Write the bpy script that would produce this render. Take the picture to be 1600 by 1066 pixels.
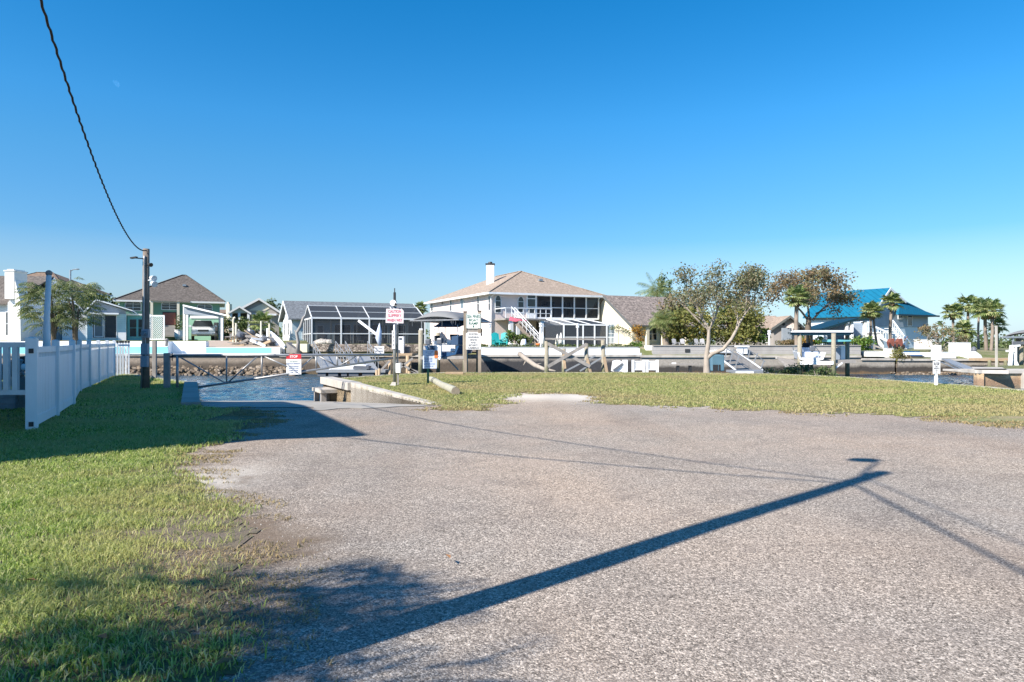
import bpy, math, random
import numpy as np
from mathutils import Vector, Matrix
R = math.radians
for o in list(bpy.data.objects): bpy.data.objects.remove(o)
SC = bpy.context.scene
COL = SC.collection
# ------------------------------------------------------------------ camera, world, sun, exposure
F, H0, E = 1067.0, 533.0, 1.55          # focal length in photo pixels, horizon row, eye height
cd = bpy.data.cameras.new('camera'); cam = bpy.data.objects.new('camera', cd); COL.objects.link(cam)
cd.sensor_width = 36; cd.lens = 36 * F / 1600; cd.clip_start = 0.05; cd.clip_end = 6000
cam.location = (0, 0, E); cam.rotation_euler = (R(90), 0, 0); SC.camera = cam
SX, SY, SEL = 0.757, 0.653, R(38.1)     # direction the sunlight travels over the ground, sun elevation
TE = math.tan(SEL)
w = bpy.data.worlds.new('World'); SC.world = w; w.use_nodes = True
nt = w.node_tree; nt.nodes.clear()
sky = nt.nodes.new('ShaderNodeTexSky'); sky.sky_type = 'NISHITA'; sky.sun_disc = False
sky.sun_elevation = SEL; sky.sun_rotation = math.atan2(-SX, -SY)
sky.air_density = 1.0; sky.dust_density = 0.15; sky.ozone_density = 3.0; sky.altitude = 0
hs = nt.nodes.new('ShaderNodeHueSaturation'); hs.inputs['Saturation'].default_value = 1.42
hs.inputs['Value'].default_value = 1.0
bg = nt.nodes.new('ShaderNodeBackground'); bg.inputs[1].default_value = 0.105
ow = nt.nodes.new('ShaderNodeOutputWorld')
tc = nt.nodes.new('ShaderNodeTexCoord'); sx = nt.nodes.new('ShaderNodeSeparateXYZ'); nt.links.new(tc.outputs['Generated'], sx.inputs[0])
mr = nt.nodes.new('ShaderNodeMapRange'); mr.inputs[1].default_value = 0.0; mr.inputs[2].default_value = 0.30; mr.inputs[3].default_value = 0.55; mr.inputs[4].default_value = 1.0; nt.links.new(sx.outputs[2], mr.inputs[0])
nt.links.new(mr.outputs[0], hs.inputs['Value'])
m2 = nt.nodes.new('ShaderNodeMapRange'); m2.inputs[1].default_value = 0.0; m2.inputs[2].default_value = 0.14; m2.inputs[3].default_value = 0.55; m2.inputs[4].default_value = 1.42; nt.links.new(sx.outputs[2], m2.inputs[0]); nt.links.new(m2.outputs[0], hs.inputs['Saturation'])
nt.links.new(sky.outputs[0], hs.inputs['Color']); mt_ = nt.nodes.new('ShaderNodeValToRGB'); mt_.color_ramp.elements[0].color = (0.66, 0.86, 1.10, 1); mt_.color_ramp.elements[1].position = 0.24; mt_.color_ramp.elements[1].color = (1, 1.01, 0.97, 1)
mt_.color_ramp.elements[0].position = 0.0; nt.links.new(sx.outputs[2], mt_.inputs[0])
mm = nt.nodes.new('ShaderNodeMix'); mm.data_type = 'RGBA'; mm.blend_type = 'MULTIPLY'; mm.inputs[0].default_value = 1; nt.links.new(hs.outputs[0], mm.inputs[6]); nt.links.new(mt_.outputs[0], mm.inputs[7])
nt.links.new(mm.outputs[2], bg.inputs[0]); nt.links.new(bg.outputs[0], ow.inputs[0])
sl = bpy.data.lights.new('sun', 'SUN'); sl.energy = 5.0; sl.angle = R(0.53); sl.color = (1.0, 0.92, 0.82)
sun = bpy.data.objects.new('sun', sl); COL.objects.link(sun)
sun.rotation_euler = Vector((SX*math.cos(SEL), SY*math.cos(SEL), -math.sin(SEL))).to_track_quat('-Z', 'Y').to_euler()
SC.view_settings.view_transform = 'Standard'; SC.view_settings.look = 'None'
SC.view_settings.exposure = 0.92; SC.view_settings.gamma = 1
# ------------------------------------------------------------------ helpers
def P(px, py, Y): return Vector(((px-800)/F*Y, Y, E-(py-H0)/F*Y))
def G(px, py, z=0.0): return P(px, py, (E-z)*F/(py-H0))
def V(*a): return Vector(a)
class MB:
    def __init__(s, fr=None): s.v = []; s.f = []; s.m = []; s.fr = fr; s.mi = 0
    def add(s, vs, fs):
        b = len(s.v)
        for p in vs:
            p = Vector(p); s.v.append(s.fr @ p if s.fr is not None else p)
        for q in fs: s.f.append([b+i for i in q]); s.m.append(s.mi)
        return s
    def box(s, p0, p1):
        x0, y0, z0 = [min(a, b) for a, b in zip(p0, p1)]; x1, y1, z1 = [max(a, b) for a, b in zip(p0, p1)]
        return s.add([(x0,y0,z0),(x1,y0,z0),(x1,y1,z0),(x0,y1,z0),(x0,y0,z1),(x1,y0,z1),(x1,y1,z1),(x0,y1,z1)],
                     [(0,3,2,1),(4,5,6,7),(0,1,5,4),(1,2,6,5),(2,3,7,6),(3,0,4,7)])
    def cbox(s, c, d): return s.box([a-b/2 for a, b in zip(c, d)], [a+b/2 for a, b in zip(c, d)])
    def beam(s, a, b, w, h=None, up=(0,0,1)):
        h = h or w; a = Vector(a); b = Vector(b); d = (b-a).normalized(); up = Vector(up)
        if abs(d.dot(up)) > .99: up = Vector((0,1,0))
        x = d.cross(up).normalized(); u = x.cross(d)
        vs = []
        for p in (a, b):
            for sx, su in ((-1,-1),(1,-1),(1,1),(-1,1)): vs.append(p+x*sx*w/2+u*su*h/2)
        return s.add(vs, [(0,1,2,3),(7,6,5,4),(0,4,5,1),(1,5,6,2),(2,6,7,3),(3,7,4,0)])
    def tube(s, pts, r, n=8, caps=True):
        pts = [Vector(p) for p in pts]; k = len(pts)
        rs = r if isinstance(r, (list, tuple)) else [r]*k
        vs = []; fs = []; ref = None
        for i, p in enumerate(pts):
            d = (pts[min(i+1, k-1)]-pts[max(i-1, 0)]).normalized()
            if ref is None: ref = d.orthogonal().normalized()
            ref = (ref-d*ref.dot(d)).normalized(); q = d.cross(ref)
            for j in range(n):
                a = 2*math.pi*j/n; vs.append(p+(ref*math.cos(a)+q*math.sin(a))*rs[i])
        for i in range(k-1):
            for j in range(n): fs.append((i*n+j, i*n+(j+1)%n, (i+1)*n+(j+1)%n, (i+1)*n+j))
        if caps: fs.append(tuple(range(n-1, -1, -1))); fs.append(tuple((k-1)*n+j for j in range(n)))
        return s.add(vs, fs)
    def poly(s, pts): return s.add(pts, [tuple(range(len(pts)))])
    def prism(s, pts, d):
        d = Vector(d); n = len(pts); a = [Vector(p) for p in pts]; b = [p+d for p in a]
        fs = [tuple(range(n)), tuple(range(2*n-1, n-1, -1))]+[(i, n+i, n+(i+1)%n, (i+1)%n) for i in range(n)]
        return s.add(a+b, fs)
    def ell(s, c, r, n=10, m=7, jit=0, rnd=random):
        vs = []; fs = []
        for i in range(m+1):
            t = math.pi*i/m
            for j in range(n):
                a = 2*math.pi*j/n; k = 1+(rnd.uniform(-jit, jit) if jit else 0)
                vs.append((c[0]+r[0]*math.sin(t)*math.cos(a)*k, c[1]+r[1]*math.sin(t)*math.sin(a)*k, c[2]+r[2]*math.cos(t)*k))
        for i in range(m):
            for j in range(n): fs.append((i*n+j, (i+1)*n+j, (i+1)*n+(j+1)%n, i*n+(j+1)%n))
        return s.add(vs, fs)
    def build(s, name, mat, parent=None, smooth=False, bevel=0, origin=None):
        if not s.v: return None
        if parent is None:
            n = len(s.v); o0 = origin or Vector((sum(p.x for p in s.v)/n, sum(p.y for p in s.v)/n, min(p.z for p in s.v)))
            inv = Matrix.Translation(-Vector(o0))
        else: inv = wm(parent).inverted()
        me = bpy.data.meshes.new(name)
        me.from_pydata([tuple(inv @ p) for p in s.v], [], s.f)
        mats = mat if isinstance(mat, (list, tuple)) else [mat]
        for m in mats: me.materials.append(m)
        if len(mats) > 1: me.polygons.foreach_set('material_index', s.m)
        if smooth: me.polygons.foreach_set('use_smooth', [True]*len(me.polygons))
        me.update()
        o = bpy.data.objects.new(name, me); COL.objects.link(o)
        if parent is None: o.location = o0
        else: o.parent = parent
        if bevel:
            b = o.modifiers.new('bevel', 'BEVEL'); b.width = bevel; b.segments = 2; b.limit_method = 'ANGLE'
        return o
def wm(o):
    m = o.matrix_basis.copy()
    while o.parent: o = o.parent; m = o.matrix_basis @ m
    return m
def tag(o, label=None, cat=None, group=None, kind=None):
    if label: o['label'] = label
    if cat: o['category'] = cat
    if group: o['group'] = group
    if kind: o['kind'] = kind
    return o
def T(name, label, cat, loc=(0,0,0), rz=0, group=None):
    o = bpy.data.objects.new(name, None); COL.objects.link(o); o.location = loc; o.rotation_euler = (0, 0, rz)
    o.empty_display_size = .3
    return tag(o, label, cat, group)
def dup(o, loc, label=None, rz=None, scale=None, parent=None):
    c = o.copy(); COL.objects.link(c)
    if parent is not None: c.parent = parent
    if loc is not None: c.location = loc
    if rz is not None: c.rotation_euler = (0, 0, rz)
    if scale is not None: c.scale = scale if isinstance(scale, (tuple, list)) else (scale,)*3
    if label: c['label'] = label
    for ch in list(KIDS(o)): dup(ch, None, parent=c)
    return c
def KIDS(o): return [x for x in COL.objects if x.parent is o]
def frame(loc, yaw): return Matrix.Translation(Vector(loc)) @ Matrix.Rotation(yaw, 4, 'Z')
class Wall:      # a vertical plane through loc running at yaw: turns photo pixels into local (x, z)
    def __init__(s, loc, yaw): s.l = Vector(loc); s.c = math.cos(yaw); s.s = math.sin(yaw)
    def x(s, px): t = (px-800)/F; return (t*s.l.y-s.l.x)/(s.c-t*s.s)
    def z(s, px, py): Y = s.l.y+s.x(px)*s.s; return E-(py-H0)/F*Y-s.l.z
    def at(s, px, py): return s.x(px), s.z(px, py)
# ------------------------------------------------------------------ materials
def newmat(name):
    m = bpy.data.materials.new(name); m.use_nodes = True; t = m.node_tree
    return m, t, t.nodes['Principled BSDF'], t.nodes['Material Output']
def N(t, k, **kw):
    n = t.nodes.new(k)
    for a, b in kw.items():
        if a in n.inputs.keys(): n.inputs[a].default_value = b
        else: setattr(n, a, b)
    return n
def pos(t, scale=(1,1,1)):
    g = t.nodes.new('ShaderNodeNewGeometry'); m = t.nodes.new('ShaderNodeVectorMath'); m.operation = 'MULTIPLY'
    m.inputs[1].default_value = scale; t.links.new(g.outputs['Position'], m.inputs[0]); return m.outputs[0]
def ramp(t, src, stops):
    r = t.nodes.new('ShaderNodeValToRGB'); e = r.color_ramp.elements
    while len(e) < len(stops): e.new(0.5)
    for i, (p, c) in enumerate(stops):
        e[i].position = p; e[i].color = (c, c, c, 1) if isinstance(c, (int, float)) else (*c, 1)
    t.links.new(src, r.inputs[0]); return r.outputs[0]
def mix(t, fac, a, b, mode='MIX'):
    m = t.nodes.new('ShaderNodeMix'); m.data_type = 'RGBA'; m.blend_type = mode
    for i, s in ((0, fac), (6, a), (7, b)):
        if hasattr(s, 'links'): t.links.new(s, m.inputs[i])
        elif i == 0: m.inputs[0].default_value = s
        else: m.inputs[i].default_value = (*s, 1)
    return m.outputs[2]
def noise(t, scale, detail=4, vec=None, rough=.5):
    n = t.nodes.new('ShaderNodeTexNoise'); n.inputs['Scale'].default_value = scale; n.inputs['Detail'].default_value = detail
    n.inputs['Roughness'].default_value = rough
    t.links.new(vec if vec is not None else pos(t), n.inputs['Vector']); return n.outputs['Fac']
def bump(t, b, h, strength=.3, dist=.01):
    n = t.nodes.new('ShaderNodeBump'); n.inputs['Strength'].default_value = strength; n.inputs['Distance'].default_value = dist
    t.links.new(h, n.inputs['Height']); t.links.new(n.outputs[0], b.inputs['Normal'])
def M(name, col, rough=.6, var=.18, sc=1.5, bs=.25, bsc=30, metal=0, dirt=None, spec=.5):
    m, t, b, o = newmat(name)
    n1 = noise(t, sc, 6); n2 = noise(t, sc*9, 3)
    dark = tuple(c*(1-var) for c in col); lite = tuple(min(1, c*(1+var*.6)) for c in col)
    c = mix(t, ramp(t, n1, [(.3, 0.0), (.7, 1.0)]), dark, lite)
    c = mix(t, .35, c, mix(t, n2, dark, lite))
    if dirt: c = mix(t, ramp(t, noise(t, sc*.7, 8, pos(t, (1, 1, .35))), [(.5, 0.0), (.75, dirt[1])]), c, dirt[0])
    t.links.new(c, b.inputs['Base Color']); b.inputs['Roughness'].default_value = rough; b.inputs['Metallic'].default_value = metal
    b.inputs['Specular IOR Level'].default_value = spec
    if bs: bump(t, b, noise(t, bsc, 4), bs)
    return m
def M_isl(name, cols, rough=.7, trans=.0, var2=None, psc=.5):   # a colour per blade / leaf / stone
    m, t, b, o = newmat(name)
    g = t.nodes.new('ShaderNodeNewGeometry'); k = len(cols)
    c = ramp(t, g.outputs['Random Per Island'], [((i+.5)/k, c) for i, c in enumerate(cols)])
    if var2: c = mix(t, ramp(t, noise(t, psc, 5), [(.42, 0.0), (.62, 1.0)]), c, mix(t, .75, c, var2))
    t.links.new(c, b.inputs['Base Color']); b.inputs['Roughness'].default_value = rough
    b.inputs['Specular IOR Level'].default_value = .3
    if trans:
        tr = t.nodes.new('ShaderNodeBsdfTranslucent'); t.links.new(c, tr.inputs[0]); ms = t.nodes.new('ShaderNodeMixShader'); ms.inputs[0].default_value = trans
        t.links.new(b.outputs[0], ms.inputs[1]); t.links.new(tr.outputs[0], ms.inputs[2]); t.links.new(ms.outputs[0], o.inputs[0])
    return m
def M_screen(name, col, op):
    m, t, b, o = newmat(name)
    b.inputs['Base Color'].default_value = (*col, 1); b.inputs['Roughness'].default_value = .8
    tr = t.nodes.new('ShaderNodeBsdfTransparent'); ms = t.nodes.new('ShaderNodeMixShader'); ms.inputs[0].default_value = op
    t.links.new(tr.outputs[0], ms.inputs[1]); t.links.new(b.outputs[0], ms.inputs[2]); t.links.new(ms.outputs[0], o.inputs[0]); return m
def M_shingle(name, c1, c2, c3, yaw=0):
    m, t, b, o = newmat(name)
    mp = t.nodes.new('ShaderNodeMapping'); mp.inputs['Rotation'].default_value = (0, 0, -yaw)
    t.links.new(pos(t), mp.inputs['Vector'])
    sep = t.nodes.new('ShaderNodeSeparateXYZ'); t.links.new(mp.outputs[0], sep.inputs[0])
    cb = t.nodes.new('ShaderNodeCombineXYZ'); ad = t.nodes.new('ShaderNodeMath'); ad.operation = 'ADD'
    t.links.new(sep.outputs[0], ad.inputs[0]); t.links.new(sep.outputs[1], ad.inputs[1])
    t.links.new(ad.outputs[0], cb.inputs[0]); t.links.new(sep.outputs[2], cb.inputs[1])
    br = N(t, 'ShaderNodeTexBrick'); br.inputs['Scale'].default_value = 3.2; br.inputs['Mortar Size'].default_value = .012
    br.inputs['Row Height'].default_value = .19; br.inputs['Brick Width'].default_value = .9
    br.inputs['Color1'].default_value = (*c1, 1); br.inputs['Color2'].default_value = (*c2, 1); br.inputs['Mortar'].default_value = (*[x*.6 for x in c1], 1)
    t.links.new(cb.outputs[0], br.inputs['Vector'])
    c = mix(t, ramp(t, noise(t, 4.5, 8, rough=.8), [(.44, 0.0), (.56, 1.0)]), br.outputs['Color'], [x*.72 for x in c3])
    c = mix(t, ramp(t, noise(t, .3, 4, pos(t, (1, 1, .4))), [(.45, 0.0), (.7, .45)]), c, [x*.72 for x in c1])
    t.links.new(c, b.inputs['Base Color']); b.inputs['Roughness'].default_value = .9
    bump(t, b, br.outputs['Fac'], .4, -.02); return m
def M_lines(name, col, period, axis='z', depth=.5, rough=.6, var=.12, dirt=None, groove=.75):  # siding, boards, block courses
    m, t, b, o = newmat(name)
    sc = {'z': (0, 0, 1/period), 'x': (1/period, 0, 0), 'xy': (.8/period, .6/period, 0), 'y': (0, 1/period, 0)}[axis]
    v = pos(t, sc); sep = t.nodes.new('ShaderNodeSeparateXYZ'); t.links.new(v, sep.inputs[0])
    a1 = t.nodes.new('ShaderNodeMath'); a1.operation = 'ADD'; t.links.new(sep.outputs[0], a1.inputs[0]); t.links.new(sep.outputs[1], a1.inputs[1])
    a2 = t.nodes.new('ShaderNodeMath'); a2.operation = 'ADD'; t.links.new(a1.outputs[0], a2.inputs[0]); t.links.new(sep.outputs[2], a2.inputs[1])
    fr = t.nodes.new('ShaderNodeMath'); fr.operation = 'FRACT'; t.links.new(a2.outputs[0], fr.inputs[0])
    g = ramp(t, fr.outputs[0], [(0.0, 0.0), (.1, 1.0), (.9, 1.0), (1.0, 0.0)])
    c = mix(t, ramp(t, noise(t, 1.2, 6), [(.3, 0.0), (.7, 1.0)]), [x*(1-var) for x in col], [min(1, x*(1+var*.5)) for x in col])
    if dirt: c = mix(t, ramp(t, noise(t, 1.1, 8, pos(t, (1, 1, .3))), [(.48, 0.0), (.72, dirt[1])]), c, dirt[0])
    c = mix(t, g, mix(t, 1.0, c, (groove,)*3, 'MULTIPLY'), c)
    t.links.new(c, b.inputs['Base Color']); b.inputs['Roughness'].default_value = rough
    bump(t, b, g, depth, .02); return m
def M_seawall(name, top, mid, low, z0, z1, z2):   # algae and oyster bands of a tidal wall
    m, t, b, o = newmat(name)
    sep = t.nodes.new('ShaderNodeSeparateXYZ'); t.links.new(pos(t), sep.inputs[0])
    n = noise(t, 1.3, 8, pos(t, (1, 1, .5)), .7)
    ma = t.nodes.new('ShaderNodeMath'); ma.operation = 'MULTIPLY_ADD'; ma.inputs[1].default_value = .55; t.links.new(n, ma.inputs[0]); t.links.new(sep.outputs[2], ma.inputs[2])
    mr = t.nodes.new('ShaderNodeMapRange'); mr.inputs[1].default_value = -1.2+.27; mr.inputs[2].default_value = z2+.27; t.links.new(ma.outputs[0], mr.inputs[0])
    k = lambda z: (z+1.2)/(z2+1.2)
    c = ramp(t, mr.outputs[0], [(0.0, low), (max(0, k(z0)-.06), low), (k(z0)+.05, mid), (k(z1)-.05, mid), (min(.99, k(z1)+.12), top)])
    c2 = ramp(t, noise(t, 9, 8, rough=.8), [(.3, .55), (.7, 1.25)])
    c = mix(t, .7, c, mix(t, 1.0, c, c2, 'MULTIPLY'))
    t.links.new(c, b.inputs['Base Color']); b.inputs['Roughness'].default_value = .85
    bump(t, b, noise(t, 11, 8, rough=.8), .8, .06); return m
mt = {}
mt['white'] = M('white_vinyl', (.84,.86,.88), .42, .05, 2, .05, 20, dirt=((.50,.51,.48), .5))
mt['whitew'] = M('white_stucco', (.80,.79,.76), .8, .06, 1, .3, 40, dirt=((.6,.58,.53), .3))
mt['wframe'] = M('white_aluminium', (.72,.74,.76), .4, .05, 2, 0)
mt['gframe'] = M('grey_aluminium', (.42,.44,.46), .35, .15, 3, .05, 30, metal=.6)
mt['galv'] = M('galvanized_steel', (.36,.37,.38), .45, .25, 6, .1, 30, metal=.5, dirt=((.22,.15,.1), .4))
mt['alu'] = M('aluminium_deck', (.30,.315,.33), .5, .1, 3, .1, 20, metal=.3)
mt['dark'] = M('dark_metal', (.03,.032,.035), .5, .2, 3, .1)
mt['rubber'] = M('rubber', (.02,.02,.022), .8, .2, 4, .1)
mt['glass'] = M('window_glass', (.022,.028,.036), .08, .3, .6, 0, spec=.8)
mt['glassl'] = M('window_glass_pale', (.16,.21,.25), .1, .3, .6, 0, spec=.8)
mt['wood'] = M_lines('weathered_wood', (.30,.25,.20), .22, 'z', .1, .85, .3, dirt=((.12,.10,.08), .6), groove=.93)
mt['piling'] = M_seawall('piling_wood', (.33,.30,.23), (.17,.17,.10), (.05,.045,.04), -.7, .1, 1.2)
mt['wood_new'] = M('tan_lumber', (.42,.31,.20), .8, .25, 4, .2, 30, dirt=((.2,.16,.12), .5))
mt['wood_grey'] = M('grey_lumber', (.30,.28,.26), .85, .25, 5, .3, 30, dirt=((.14,.12,.1), .5))
mt['pole'] = M('creosote_pole', (.20,.165,.135), .85, .35, 6, .4, 30)
mt['conc'] = M('weathered_concrete', (.34,.32,.285), .9, .16, 1.2, .5, 25, dirt=((.2,.18,.15), .6))
mt['concl'] = M('pale_concrete', (.46,.43,.385), .9, .18, 2.2, .5, 25, dirt=((.17,.145,.12), .7))
mt['brickg'] = M('block', (.33,.33,.34), .9, .2, 6, .4, 25)
mt['teal'] = M('teal_paint', (.20,.55,.60), .55, .07, 1.5, .1, dirt=((.3,.5,.5), .3))
mt['green_wall'] = M('green_stucco', (.19,.36,.26), .8, .1, 1, .2)
mt['aqua_wall'] = M_lines('aqua_siding', (.42,.62,.68), .18, 'z', .3)
mt['aqua_trim'] = M('aqua_trim', (.14,.44,.49), .5, .05)
mt['white_sid'] = M_lines('white_siding', (.76,.78,.80), .16, 'z', .35, groove=.82)
mt['shade_blue_sid'] = M_lines('shade_blue_siding', (.42,.54,.62), .16, 'z', .35, groove=.82)  # shaded counterpart of the white siding, shade put into the blue tone
mt['tan_wall'] = M('tan_stucco', (.74,.63,.59), .85, .07, .8, .3, 40)
mt['beige_sid'] = M_lines('beige_siding', (.36,.33,.29), .2, 'z', .3)
mt['cream'] = M('cream_stucco', (.72,.66,.52), .85, .06, .8, .3, 40)
mt['grey_wall'] = M('grey_stucco', (.33,.31,.30), .85, .08)
mt['bluehouse_hi'] = M_lines('shade_grey_siding', (.30,.37,.45), .2, 'z', .3)  # grey-blue tone carries the shade of walls turned from the sun
mt['bluehouse_lo'] = M('pale_blue_block', (.55,.66,.76), .85, .06)
mt['shin_grey'] = M_shingle('grey_shingle', (.135,.115,.10), (.19,.165,.145), (.10,.085,.075), 0)
mt['shin_tan'] = M_shingle('tan_shingle', (.40,.315,.245), (.48,.38,.30), (.31,.245,.19), R(28))
mt['shin_brown'] = M_shingle('brown_shingle', (.27,.22,.19), (.42,.35,.31), (.15,.125,.11), R(28))
mt['shin_blue'] = M_shingle('slate_shingle', (.17,.19,.21), (.21,.23,.25), (.13,.145,.16), R(28))
mt['shin_rust'] = M_shingle('brown_red_shingle', (.24,.17,.12), (.29,.20,.145), (.17,.12,.09), 0)
mt['roof_teal'] = M_lines('teal_metal_roof', (.010,.14,.24), .4, 'x', .8, .35, .1, groove=.6)
mt['fascia'] = M('fascia_white', (.70,.70,.68), .6, .05)
mt['fascia_d'] = M('fascia_dark', (.12,.13,.13), .6, .05)
mt['teal_dark'] = M('teal_trim', (.004,.028,.045), .5, .05)
mt['screen'] = M_screen('insect_screen', (.018,.022,.03), .82)
mt['screen_r'] = M_screen('roof_screen', (.03,.038,.05), .8)
mt['canvas'] = M('grey_canvas', (.19,.195,.20), .8, .12, 1.5, .2, 10)
mt['canvas_b'] = M('navy_canvas', (.03,.07,.14), .8, .15, 2, .3, 12)
mt['gel'] = M('white_gelcoat', (.78,.79,.80), .25, .04, 2, 0)
mt['gel_b'] = M('blue_gelcoat', (.03,.08,.17), .2, .04, 2, 0)
mt['engine'] = M('engine_cowl', (.12,.13,.15), .3, .1, 3, 0)
mt['carp'] = M('silver_paint', (.72,.74,.76), .3, .03, 2, 0, metal=.3)
mt['headl'] = M('headlight_glass', (.45,.5,.55), .1, .1, 8, 0)
mt['chrome'] = M('chrome', (.55,.56,.58), .2, .05, 8, 0, metal=.9)
mt['red'] = M('sign_red', (.55,.03,.04), .5, .05, 5, 0)
mt['redl'] = M('letter_red', (.48,.05,.10), .6, .05, 5, 0)
mt['redcart'] = M('rusty_red_paint', (.22,.075,.055), .6, .25, 5, .2)
mt['signw'] = M('sign_white', (.80,.80,.80), .5, .04, 5, 0, dirt=((.6,.62,.64), .4))
mt['signp'] = M('sign_pale_pink', (.74,.66,.70), .5, .05, 5, 0)
mt['signb'] = M('sign_pale_blue', (.56,.64,.80), .5, .06, 6, 0, dirt=((.35,.42,.55), .5))
mt['inkg'] = M('ink_green', (.01,.12,.09), .6, .05, 5, 0)
mt['ink'] = M('ink_dark', (.03,.035,.06), .6, .05, 5, 0)
mt['inkb'] = M('ink_blue', (.06,.13,.30), .6, .05, 5, 0)
mt['orange'] = M('orange_plastic', (.75,.20,.05), .5, .1, 5, .1)
mt['postg'] = M('green_post', (.02,.13,.07), .6, .15, 5, .1)
mt['tealp'] = M('teal_plastic', (.02,.35,.36), .45, .1, 3, 0)
mt['bluebox'] = M('blue_green_fibreglass', (.10,.20,.27), .5, .15, 2, .1)
mt['log'] = M('grey_log', (.36,.35,.28), .9, .25, 5, .6, 20, dirt=((.20,.22,.15), .6))
mt['logend'] = M('log_end', (.30,.25,.19), .9, .3, 12, .5, 30)
mt['bark'] = M('tree_bark', (.36,.31,.26), .9, .25, 4, .6, 25, dirt=((.2,.17,.14), .5))
mt['barkd'] = M('dark_bark', (.14,.115,.09), .9, .25, 4, .6, 25)
mt['barkp'] = M_lines('palm_bark', (.27,.22,.18), .11, 'z', .8, .9, .3, groove=.7)
def M_stone(name, cols, sc):
    m, t, b, o = newmat(name); v = N(t, 'ShaderNodeTexVoronoi', Scale=sc); t.links.new(pos(t, (1, 1, 1.7)), v.inputs['Vector']); e = N(t, 'ShaderNodeTexVoronoi', Scale=sc); e.feature = 'DISTANCE_TO_EDGE'; t.links.new(pos(t, (1, 1, 1.7)), e.inputs['Vector'])
    s = t.nodes.new('ShaderNodeSeparateColor'); t.links.new(v.outputs['Color'], s.inputs[0]); c = ramp(t, s.outputs[0], [((i+.5)/len(cols), q) for i, q in enumerate(cols)])
    c = mix(t, ramp(t, e.outputs['Distance'], [(.02, 0.0), (.09, 1.0)]), (.06,.05,.04), c); c = mix(t, .5, c, mix(t, 1.0, c, ramp(t, noise(t, 14, 5), [(.3, .5), (.7, 1.4)]), 'MULTIPLY'))
    t.links.new(c, b.inputs['Base Color']); b.inputs['Roughness'].default_value = .9; bump(t, b, e.outputs['Distance'], .8, .08); return m
mt['stone'] = M_stone('fieldstone', [(.16,.13,.11), (.30,.25,.21), (.22,.18,.16), (.38,.33,.28)], 3.2)
mt['riprap'] = M_isl('riprap_stone', [(.09,.07,.05), (.19,.15,.11), (.30,.25,.20), (.13,.10,.075), (.22,.17,.12)], .9)
mt['sw_far'] = M_seawall('seawall_concrete', (.27,.225,.18), (.10,.08,.062), (.12,.09,.055), -.75, -.15, .5)
mt['sw_shade'] = M_seawall('shade_dark_seawall', (.30,.27,.24), (.045,.045,.05), (.04,.036,.03), -.72, .0, .5)  # albedo darkened to stand for shade on this wall, over the tidal bands
mt['sw_right2'] = M_seawall('banded_seawall', (.34,.31,.27), (.055,.048,.042), (.17,.11,.06), -.82, -.42, .3)
mt['sw_right'] = M_seawall('rusty_seawall', (.50,.36,.22), (.30,.20,.13), (.22,.17,.12), -.85, -.5, .1)
mt['sw_near'] = M_seawall('near_seawall', (.42,.33,.22), (.30,.22,.13), (.16,.12,.07), -.9, -.6, .1)
mt['blockwall'] = M_lines('grey_block_wall', (.36,.35,.34), .2, 'z', .5, .9, .1, dirt=((.22,.21,.2), .5), groove=.7)
# plants
mt['palmleaf'] = M_isl('palm_leaf', [(.12,.18,.06), (.23,.30,.10), (.36,.42,.17), (.48,.47,.24), (.18,.25,.08)], .45, .45)
mt['palmdead'] = M_isl('palm_skirt', [(.25,.18,.10), (.18,.13,.08)], .8)
mt['leafdark'] = M_isl('leaf_dark', [(.05,.085,.03), (.08,.12,.035), (.12,.16,.05), (.16,.19,.06)], .5, .3)
mt['leafmix'] = M_isl('leaf_olive_brown', [(.13,.16,.06), (.22,.22,.10), (.28,.23,.13), (.33,.22,.12), (.13,.17,.07), (.24,.27,.18)], .6, .4, (.30,.20,.12), .3)
mt['leafsparse'] = M_isl('leaf_sparse', [(.16,.18,.08), (.26,.26,.15), (.30,.22,.13), (.20,.22,.12), (.34,.33,.24), (.14,.17,.07)], .6, .4)
mt['leafgrape'] = M_isl('leaf_yellow_green', [(.14,.18,.05), (.27,.27,.07), (.38,.33,.09), (.42,.33,.12), (.13,.16,.05)], .5, .45, (.24,.25,.08), .4)
mt['leafbright'] = M_isl('leaf_bright', [(.10,.20,.03), (.15,.26,.05), (.08,.15,.03), (.22,.28,.07)], .5, .3)
mt['leaforange'] = M_isl('leaf_orange', [(.42,.22,.04), (.36,.17,.04), (.25,.2,.05), (.5,.28,.06)], .6, .3)
mt['leafman'] = M_isl('leaf_mangrove', [(.05,.09,.03), (.10,.14,.05), (.15,.18,.08), (.08,.11,.04)], .5, .2)
mt['leafpinn'] = M_isl('leaf_feather', [(.09,.14,.04), (.17,.22,.07), (.30,.33,.15), (.12,.17,.05), (.40,.41,.24)], .5, .4)
mt['blade'] = M_isl('grass_blade', [(.08,.16,.02), (.24,.36,.06), (.38,.50,.11), (.55,.62,.23), (.28,.40,.07), (.66,.63,.34)], .5, .5, (.52,.48,.20), .5)
mt['blade_r'] = M_isl('grass_blade_dry', [(.22,.28,.08), (.36,.39,.13), (.46,.45,.19), (.29,.33,.11), (.54,.47,.25)], .6, .4, (.46,.38,.20), .3)
mt['straw'] = M_isl('straw_blade', [(.38,.29,.15), (.30,.22,.11), (.25,.22,.09), (.42,.34,.20)], .7, .3)
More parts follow.
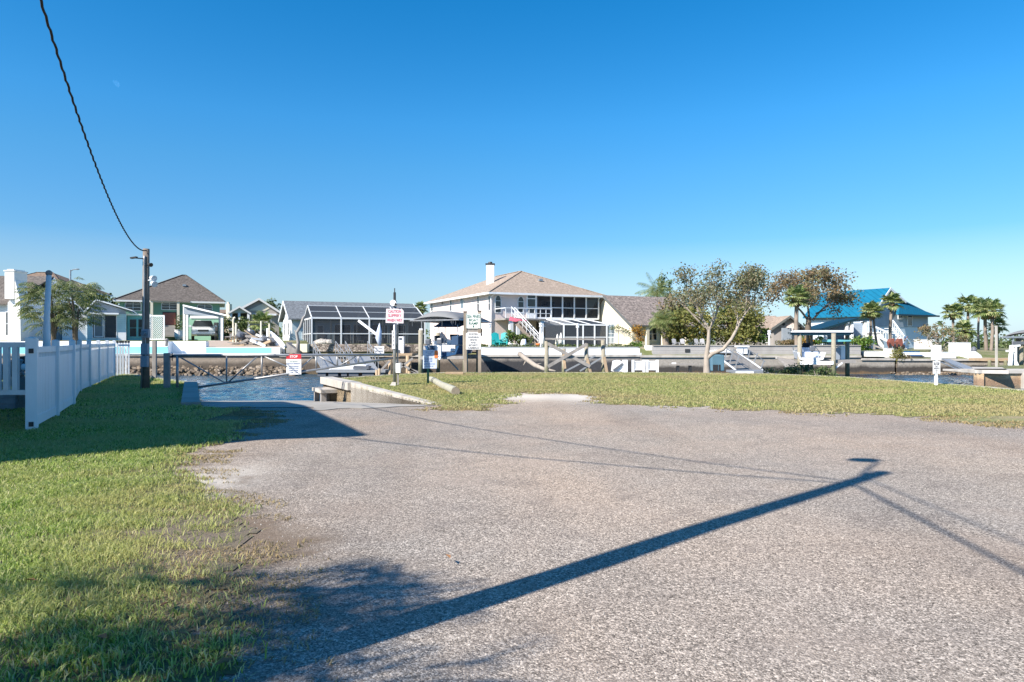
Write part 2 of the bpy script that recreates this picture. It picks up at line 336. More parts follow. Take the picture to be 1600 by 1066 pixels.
# ------------------------------------------------------------------ ground materials
def gravel_mat():
    m, t, b, o = newmat('worn_shell_asphalt')
    p = pos(t)
    v1 = N(t, 'ShaderNodeTexVoronoi', Scale=125.0); v2 = N(t, 'ShaderNodeTexVoronoi', Scale=64.0)
    t.links.new(p, v1.inputs['Vector']); t.links.new(p, v2.inputs['Vector'])
    s1 = t.nodes.new('ShaderNodeSeparateColor'); t.links.new(v1.outputs['Color'], s1.inputs[0])
    s2 = t.nodes.new('ShaderNodeSeparateColor'); t.links.new(v2.outputs['Color'], s2.inputs[0])
    a = ramp(t, s1.outputs[0], [(0.0, (0.050,0.044,0.038)), (.3, (0.134,0.120,0.105)), (.52, (0.241,0.214,0.188)), (.8, (0.375,0.334,0.293)), (.94, (0.672,0.610,0.535))])
    c = ramp(t, s2.outputs[0], [(0.0, (0.067,0.059,0.051)), (.4, (0.224,0.199,0.174)), (.8, (0.347,0.308,0.271)), (.95, (0.627,0.567,0.495))])
    k = mix(t, .42, a, c)
    # wear: paler sandy zones, pinkish zones, darker oily ones
    k = mix(t, ramp(t, noise(t, .22, 6), [(.40, 0.0), (.62, .8)]), k, mix(t, 1.0, k, (1.20,1.10,1.02), 'MULTIPLY'))
    k = mix(t, ramp(t, noise(t, .45, 7, pos(t, (1, 1.4, 1))), [(.5, 0.0), (.7, .5)]), k, mix(t, 1.0, k, (.74,.73,.73), 'MULTIPLY'))
    k = mix(t, ramp(t, noise(t, 2.1, 7), [(.52, 0.0), (.7, .35)]), k, (.17,.145,.13))
    k = mix(t, ramp(t, noise(t, .9, 8, rough=.65), [(.52, 0.0), (.70, .45)]), k, (.34,.285,.24))
    at = t.nodes.new('ShaderNodeAttribute'); at.attribute_name = 'sand'
    k = mix(t, ramp(t, at.outputs['Fac'], [(0.0, 0.0), (1.0, .85)]), k, mix(t, noise(t, 40, 4), (.42,.39,.34), (.72,.68,.61)))
    at2 = t.nodes.new('ShaderNodeAttribute'); at2.attribute_name = 'dirt'
    k = mix(t, ramp(t, at2.outputs['Fac'], [(0.0, 0.0), (1.0, .9)]), k, mix(t, noise(t, 25, 6), (.09,.07,.05), (.24,.185,.14)))
    t.links.new(k, b.inputs['Base Color']); w_ = noise(t, .16, 5, pos(t, (1, .6, 1)), .6); k = mix(t, ramp(t, w_, [(.44, 0.0), (.6, .75)]), k, mix(t, 1.0, k, (1.22,1.14,1.05), 'MULTIPLY'))
    trk = noise(t, .5, 3, pos(t, (.9, .12, 1)), .5); k = mix(t, ramp(t, trk, [(.52, 0.0), (.6, .45), (.68, 0.0)]), k, mix(t, 1.0, k, (.78,.76,.75), 'MULTIPLY'))
    cr = N(t, 'ShaderNodeTexVoronoi', Scale=.42); cr.feature = 'DISTANCE_TO_EDGE'; wv = t.nodes.new('ShaderNodeVectorMath'); wv.operation = 'ADD'; nn_ = N(t, 'ShaderNodeTexNoise', Scale=1.4); nn_.inputs['Detail'].default_value = 6; t.links.new(p, nn_.inputs['Vector']); t.links.new(p, wv.inputs[0]); t.links.new(nn_.outputs['Color'], wv.inputs[1]); t.links.new(wv.outputs[0], cr.inputs['Vector'])
    ck_ = ramp(t, cr.outputs['Distance'], [(0.0, 1.0), (.006, 0.0)]); ck2 = mix(t, 1.0, ck_, ramp(t, noise(t, .3, 3), [(.5, 0.0), (.6, .55)]), 'MULTIPLY'); k = mix(t, ck2, k, (.13,.11,.095))
    t.links.new(k, b.inputs['Base Color'])
    b.inputs['Roughness'].default_value = .95; b.inputs['Specular IOR Level'].default_value = .15
    ad = t.nodes.new('ShaderNodeMath'); ad.operation = 'ADD'; t.links.new(v1.outputs['Distance'], ad.inputs[0]); t.links.new(v2.outputs['Distance'], ad.inputs[1])
    bump(t, b, ad.outputs[0], .45, -.006); return m
def soil_mat(name, a, c, d, attr=False):
    m, t, b, o = newmat(name)
    k = mix(t, ramp(t, noise(t, 18, 8, rough=.7), [(.3, 0.0), (.7, 1.0)]), a, c)
    k = mix(t, ramp(t, noise(t, .6, 7), [(.45, 0.0), (.65, .9)]), k, mix(t, noise(t, 30, 4), d, [x*1.5 for x in d]))
    if attr: at = t.nodes.new('ShaderNodeAttribute'); at.attribute_name = 'dirt'; k = mix(t, at.outputs['Fac'], k, mix(t, noise(t, 25, 6), (.13,.10,.075), (.30,.24,.18)))
    t.links.new(k, b.inputs['Base Color']); b.inputs['Roughness'].default_value = .95
    bump(t, b, noise(t, 45, 6, rough=.8), 1.0, .03); return m
def water_mat():
    m, t, b, o = newmat('canal_water')
    b.inputs['Base Color'].default_value = (.006,.06,.11,1); b.inputs['Roughness'].default_value = .06
    b.inputs['IOR'].default_value = 1.33; b.inputs['Specular IOR Level'].default_value = .62
    n1 = noise(t, 1.5, 5, pos(t, (1, 1.5, 1)), .6); n2 = noise(t, 5.0, 4, pos(t, (1, 1.7, 1)))
    n3 = noise(t, .12, 3)
    ad = t.nodes.new('ShaderNodeMath'); ad.operation = 'MULTIPLY_ADD'; ad.inputs[1].default_value = .35
    t.links.new(n2, ad.inputs[0]); t.links.new(n1, ad.inputs[2])
    ml = t.nodes.new('ShaderNodeMath'); ml.operation = 'MULTIPLY'; t.links.new(ad.outputs[0], ml.inputs[0])
    t.links.new(ramp(t, n3, [(.35, .55), (.65, 1.0)]), ml.inputs[1])
    bump(t, b, ml.outputs[0], .8, .10); return m
mt['gravel'] = gravel_mat(); mt['water'] = water_mat()
mt['soil_g'] = soil_mat('lawn_soil', (.07,.08,.03), (.19,.19,.07), (.20,.165,.10), True)
mt['soil_r'] = soil_mat('dry_lawn_soil', (.17,.20,.06), (.32,.31,.12), (.28,.22,.13))
mt['soil'] = soil_mat('bare_soil', (.13,.10,.07), (.22,.17,.12), (.10,.09,.05))
mt['fargrass'] = soil_mat('far_grass', (.08,.11,.03), (.17,.18,.06), (.22,.19,.12))
# ------------------------------------------------------------------ shore line of the near land (clockwise from the far left)
basinL0 = G(308, 600); basinL1 = G(313, 634); basinR1 = G(673, 632); cornerR = G(505, 594)
shore_left = [V(-60, 36, 0), V(-24, 33.5, 0), G(203, 585.5), basinL0]
shore_right = [cornerR, G(560, 590), G(620, 586), G(700, 583), G(820, 583), G(1000, 583), G(1200, 585), G(1320, 590), G(1430, 598), G(1520, 604), G(1600, 611), V(17.2, 12, 0), V(19, 0, 0), V(24, -40, 0)]
land = shore_left+[basinL1, basinR1]+shore_right+[V(-60, -40, 0)]
lp = np.array([(p.x, p.y) for p in land])
def inside(X, Y, poly):
    r = np.zeros(X.shape, bool); n = len(poly); j = n-1
    for i in range(n):
        xi, yi = poly[i]; xj, yj = poly[j]
        c = ((yi > Y) != (yj > Y)) & (X < (xj-xi)*(Y-yi)/(yj-yi+1e-12)+xi); r ^= c; j = i
    return r
rng = np.random.default_rng(7)
def vnoise(X, Y, s, seed=0):       # smooth value noise
    g = np.random.default_rng(seed).random((256, 256)); x = X*s+1000; y = Y*s+1000
    i = np.floor(x).astype(int); j = np.floor(y).astype(int); u = x-i; v = y-j; u = u*u*(3-2*u); v = v*v*(3-2*v)
    a = g[i % 256, j % 256]; b = g[(i+1) % 256, j % 256]; c = g[i % 256, (j+1) % 256]; d = g[(i+1) % 256, (j+1) % 256]
    return (a*(1-u)+b*u)*(1-v)+(c*(1-u)+d*u)*v
def fb(X, Y, s, seed=0): return sum(vnoise(X, Y, s*2**k, seed+k)*.5**k for k in range(4))/1.875
# land body: a soil slab with vertical sides
b_ = MB(); n_ = len(land)
b_.prism([V(p.x, p.y, -.03) for p in reversed(land)], (0, 0, -2.2))
tag(b_.build('ground', mt['soil'], origin=V(0, 0, 0)), kind='structure')
def sdist(a, b, X, Y):             # distance to segment a-b
    ax, ay, bx, by = a[0], a[1], b[0], b[1]; dx, dy = bx-ax, by-ay
    t = np.clip(((X-ax)*dx+(Y-ay)*dy)/(dx*dx+dy*dy), 0, 1)
    return np.hypot(X-ax-t*dx, Y-ay-t*dy)
# lawn / gravel borders, from the photo, as ground curves
L_pts = [(372,1066),(378,1000),(398,950),(418,900),(412,870),(400,830),(380,800),(352,780),(300,758),(296,740),(300,720),(322,700),(345,688),(395,668),(412,655),(418,646),(380,641),(318,638)]
Lc = [G(x, y) for x, y in L_pts]
Lpoly = np.array([(-60, -40), (-1.6, -40), (-1.3, 0)]+[(p.x, p.y) for p in Lc]+[(basinL1.x+.0, basinL1.y)]+[(p.x, p.y) for p in reversed(shore_left)])
R_pts = [(673,632),(700,637),(742,641),(762,636),(778,621),(822,615),(875,613.5),(948,617),(965,629),(1010,636),(1100,638),(1150,641),(1250,641),(1330,645),(1400,650),(1480,655),(1540,660),(1600,665)]
Rc = [G(x, y) for x, y in R_pts]
Rpoly = np.array([(p.x, p.y) for p in Rc]+[(14.5, 9), (16, 0), (20, -40), (24, -40), (19, 0), (17.2, 12)]+[(p.x, p.y) for p in reversed(shore_right[:-3])])
def edge_d(poly, X, Y, lo, hi):
    d = np.full(X.shape, 1e9)
    for i in range(lo, hi): d = np.minimum(d, sdist(poly[i], poly[i+1], X, Y))
    return d
LE = (2, 2+len(Lc)); RE = (0, len(Rc))
def lawnL(X, Y): # >0 inside the lawn (metres, ragged)
    d = edge_d(Lpoly, X, Y, *LE); s = np.where(inside(X, Y, Lpoly), 1, -1)*d
    return s-.10+(fb(X, Y, 1.6, 3)-.5)*.9*np.clip(Y/9, .3, 1)+(fb(X, Y, 9, 13)-.5)*.4
def lawnR(X, Y):
    d = edge_d(Rpoly, X, Y, *RE); s = np.where(inside(X, Y, Rpoly), 1, -1)*d
    return s+(fb(X, Y*1.6, .8, 11)-.5)*2.2+(fb(X, Y*2, 4, 17)-.5)*1.3
def lawnL0(X, Y): return np.where(inside(X, Y, Lpoly), 1, -1)*edge_d(Lpoly, X, Y, *LE)
def bare(X, Y): # bare dirt patch in the left lawn
    q = G(335, 845); q2 = G(255, 742)
    a = np.exp(-(((X-q.x)/.75)**2+((Y-q.y)/.42)**2)); b = np.exp(-(((X-q2.x)/.8)**2+((Y-q2.y)/.35)**2))
    return np.clip(1.05*a+.6*b+(fb(X, Y, 3.2, 21)-.5)*1.5, 0, 1)*(np.clip(1.4*a+1.0*b, 0, 1) > .2)+np.clip((fb(X*.7, Y*2.4, 1.2, 131)-.54)*7, 0, 1)*np.exp(-np.abs(lawnL0(X, Y)-.5)/.75)*.9
def sheet(name, mat, xs, ys, keep, zf, attrs=None):
    X, Y = np.meshgrid(xs, ys, indexing='ij'); Z = zf(X, Y)
    nx, ny = X.shape; idx = np.arange(nx*ny).reshape(nx, ny)
    cx = (X[:-1, :-1]+X[1:, 1:])/2; cy = (Y[:-1, :-1]+Y[1:, 1:])/2; k = keep(cx, cy)
    q = np.stack([idx[:-1, :-1][k], idx[1:, :-1][k], idx[1:, 1:][k], idx[:-1, 1:][k]], 1)
    used, inv = np.unique(q.ravel(), return_inverse=True); q = inv.reshape(-1, 4)
    co = np.stack([X.ravel()[used], Y.ravel()[used], Z.ravel()[used]], 1).astype(np.float32)
    me = bpy.data.meshes.new(name); me.vertices.add(len(co)); me.vertices.foreach_set('co', co.ravel())
    me.loops.add(q.size); me.loops.foreach_set('vertex_index', q.ravel().astype(np.int32))
    me.polygons.add(len(q)); me.polygons.foreach_set('loop_start', (np.arange(len(q))*4).astype(np.int32))
    me.materials.append(mat); me.update(calc_edges=True); me.polygons.foreach_set('use_smooth', np.ones(len(q), bool))
    for an, fn in (attrs or {}).items():
        a = me.attributes.new(an, 'FLOAT', 'POINT'); a.data.foreach_set('value', fn(co[:, 0].astype(float), co[:, 1].astype(float)).astype(np.float32))
    me.validate(); o = bpy.data.objects.new(name, me); COL.objects.link(o); return o
def axis(segs):
    out = []
    for a, b, st in segs: out += list(np.arange(a, b, st))
    return np.array(out+[segs[-1][1]])
flat = lambda z: (lambda X, Y: np.full(X.shape, z))
sp = G(322, 745); sp2 = G(865, 620)
def sand(X, Y):
    a = np.exp(-(((X-sp.x)/.5)**2+((Y-sp.y)/.7)**2)); b = np.exp(-(((X-sp2.x)/2.6)**2+((Y-sp2.y)/1.3)**2))
    e = np.exp(-np.abs(lawnR(X, Y))/.5)*(fb(X, Y, .5, 5) > .5)*.5
    return np.clip(1.1*a+1.2*b+e+(fb(X, Y, 2, 9)-.55)*.6*(np.maximum(a, b) > .2), 0, 1)
def dirt(X, Y):
    d = np.exp(-np.clip(-lawnL(X, Y), 0, 9)/.22)*.8
    pl = [G(*q) for q in ((392, 733), (372, 765), (368, 800), (385, 835), (418, 872))]; e = np.full(X.shape, 9.)
    for a, b in zip(pl, pl[1:]): e = np.minimum(e, sdist((a.x, a.y), (b.x, b.y), X, Y))
    d = d+np.exp(-(e/.07)**2)*(.35+.5*fb(X, Y, 4, 88))
    return np.clip(bare(X, Y)*1.2+d*(lawnL(X, Y) > -1.4)*np.clip((fb(X, Y, 1.5, 33)-.36)*6, 0, 1), 0, 1)
def gh(X, Y): return (fb(X, Y, .35, 70)-.5)*.05*np.clip((16-Y)/4, 0, 1)*(Y > 2.4)*np.clip((3.5-X)/2, 0, 1)
def kg(X, Y): return inside(X, Y, lp) & (lawnL(X, Y) < .35) & (lawnR(X, Y) < 1.6)
tag(sheet('gravel_lot', mt['gravel'], axis([(-14, -6, .25), (-6, 0, .06), (0, 24, .3)]), axis([(-40, 2.5, .8), (2.5, 19, .07), (19, 24, .25)]), kg,
          gh, {'sand': sand, 'dirt': dirt}), kind='structure')
tag(sheet('lawn', mt['soil_g'], axis([(-60, -20, 2.), (-20, -8, .25), (-8, -.8, .06)]), axis([(-40, 2.5, .8), (2.5, 9, .06), (9, 20, .12), (20, 36.5, .3)]),
          lambda X, Y: inside(X, Y, lp) & (X < 0) & (lawnL(X, Y) > 0)  & ~((X > basinL1.x-.0) & (Y > basinL1.y+.1)), lambda X, Y: gh(X, Y)+.007, {'dirt': lambda X, Y: np.clip(bare(X, Y)*.9*(.4+1.1*fb(X, Y, 7, 140)), 0, 1)}), kind='structure')
tag(sheet('lawn', mt['soil_r'], axis([(-9, 24, .12)]), axis([(-40, 10, 1.), (10, 34, .12)]),
          lambda X, Y: inside(X, Y, lp) & (X > -9) & (lawnR(X, Y) > 0) & (inside(X, Y, Rpoly) | (edge_d(Rpoly, X, Y, *RE) < 1.5)), lambda X, Y: gh(X, Y)+.007), kind='structure')
# ------------------------------------------------------------------ grass blades
def blades(name, mat, X, Y, h, wd, seed, z0=.02, lean=.7):
    r = np.random.default_rng(seed); n = len(X)
    a = r.random(n)*2*np.pi; Z = None; l = r.normal(0, lean, (n, 2))*h[:, None]; hh = h*(.6+.7*r.random(n)); ww = wd*(.6+.8*r.random(n))
    dx = np.cos(a)*ww/2; dy = np.sin(a)*ww/2; Z = gh(X, Y)+z0-.012
    v = np.zeros((n, 5, 3), np.float32)
    v[:, 0] = np.stack([X-dx, Y-dy, Z], 1); v[:, 1] = np.stack([X+dx, Y+dy, Z], 1)
    m = .45
    v[:, 2] = np.stack([X+dx*.8+l[:, 0]*.35, Y+dy*.8+l[:, 1]*.35, Z+hh*.65], 1); v[:, 3] = np.stack([X-dx*.8+l[:, 0]*.35, Y-dy*.8+l[:, 1]*.35, Z+hh*.65], 1)
    v[:, 4] = np.stack([X+l[:, 0], Y+l[:, 1], Z+hh*.9], 1)
    base = (np.arange(n)*5)[:, None]
    loops = np.concatenate([base+np.array([0, 1, 2, 3]), base+np.array([3, 2, 4])], 1).astype(np.int32)
    me = bpy.data.meshes.new(name); me.vertices.add(n*5); me.vertices.foreach_set('co', v.ravel())
    me.loops.add(n*7); me.loops.foreach_set('vertex_index', loops.ravel())
    st = np.stack([np.arange(n)*7, np.arange(n)*7+4], 1).ravel().astype(np.int32)
    me.polygons.add(2*n); me.polygons.foreach_set('loop_start', st)
    me.materials.append(mat); me.update(calc_edges=True)
    o = bpy.data.objects.new(name, me); COL.objects.link(o); tag(o, kind='stuff'); return o
def scatter(n, x0, x1, y0, y1, seed):
    r = np.random.default_rng(seed); return r.uniform(x0, x1, n), r.uniform(y0, y1, n), r
def fov(X, Y, m=.85): return np.abs(X) < m*np.maximum(Y, 0)+.8
# near left lawn
X, Y, r = scatter(1150000, -11, .2, 2.3, 13, 1)
k = fov(X, Y) & (lawnL(X, Y) > -.14+.0*X) & (r.random(len(X)) < np.clip(6.2/Y, .3, 1.)) & (bare(X, Y)*.8 < r.random(len(X)))
cl = fb(X, Y, 6, 40); k &= r.random(len(X)) < (.30+1.5*np.clip(cl-.35, 0, 1))*np.clip(lawnL(X, Y)/.9+.22+.6*(fb(X, Y, 1.8, 47)-.5), .1, 1); X, Y = X[k], Y[k]
near = np.clip(Y/7, .8, 1.9)
o = blades('grass', mt['blade'], X, Y, .046*near**.3*(.6+.9*fb(X, Y, 3, 41)), .0085*near, 2, .02)
tag(o, 'coarse green lawn grass on the left side of the lot', 'grass')
X, Y, r = scatter(240000, -22, -6, 12, 34, 3)
k = fov(X, Y) & inside(X, Y, lp) & (lawnL(X, Y) > 0) & ~((X > basinL1.x) & (Y > basinL1.y)) & (r.random(len(X)) < .9); X, Y = X[k], Y[k]
o = blades('grass', mt['blade'], X, Y, np.full(len(X), .05), np.full(len(X), .018), 4); tag(o, 'green grass beside the white fence and utility pole', 'grass')
# dry straw tufts at the lawn's ragged edge
X, Y, r = scatter(520000, -7.5, .6, 2.3, 16.5, 5)
q = lawnL(X, Y); k = fov(X, Y) & (q > -.5) & (q < 1.9) & (fb(X*.7, Y*2, 2.4, 50) > .47) & (r.random(len(X)) < .8) & (r.random(len(X)) < np.exp(-np.abs(q-.15)*1.7)*.9); X, Y = X[k], Y[k]
o = blades('dry_grass', mt['straw'], X, Y, np.full(len(X), .030), np.full(len(X), .007)*np.clip(Y/6, 1, 2), 6, .008, 1.1); tag(o, 'dry straw coloured grass along the gravel edge', 'grass')
X, Y, r = scatter(420000, -8, 20, 14, 33.2, 8)
k = fov(X, Y, .8) & inside(X, Y, lp) & (X > -8) & (lawnR(X, Y) > -.1) & (inside(X, Y, Rpoly) | (lawnR(X, Y) < 1)); k &= r.random(len(X)) < .35+fb(X, Y, 1.2, 60); X, Y = X[k], Y[k]
o = blades('grass', mt['blade_r'], X, Y, np.full(len(X), .05), np.full(len(X), .02), 9); tag(o, 'yellow green lawn between the gravel lot and the canal', 'grass')
X, Y, r = scatter(160000, -4, 17, 11.5, 21, 10); q = lawnR(X, Y)
k = inside(X, Y, lp) & (q > -.5) & (q < .9) & (fb(X, Y*2, .9, 61) > .5) & (r.random(len(X)) < np.exp(-np.abs(q)*1.6)); X, Y = X[k], Y[k]
o = blades('dry_grass', mt['straw'], X, Y, np.full(len(X), .035), np.full(len(X), .018), 12, .01, 1.0); tag(o, 'brown dry grass fringe where the far lawn meets gravel', 'grass')
# loose stones and fallen leaves near the camera
mt['pebble'] = M_isl('loose_stone', [(.13,.12,.11), (.26,.24,.22), (.38,.35,.32), (.18,.16,.14), (.45,.42,.38)], .8)
X, Y, r = scatter(16000, -4.5, 9, 2.6, 12, 14); k = fov(X, Y) & (lawnL(X, Y) < .1); X, Y = X[k], Y[k]; n = len(X)
s = .003+.0055*r.random(n)**3; a = r.random(n)*6.28
tp = np.array([(-1,-.7,0),(1,-.8,0),(.8,.9,0),(-.9,.7,0),(0,0,.95)]); v = np.zeros((n, 5, 3), np.float32)
for i, (tx, ty, tz) in enumerate(tp):
    v[:, i, 0] = X+(tx*np.cos(a)-ty*np.sin(a))*s; v[:, i, 1] = Y+(tx*np.sin(a)+ty*np.cos(a))*s; v[:, i, 2] = gh(X, Y)+.006+tz*s*.9-(tz == 0)*.012
base = (np.arange(n)*5)[:, None]
lo = np.concatenate([base+np.array(f) for f in ((0,1,4),(1,2,4),(2,3,4),(3,0,4))], 1).astype(np.int32)
me = bpy.data.meshes.new('gravel'); me.vertices.add(n*5); me.vertices.foreach_set('co', v.ravel()); me.loops.add(n*12); me.loops.foreach_set('vertex_index', lo.ravel())
me.polygons.add(n*4); me.polygons.foreach_set('loop_start', (np.arange(n*4)*3).astype(np.int32)); me.materials.append(mt['pebble']); me.update(calc_edges=True)
o = bpy.data.objects.new('gravel', me); COL.objects.link(o); tag(o, 'loose stones and shell bits on the gravel lot', 'gravel', kind='stuff')
mt['deadleaf'] = M_isl('fallen_leaf', [(.20,.08,.03), (.28,.14,.06), (.12,.07,.04)], .8)
for i, (px, py) in enumerate([(48, 918), (258, 957), (160, 1010), (350, 1050), (700, 880)]):
    p = G(px, py); mb = MB(); a = i*1.3; L_ = .045
    mb.add([p+V(math.cos(a)*L_, math.sin(a)*L_, .045), p+V(-math.sin(a)*.02, math.cos(a)*.02, .055), p-V(math.cos(a)*L_, math.sin(a)*L_, -.05), p+V(math.sin(a)*.02, -math.cos(a)*.02, .062)], [(0,1,2,3)])
    tag(mb.build('fallen_leaf', mt['deadleaf']), ['brown fallen leaf on the grass at the far left of the picture', 'reddish brown fallen leaf in shaded grass near the gravel edge', 'brown fallen leaf on the shaded grass at the bottom left', 'brown fallen leaf by the grass edge at the bottom of the picture', 'small dark fallen leaf lying on the open gravel'][i], 'leaf', 'fallen leaves near the camera')
# ------------------------------------------------------------------ water, far land
WZ = -1.0
def waves(X, Y):
    r = np.random.default_rng(11); h = np.zeros(X.shape)
    for i in range(34):
        a = r.normal(1.1, .75); L_ = .28*1.13**i*.9 if i < 20 else r.uniform(.35, 1.6); k = 2*np.pi/L_; A_ = .0042*L_**.8
        h += A_*np.sin(k*(X*np.cos(a)+Y*np.sin(a))+r.uniform(0, 6.28))
    return h*(.55+.9*fb(X, Y, .25, 91))*np.clip((54-np.abs(Y-20)-8)/10, 0, 1)
tag(sheet('water', mt['water'], axis([(-600, -200, 100), (-200, -45, 10), (-45, -26, 1), (-26, 34, .13), (34, 60, 1), (60, 600, 60)]), axis([(8, 15, 1), (15, 36, .11), (36, 53, .16), (53, 60, 1), (60, 200, 20), (200, 1500, 260)]), lambda X, Y: X < 1e9, lambda X, Y: WZ+waves(X, Y)*(np.abs(X) < 45)), kind='structure')
YF = 52.5
def xat(px, Y): return (px-800)/F*Y
gx = [-600, xat(-250, 54), xat(430, 54), xat(445, 54), xat(740, 54), xat(760, 54), xat(1000, 54), xat(1010, 54), xat(1345, 54), xat(1355, 54), xat(1700, 54), 600]
gn = [1.45, 1.45, 1.05, .95, .95, 1.02, 1.02, 1.1, 1.1, .42, .42, .4]
gf = [1.6, 1.6, 1.6, 1.3, 1.3, 1.06, 1.06, 1.1, 1.1, .75, .7, .5]
def zfar(X, Y):
    a = np.interp(X, gx, gn); b = np.interp(X, gx, gf); t = np.clip((Y-55)/5, 0, 1); return a+(b-a)*t
def gz(X, Y): return float(zfar(np.array([X]), np.array([Y]))[0])
tag(sheet('far_ground', mt['fargrass'], np.array(sorted(set(list(np.arange(-60, 62, 1.))+[-600, -300, -150, 150, 300, 600]+gx))), np.array([55, 56, 57, 58, 60, 64, 70, 80, 100, 140, 250, 600, 1400.]), lambda X, Y: X < 1e9, zfar), kind='structure')
# boat ramp
u_ = V(-.461, .887, 0)
mb = MB()
a, b = V(basinL1.x+.05, basinL1.y-.6, .012), V(basinR1.x-.1, basinR1.y-.6, .012)
a2, b2 = V(basinL1.x+.1, basinL1.y, 0.0), V(basinR1.x-.12, basinR1.y-.1, 0.0)
k = 16.5; a3 = a2+V(u_.x*k/.887, k, -.079*k); b3 = b2+V(u_.x*k/.887, k, -.079*k)
mb.add([a, b, b2, a2, a3, b3], [(0,1,2,3), (3,2,5,4)])
for i in range(3):
    pass
tag(mb.build('boat_ramp', mt['conc']), kind='structure')
# right side of the basin: broken strip of pale concrete between the ramp and the asphalt
mb = MB(); pr2 = random.Random(2); up_e = [G(490+i*19, 641.5-i*.75+pr2.uniform(-.9, .9)) for i in range(11)]; lo_e = [G(680-i*19, 634.5-i*.1+pr2.uniform(-.6, .6)) for i in range(11)]
mb.prism([q+V(0,0,.006) for q in up_e+lo_e], (0, 0, .010))
tag(mb.build('concrete_apron', mt['conc']), kind='structure')
def wallrun(name, label, cat, pts, z0, z1, th, mat, cap=None, capm=None, side=1, zs=None):
    root = T(name, label, cat, V(pts[0].x, pts[0].y, z0))
    mb = MB(); mc = MB()
    for i in range(len(pts)-1):
        p, q = pts[i].copy(), pts[i+1].copy(); p.z = q.z = 0
        d = (q-p).normalized(); nn = V(-d.y, d.x, 0)*side
        zt = zs or [z1]*len(pts)
        mb.add([p+V(0,0,z0), q+V(0,0,z0), q+nn*th+V(0,0,z0), p+nn*th+V(0,0,z0), p+V(0,0,zt[i]), q+V(0,0,zt[i+1]), q+nn*th+V(0,0,zt[i+1]), p+nn*th+V(0,0,zt[i])],
               [(0,3,2,1),(4,5,6,7),(0,1,5,4),(1,2,6,5),(2,3,7,6),(3,0,4,7)])
        if cap:
            ex, hh, wd = cap; p2 = p-nn*ex-d*.0; q2 = q-nn*ex
            mc.add([x+V(0,0,z) for z0_, z1_ in ((0, 1),) for x, z in ((p2, zt[i]+.002), (q2, zt[i+1]+.002), (q2+nn*wd, zt[i+1]+.002), (p2+nn*wd, zt[i]+.002), (p2, zt[i]+hh), (q2, zt[i+1]+hh), (q2+nn*wd, zt[i+1]+hh), (p2+nn*wd, zt[i]+hh))],
                   [(0,3,2,1),(4,5,6,7),(0,1,5,4),(1,2,6,5),(2,3,7,6),(3,0,4,7)])
    mb.build('wall', mat, root)
    if cap: mc.build('cap', capm, root, bevel=.012)
    return root
wallrun('ramp_wall', 'low concrete wall along the left side of the boat ramp', 'wall', [basinL1, basinL0], -2, .0, .12, mt['sw_near'], (.0, .10, .42), mt['conc'], -1 if False else 1)
wallrun('ramp_wall', 'tan stained concrete wall with thick cap on the right side of the boat ramp', 'wall', [cornerR, cornerR+(basinR1-cornerR)*.36], -2, -.14, .15, mt['sw_near'], (.12, .27, .5), mt['concl'], 1)
c1 = cornerR+(basinR1-cornerR)*.36
wallrun('curb_wall', 'pale rough concrete curb sloping down from the ramp wall to the gravel', 'curb', [c1, basinR1], -2, .1, .22, mt['concl'], None, None, 1, zs=[.14, .03])
wallrun('seawall', 'near seawall edging the lawn with a thin pale concrete cap', 'seawall', shore_right[:-1], -2.4, -.06, .15, mt['sw_near'], (.05, .10, .32), mt['concl'], -1)
wallrun('seawall', 'short seawall at the end of the shaded lawn by the white fence', 'seawall', shore_left, -2.4, -.06, .15, mt['sw_near'], (.05, .10, .3), mt['conc'], -1)
s_ = T('dock_step', 'small concrete landing step in the water at the ramp wall corner', 'step', V(-7.0, 25.6, -1.2)); fq = frame(V(-7.42, 26.0, 0), R(-62))
mb = MB(fq); mb.box((-.2, -.15, -.36), (1.3, .62, -.22)); mb.build('slab', mt['concl'], s_, bevel=.015)
for dx, dy in ((0, .0), (1.1, .0), (0, .45)): mb = MB(fq); mb.box((dx-.1, dy-.1, -1.5), (dx+.08, dy+.08, -.36)); mb.build('pile', mt['wood_grey'], s_)
# far canal side, lot by lot
def fx(px): return V(xat(px, YF), YF, 0)
def farwall(label, a, b, ztop, cap=(.12, .16, .5), mat='sw_far', capm='concl'): return wallrun('seawall', label, 'seawall', [fx(a), fx(b)], -2.4, ztop, .2, mt[mat], cap, mt[capm], 1)
farwall('far seawall with rocks at its foot under the white and teal garden wall', -300, 437, .38, capm='conc')
farwall('far seawall with sandy cap below the stone wall and screened pool cage', 437.2, 745, .32)
farwall('dark shaded far seawall below the white sloped revetment of the tan house', 745.2, 1000, .33, mat='sw_shade')
farwall('far seawall under the long grey block wall', 1000.2, 1345, .28, mat='sw_right2')
farwall('low far seawall in front of the blue roofed house', 1345.2, 1398, .06, mat='sw_right2')
farwall('stained far seawall right of the gap with dry plants below the blue house', 1402, 1700, .02, mat='sw_right2')
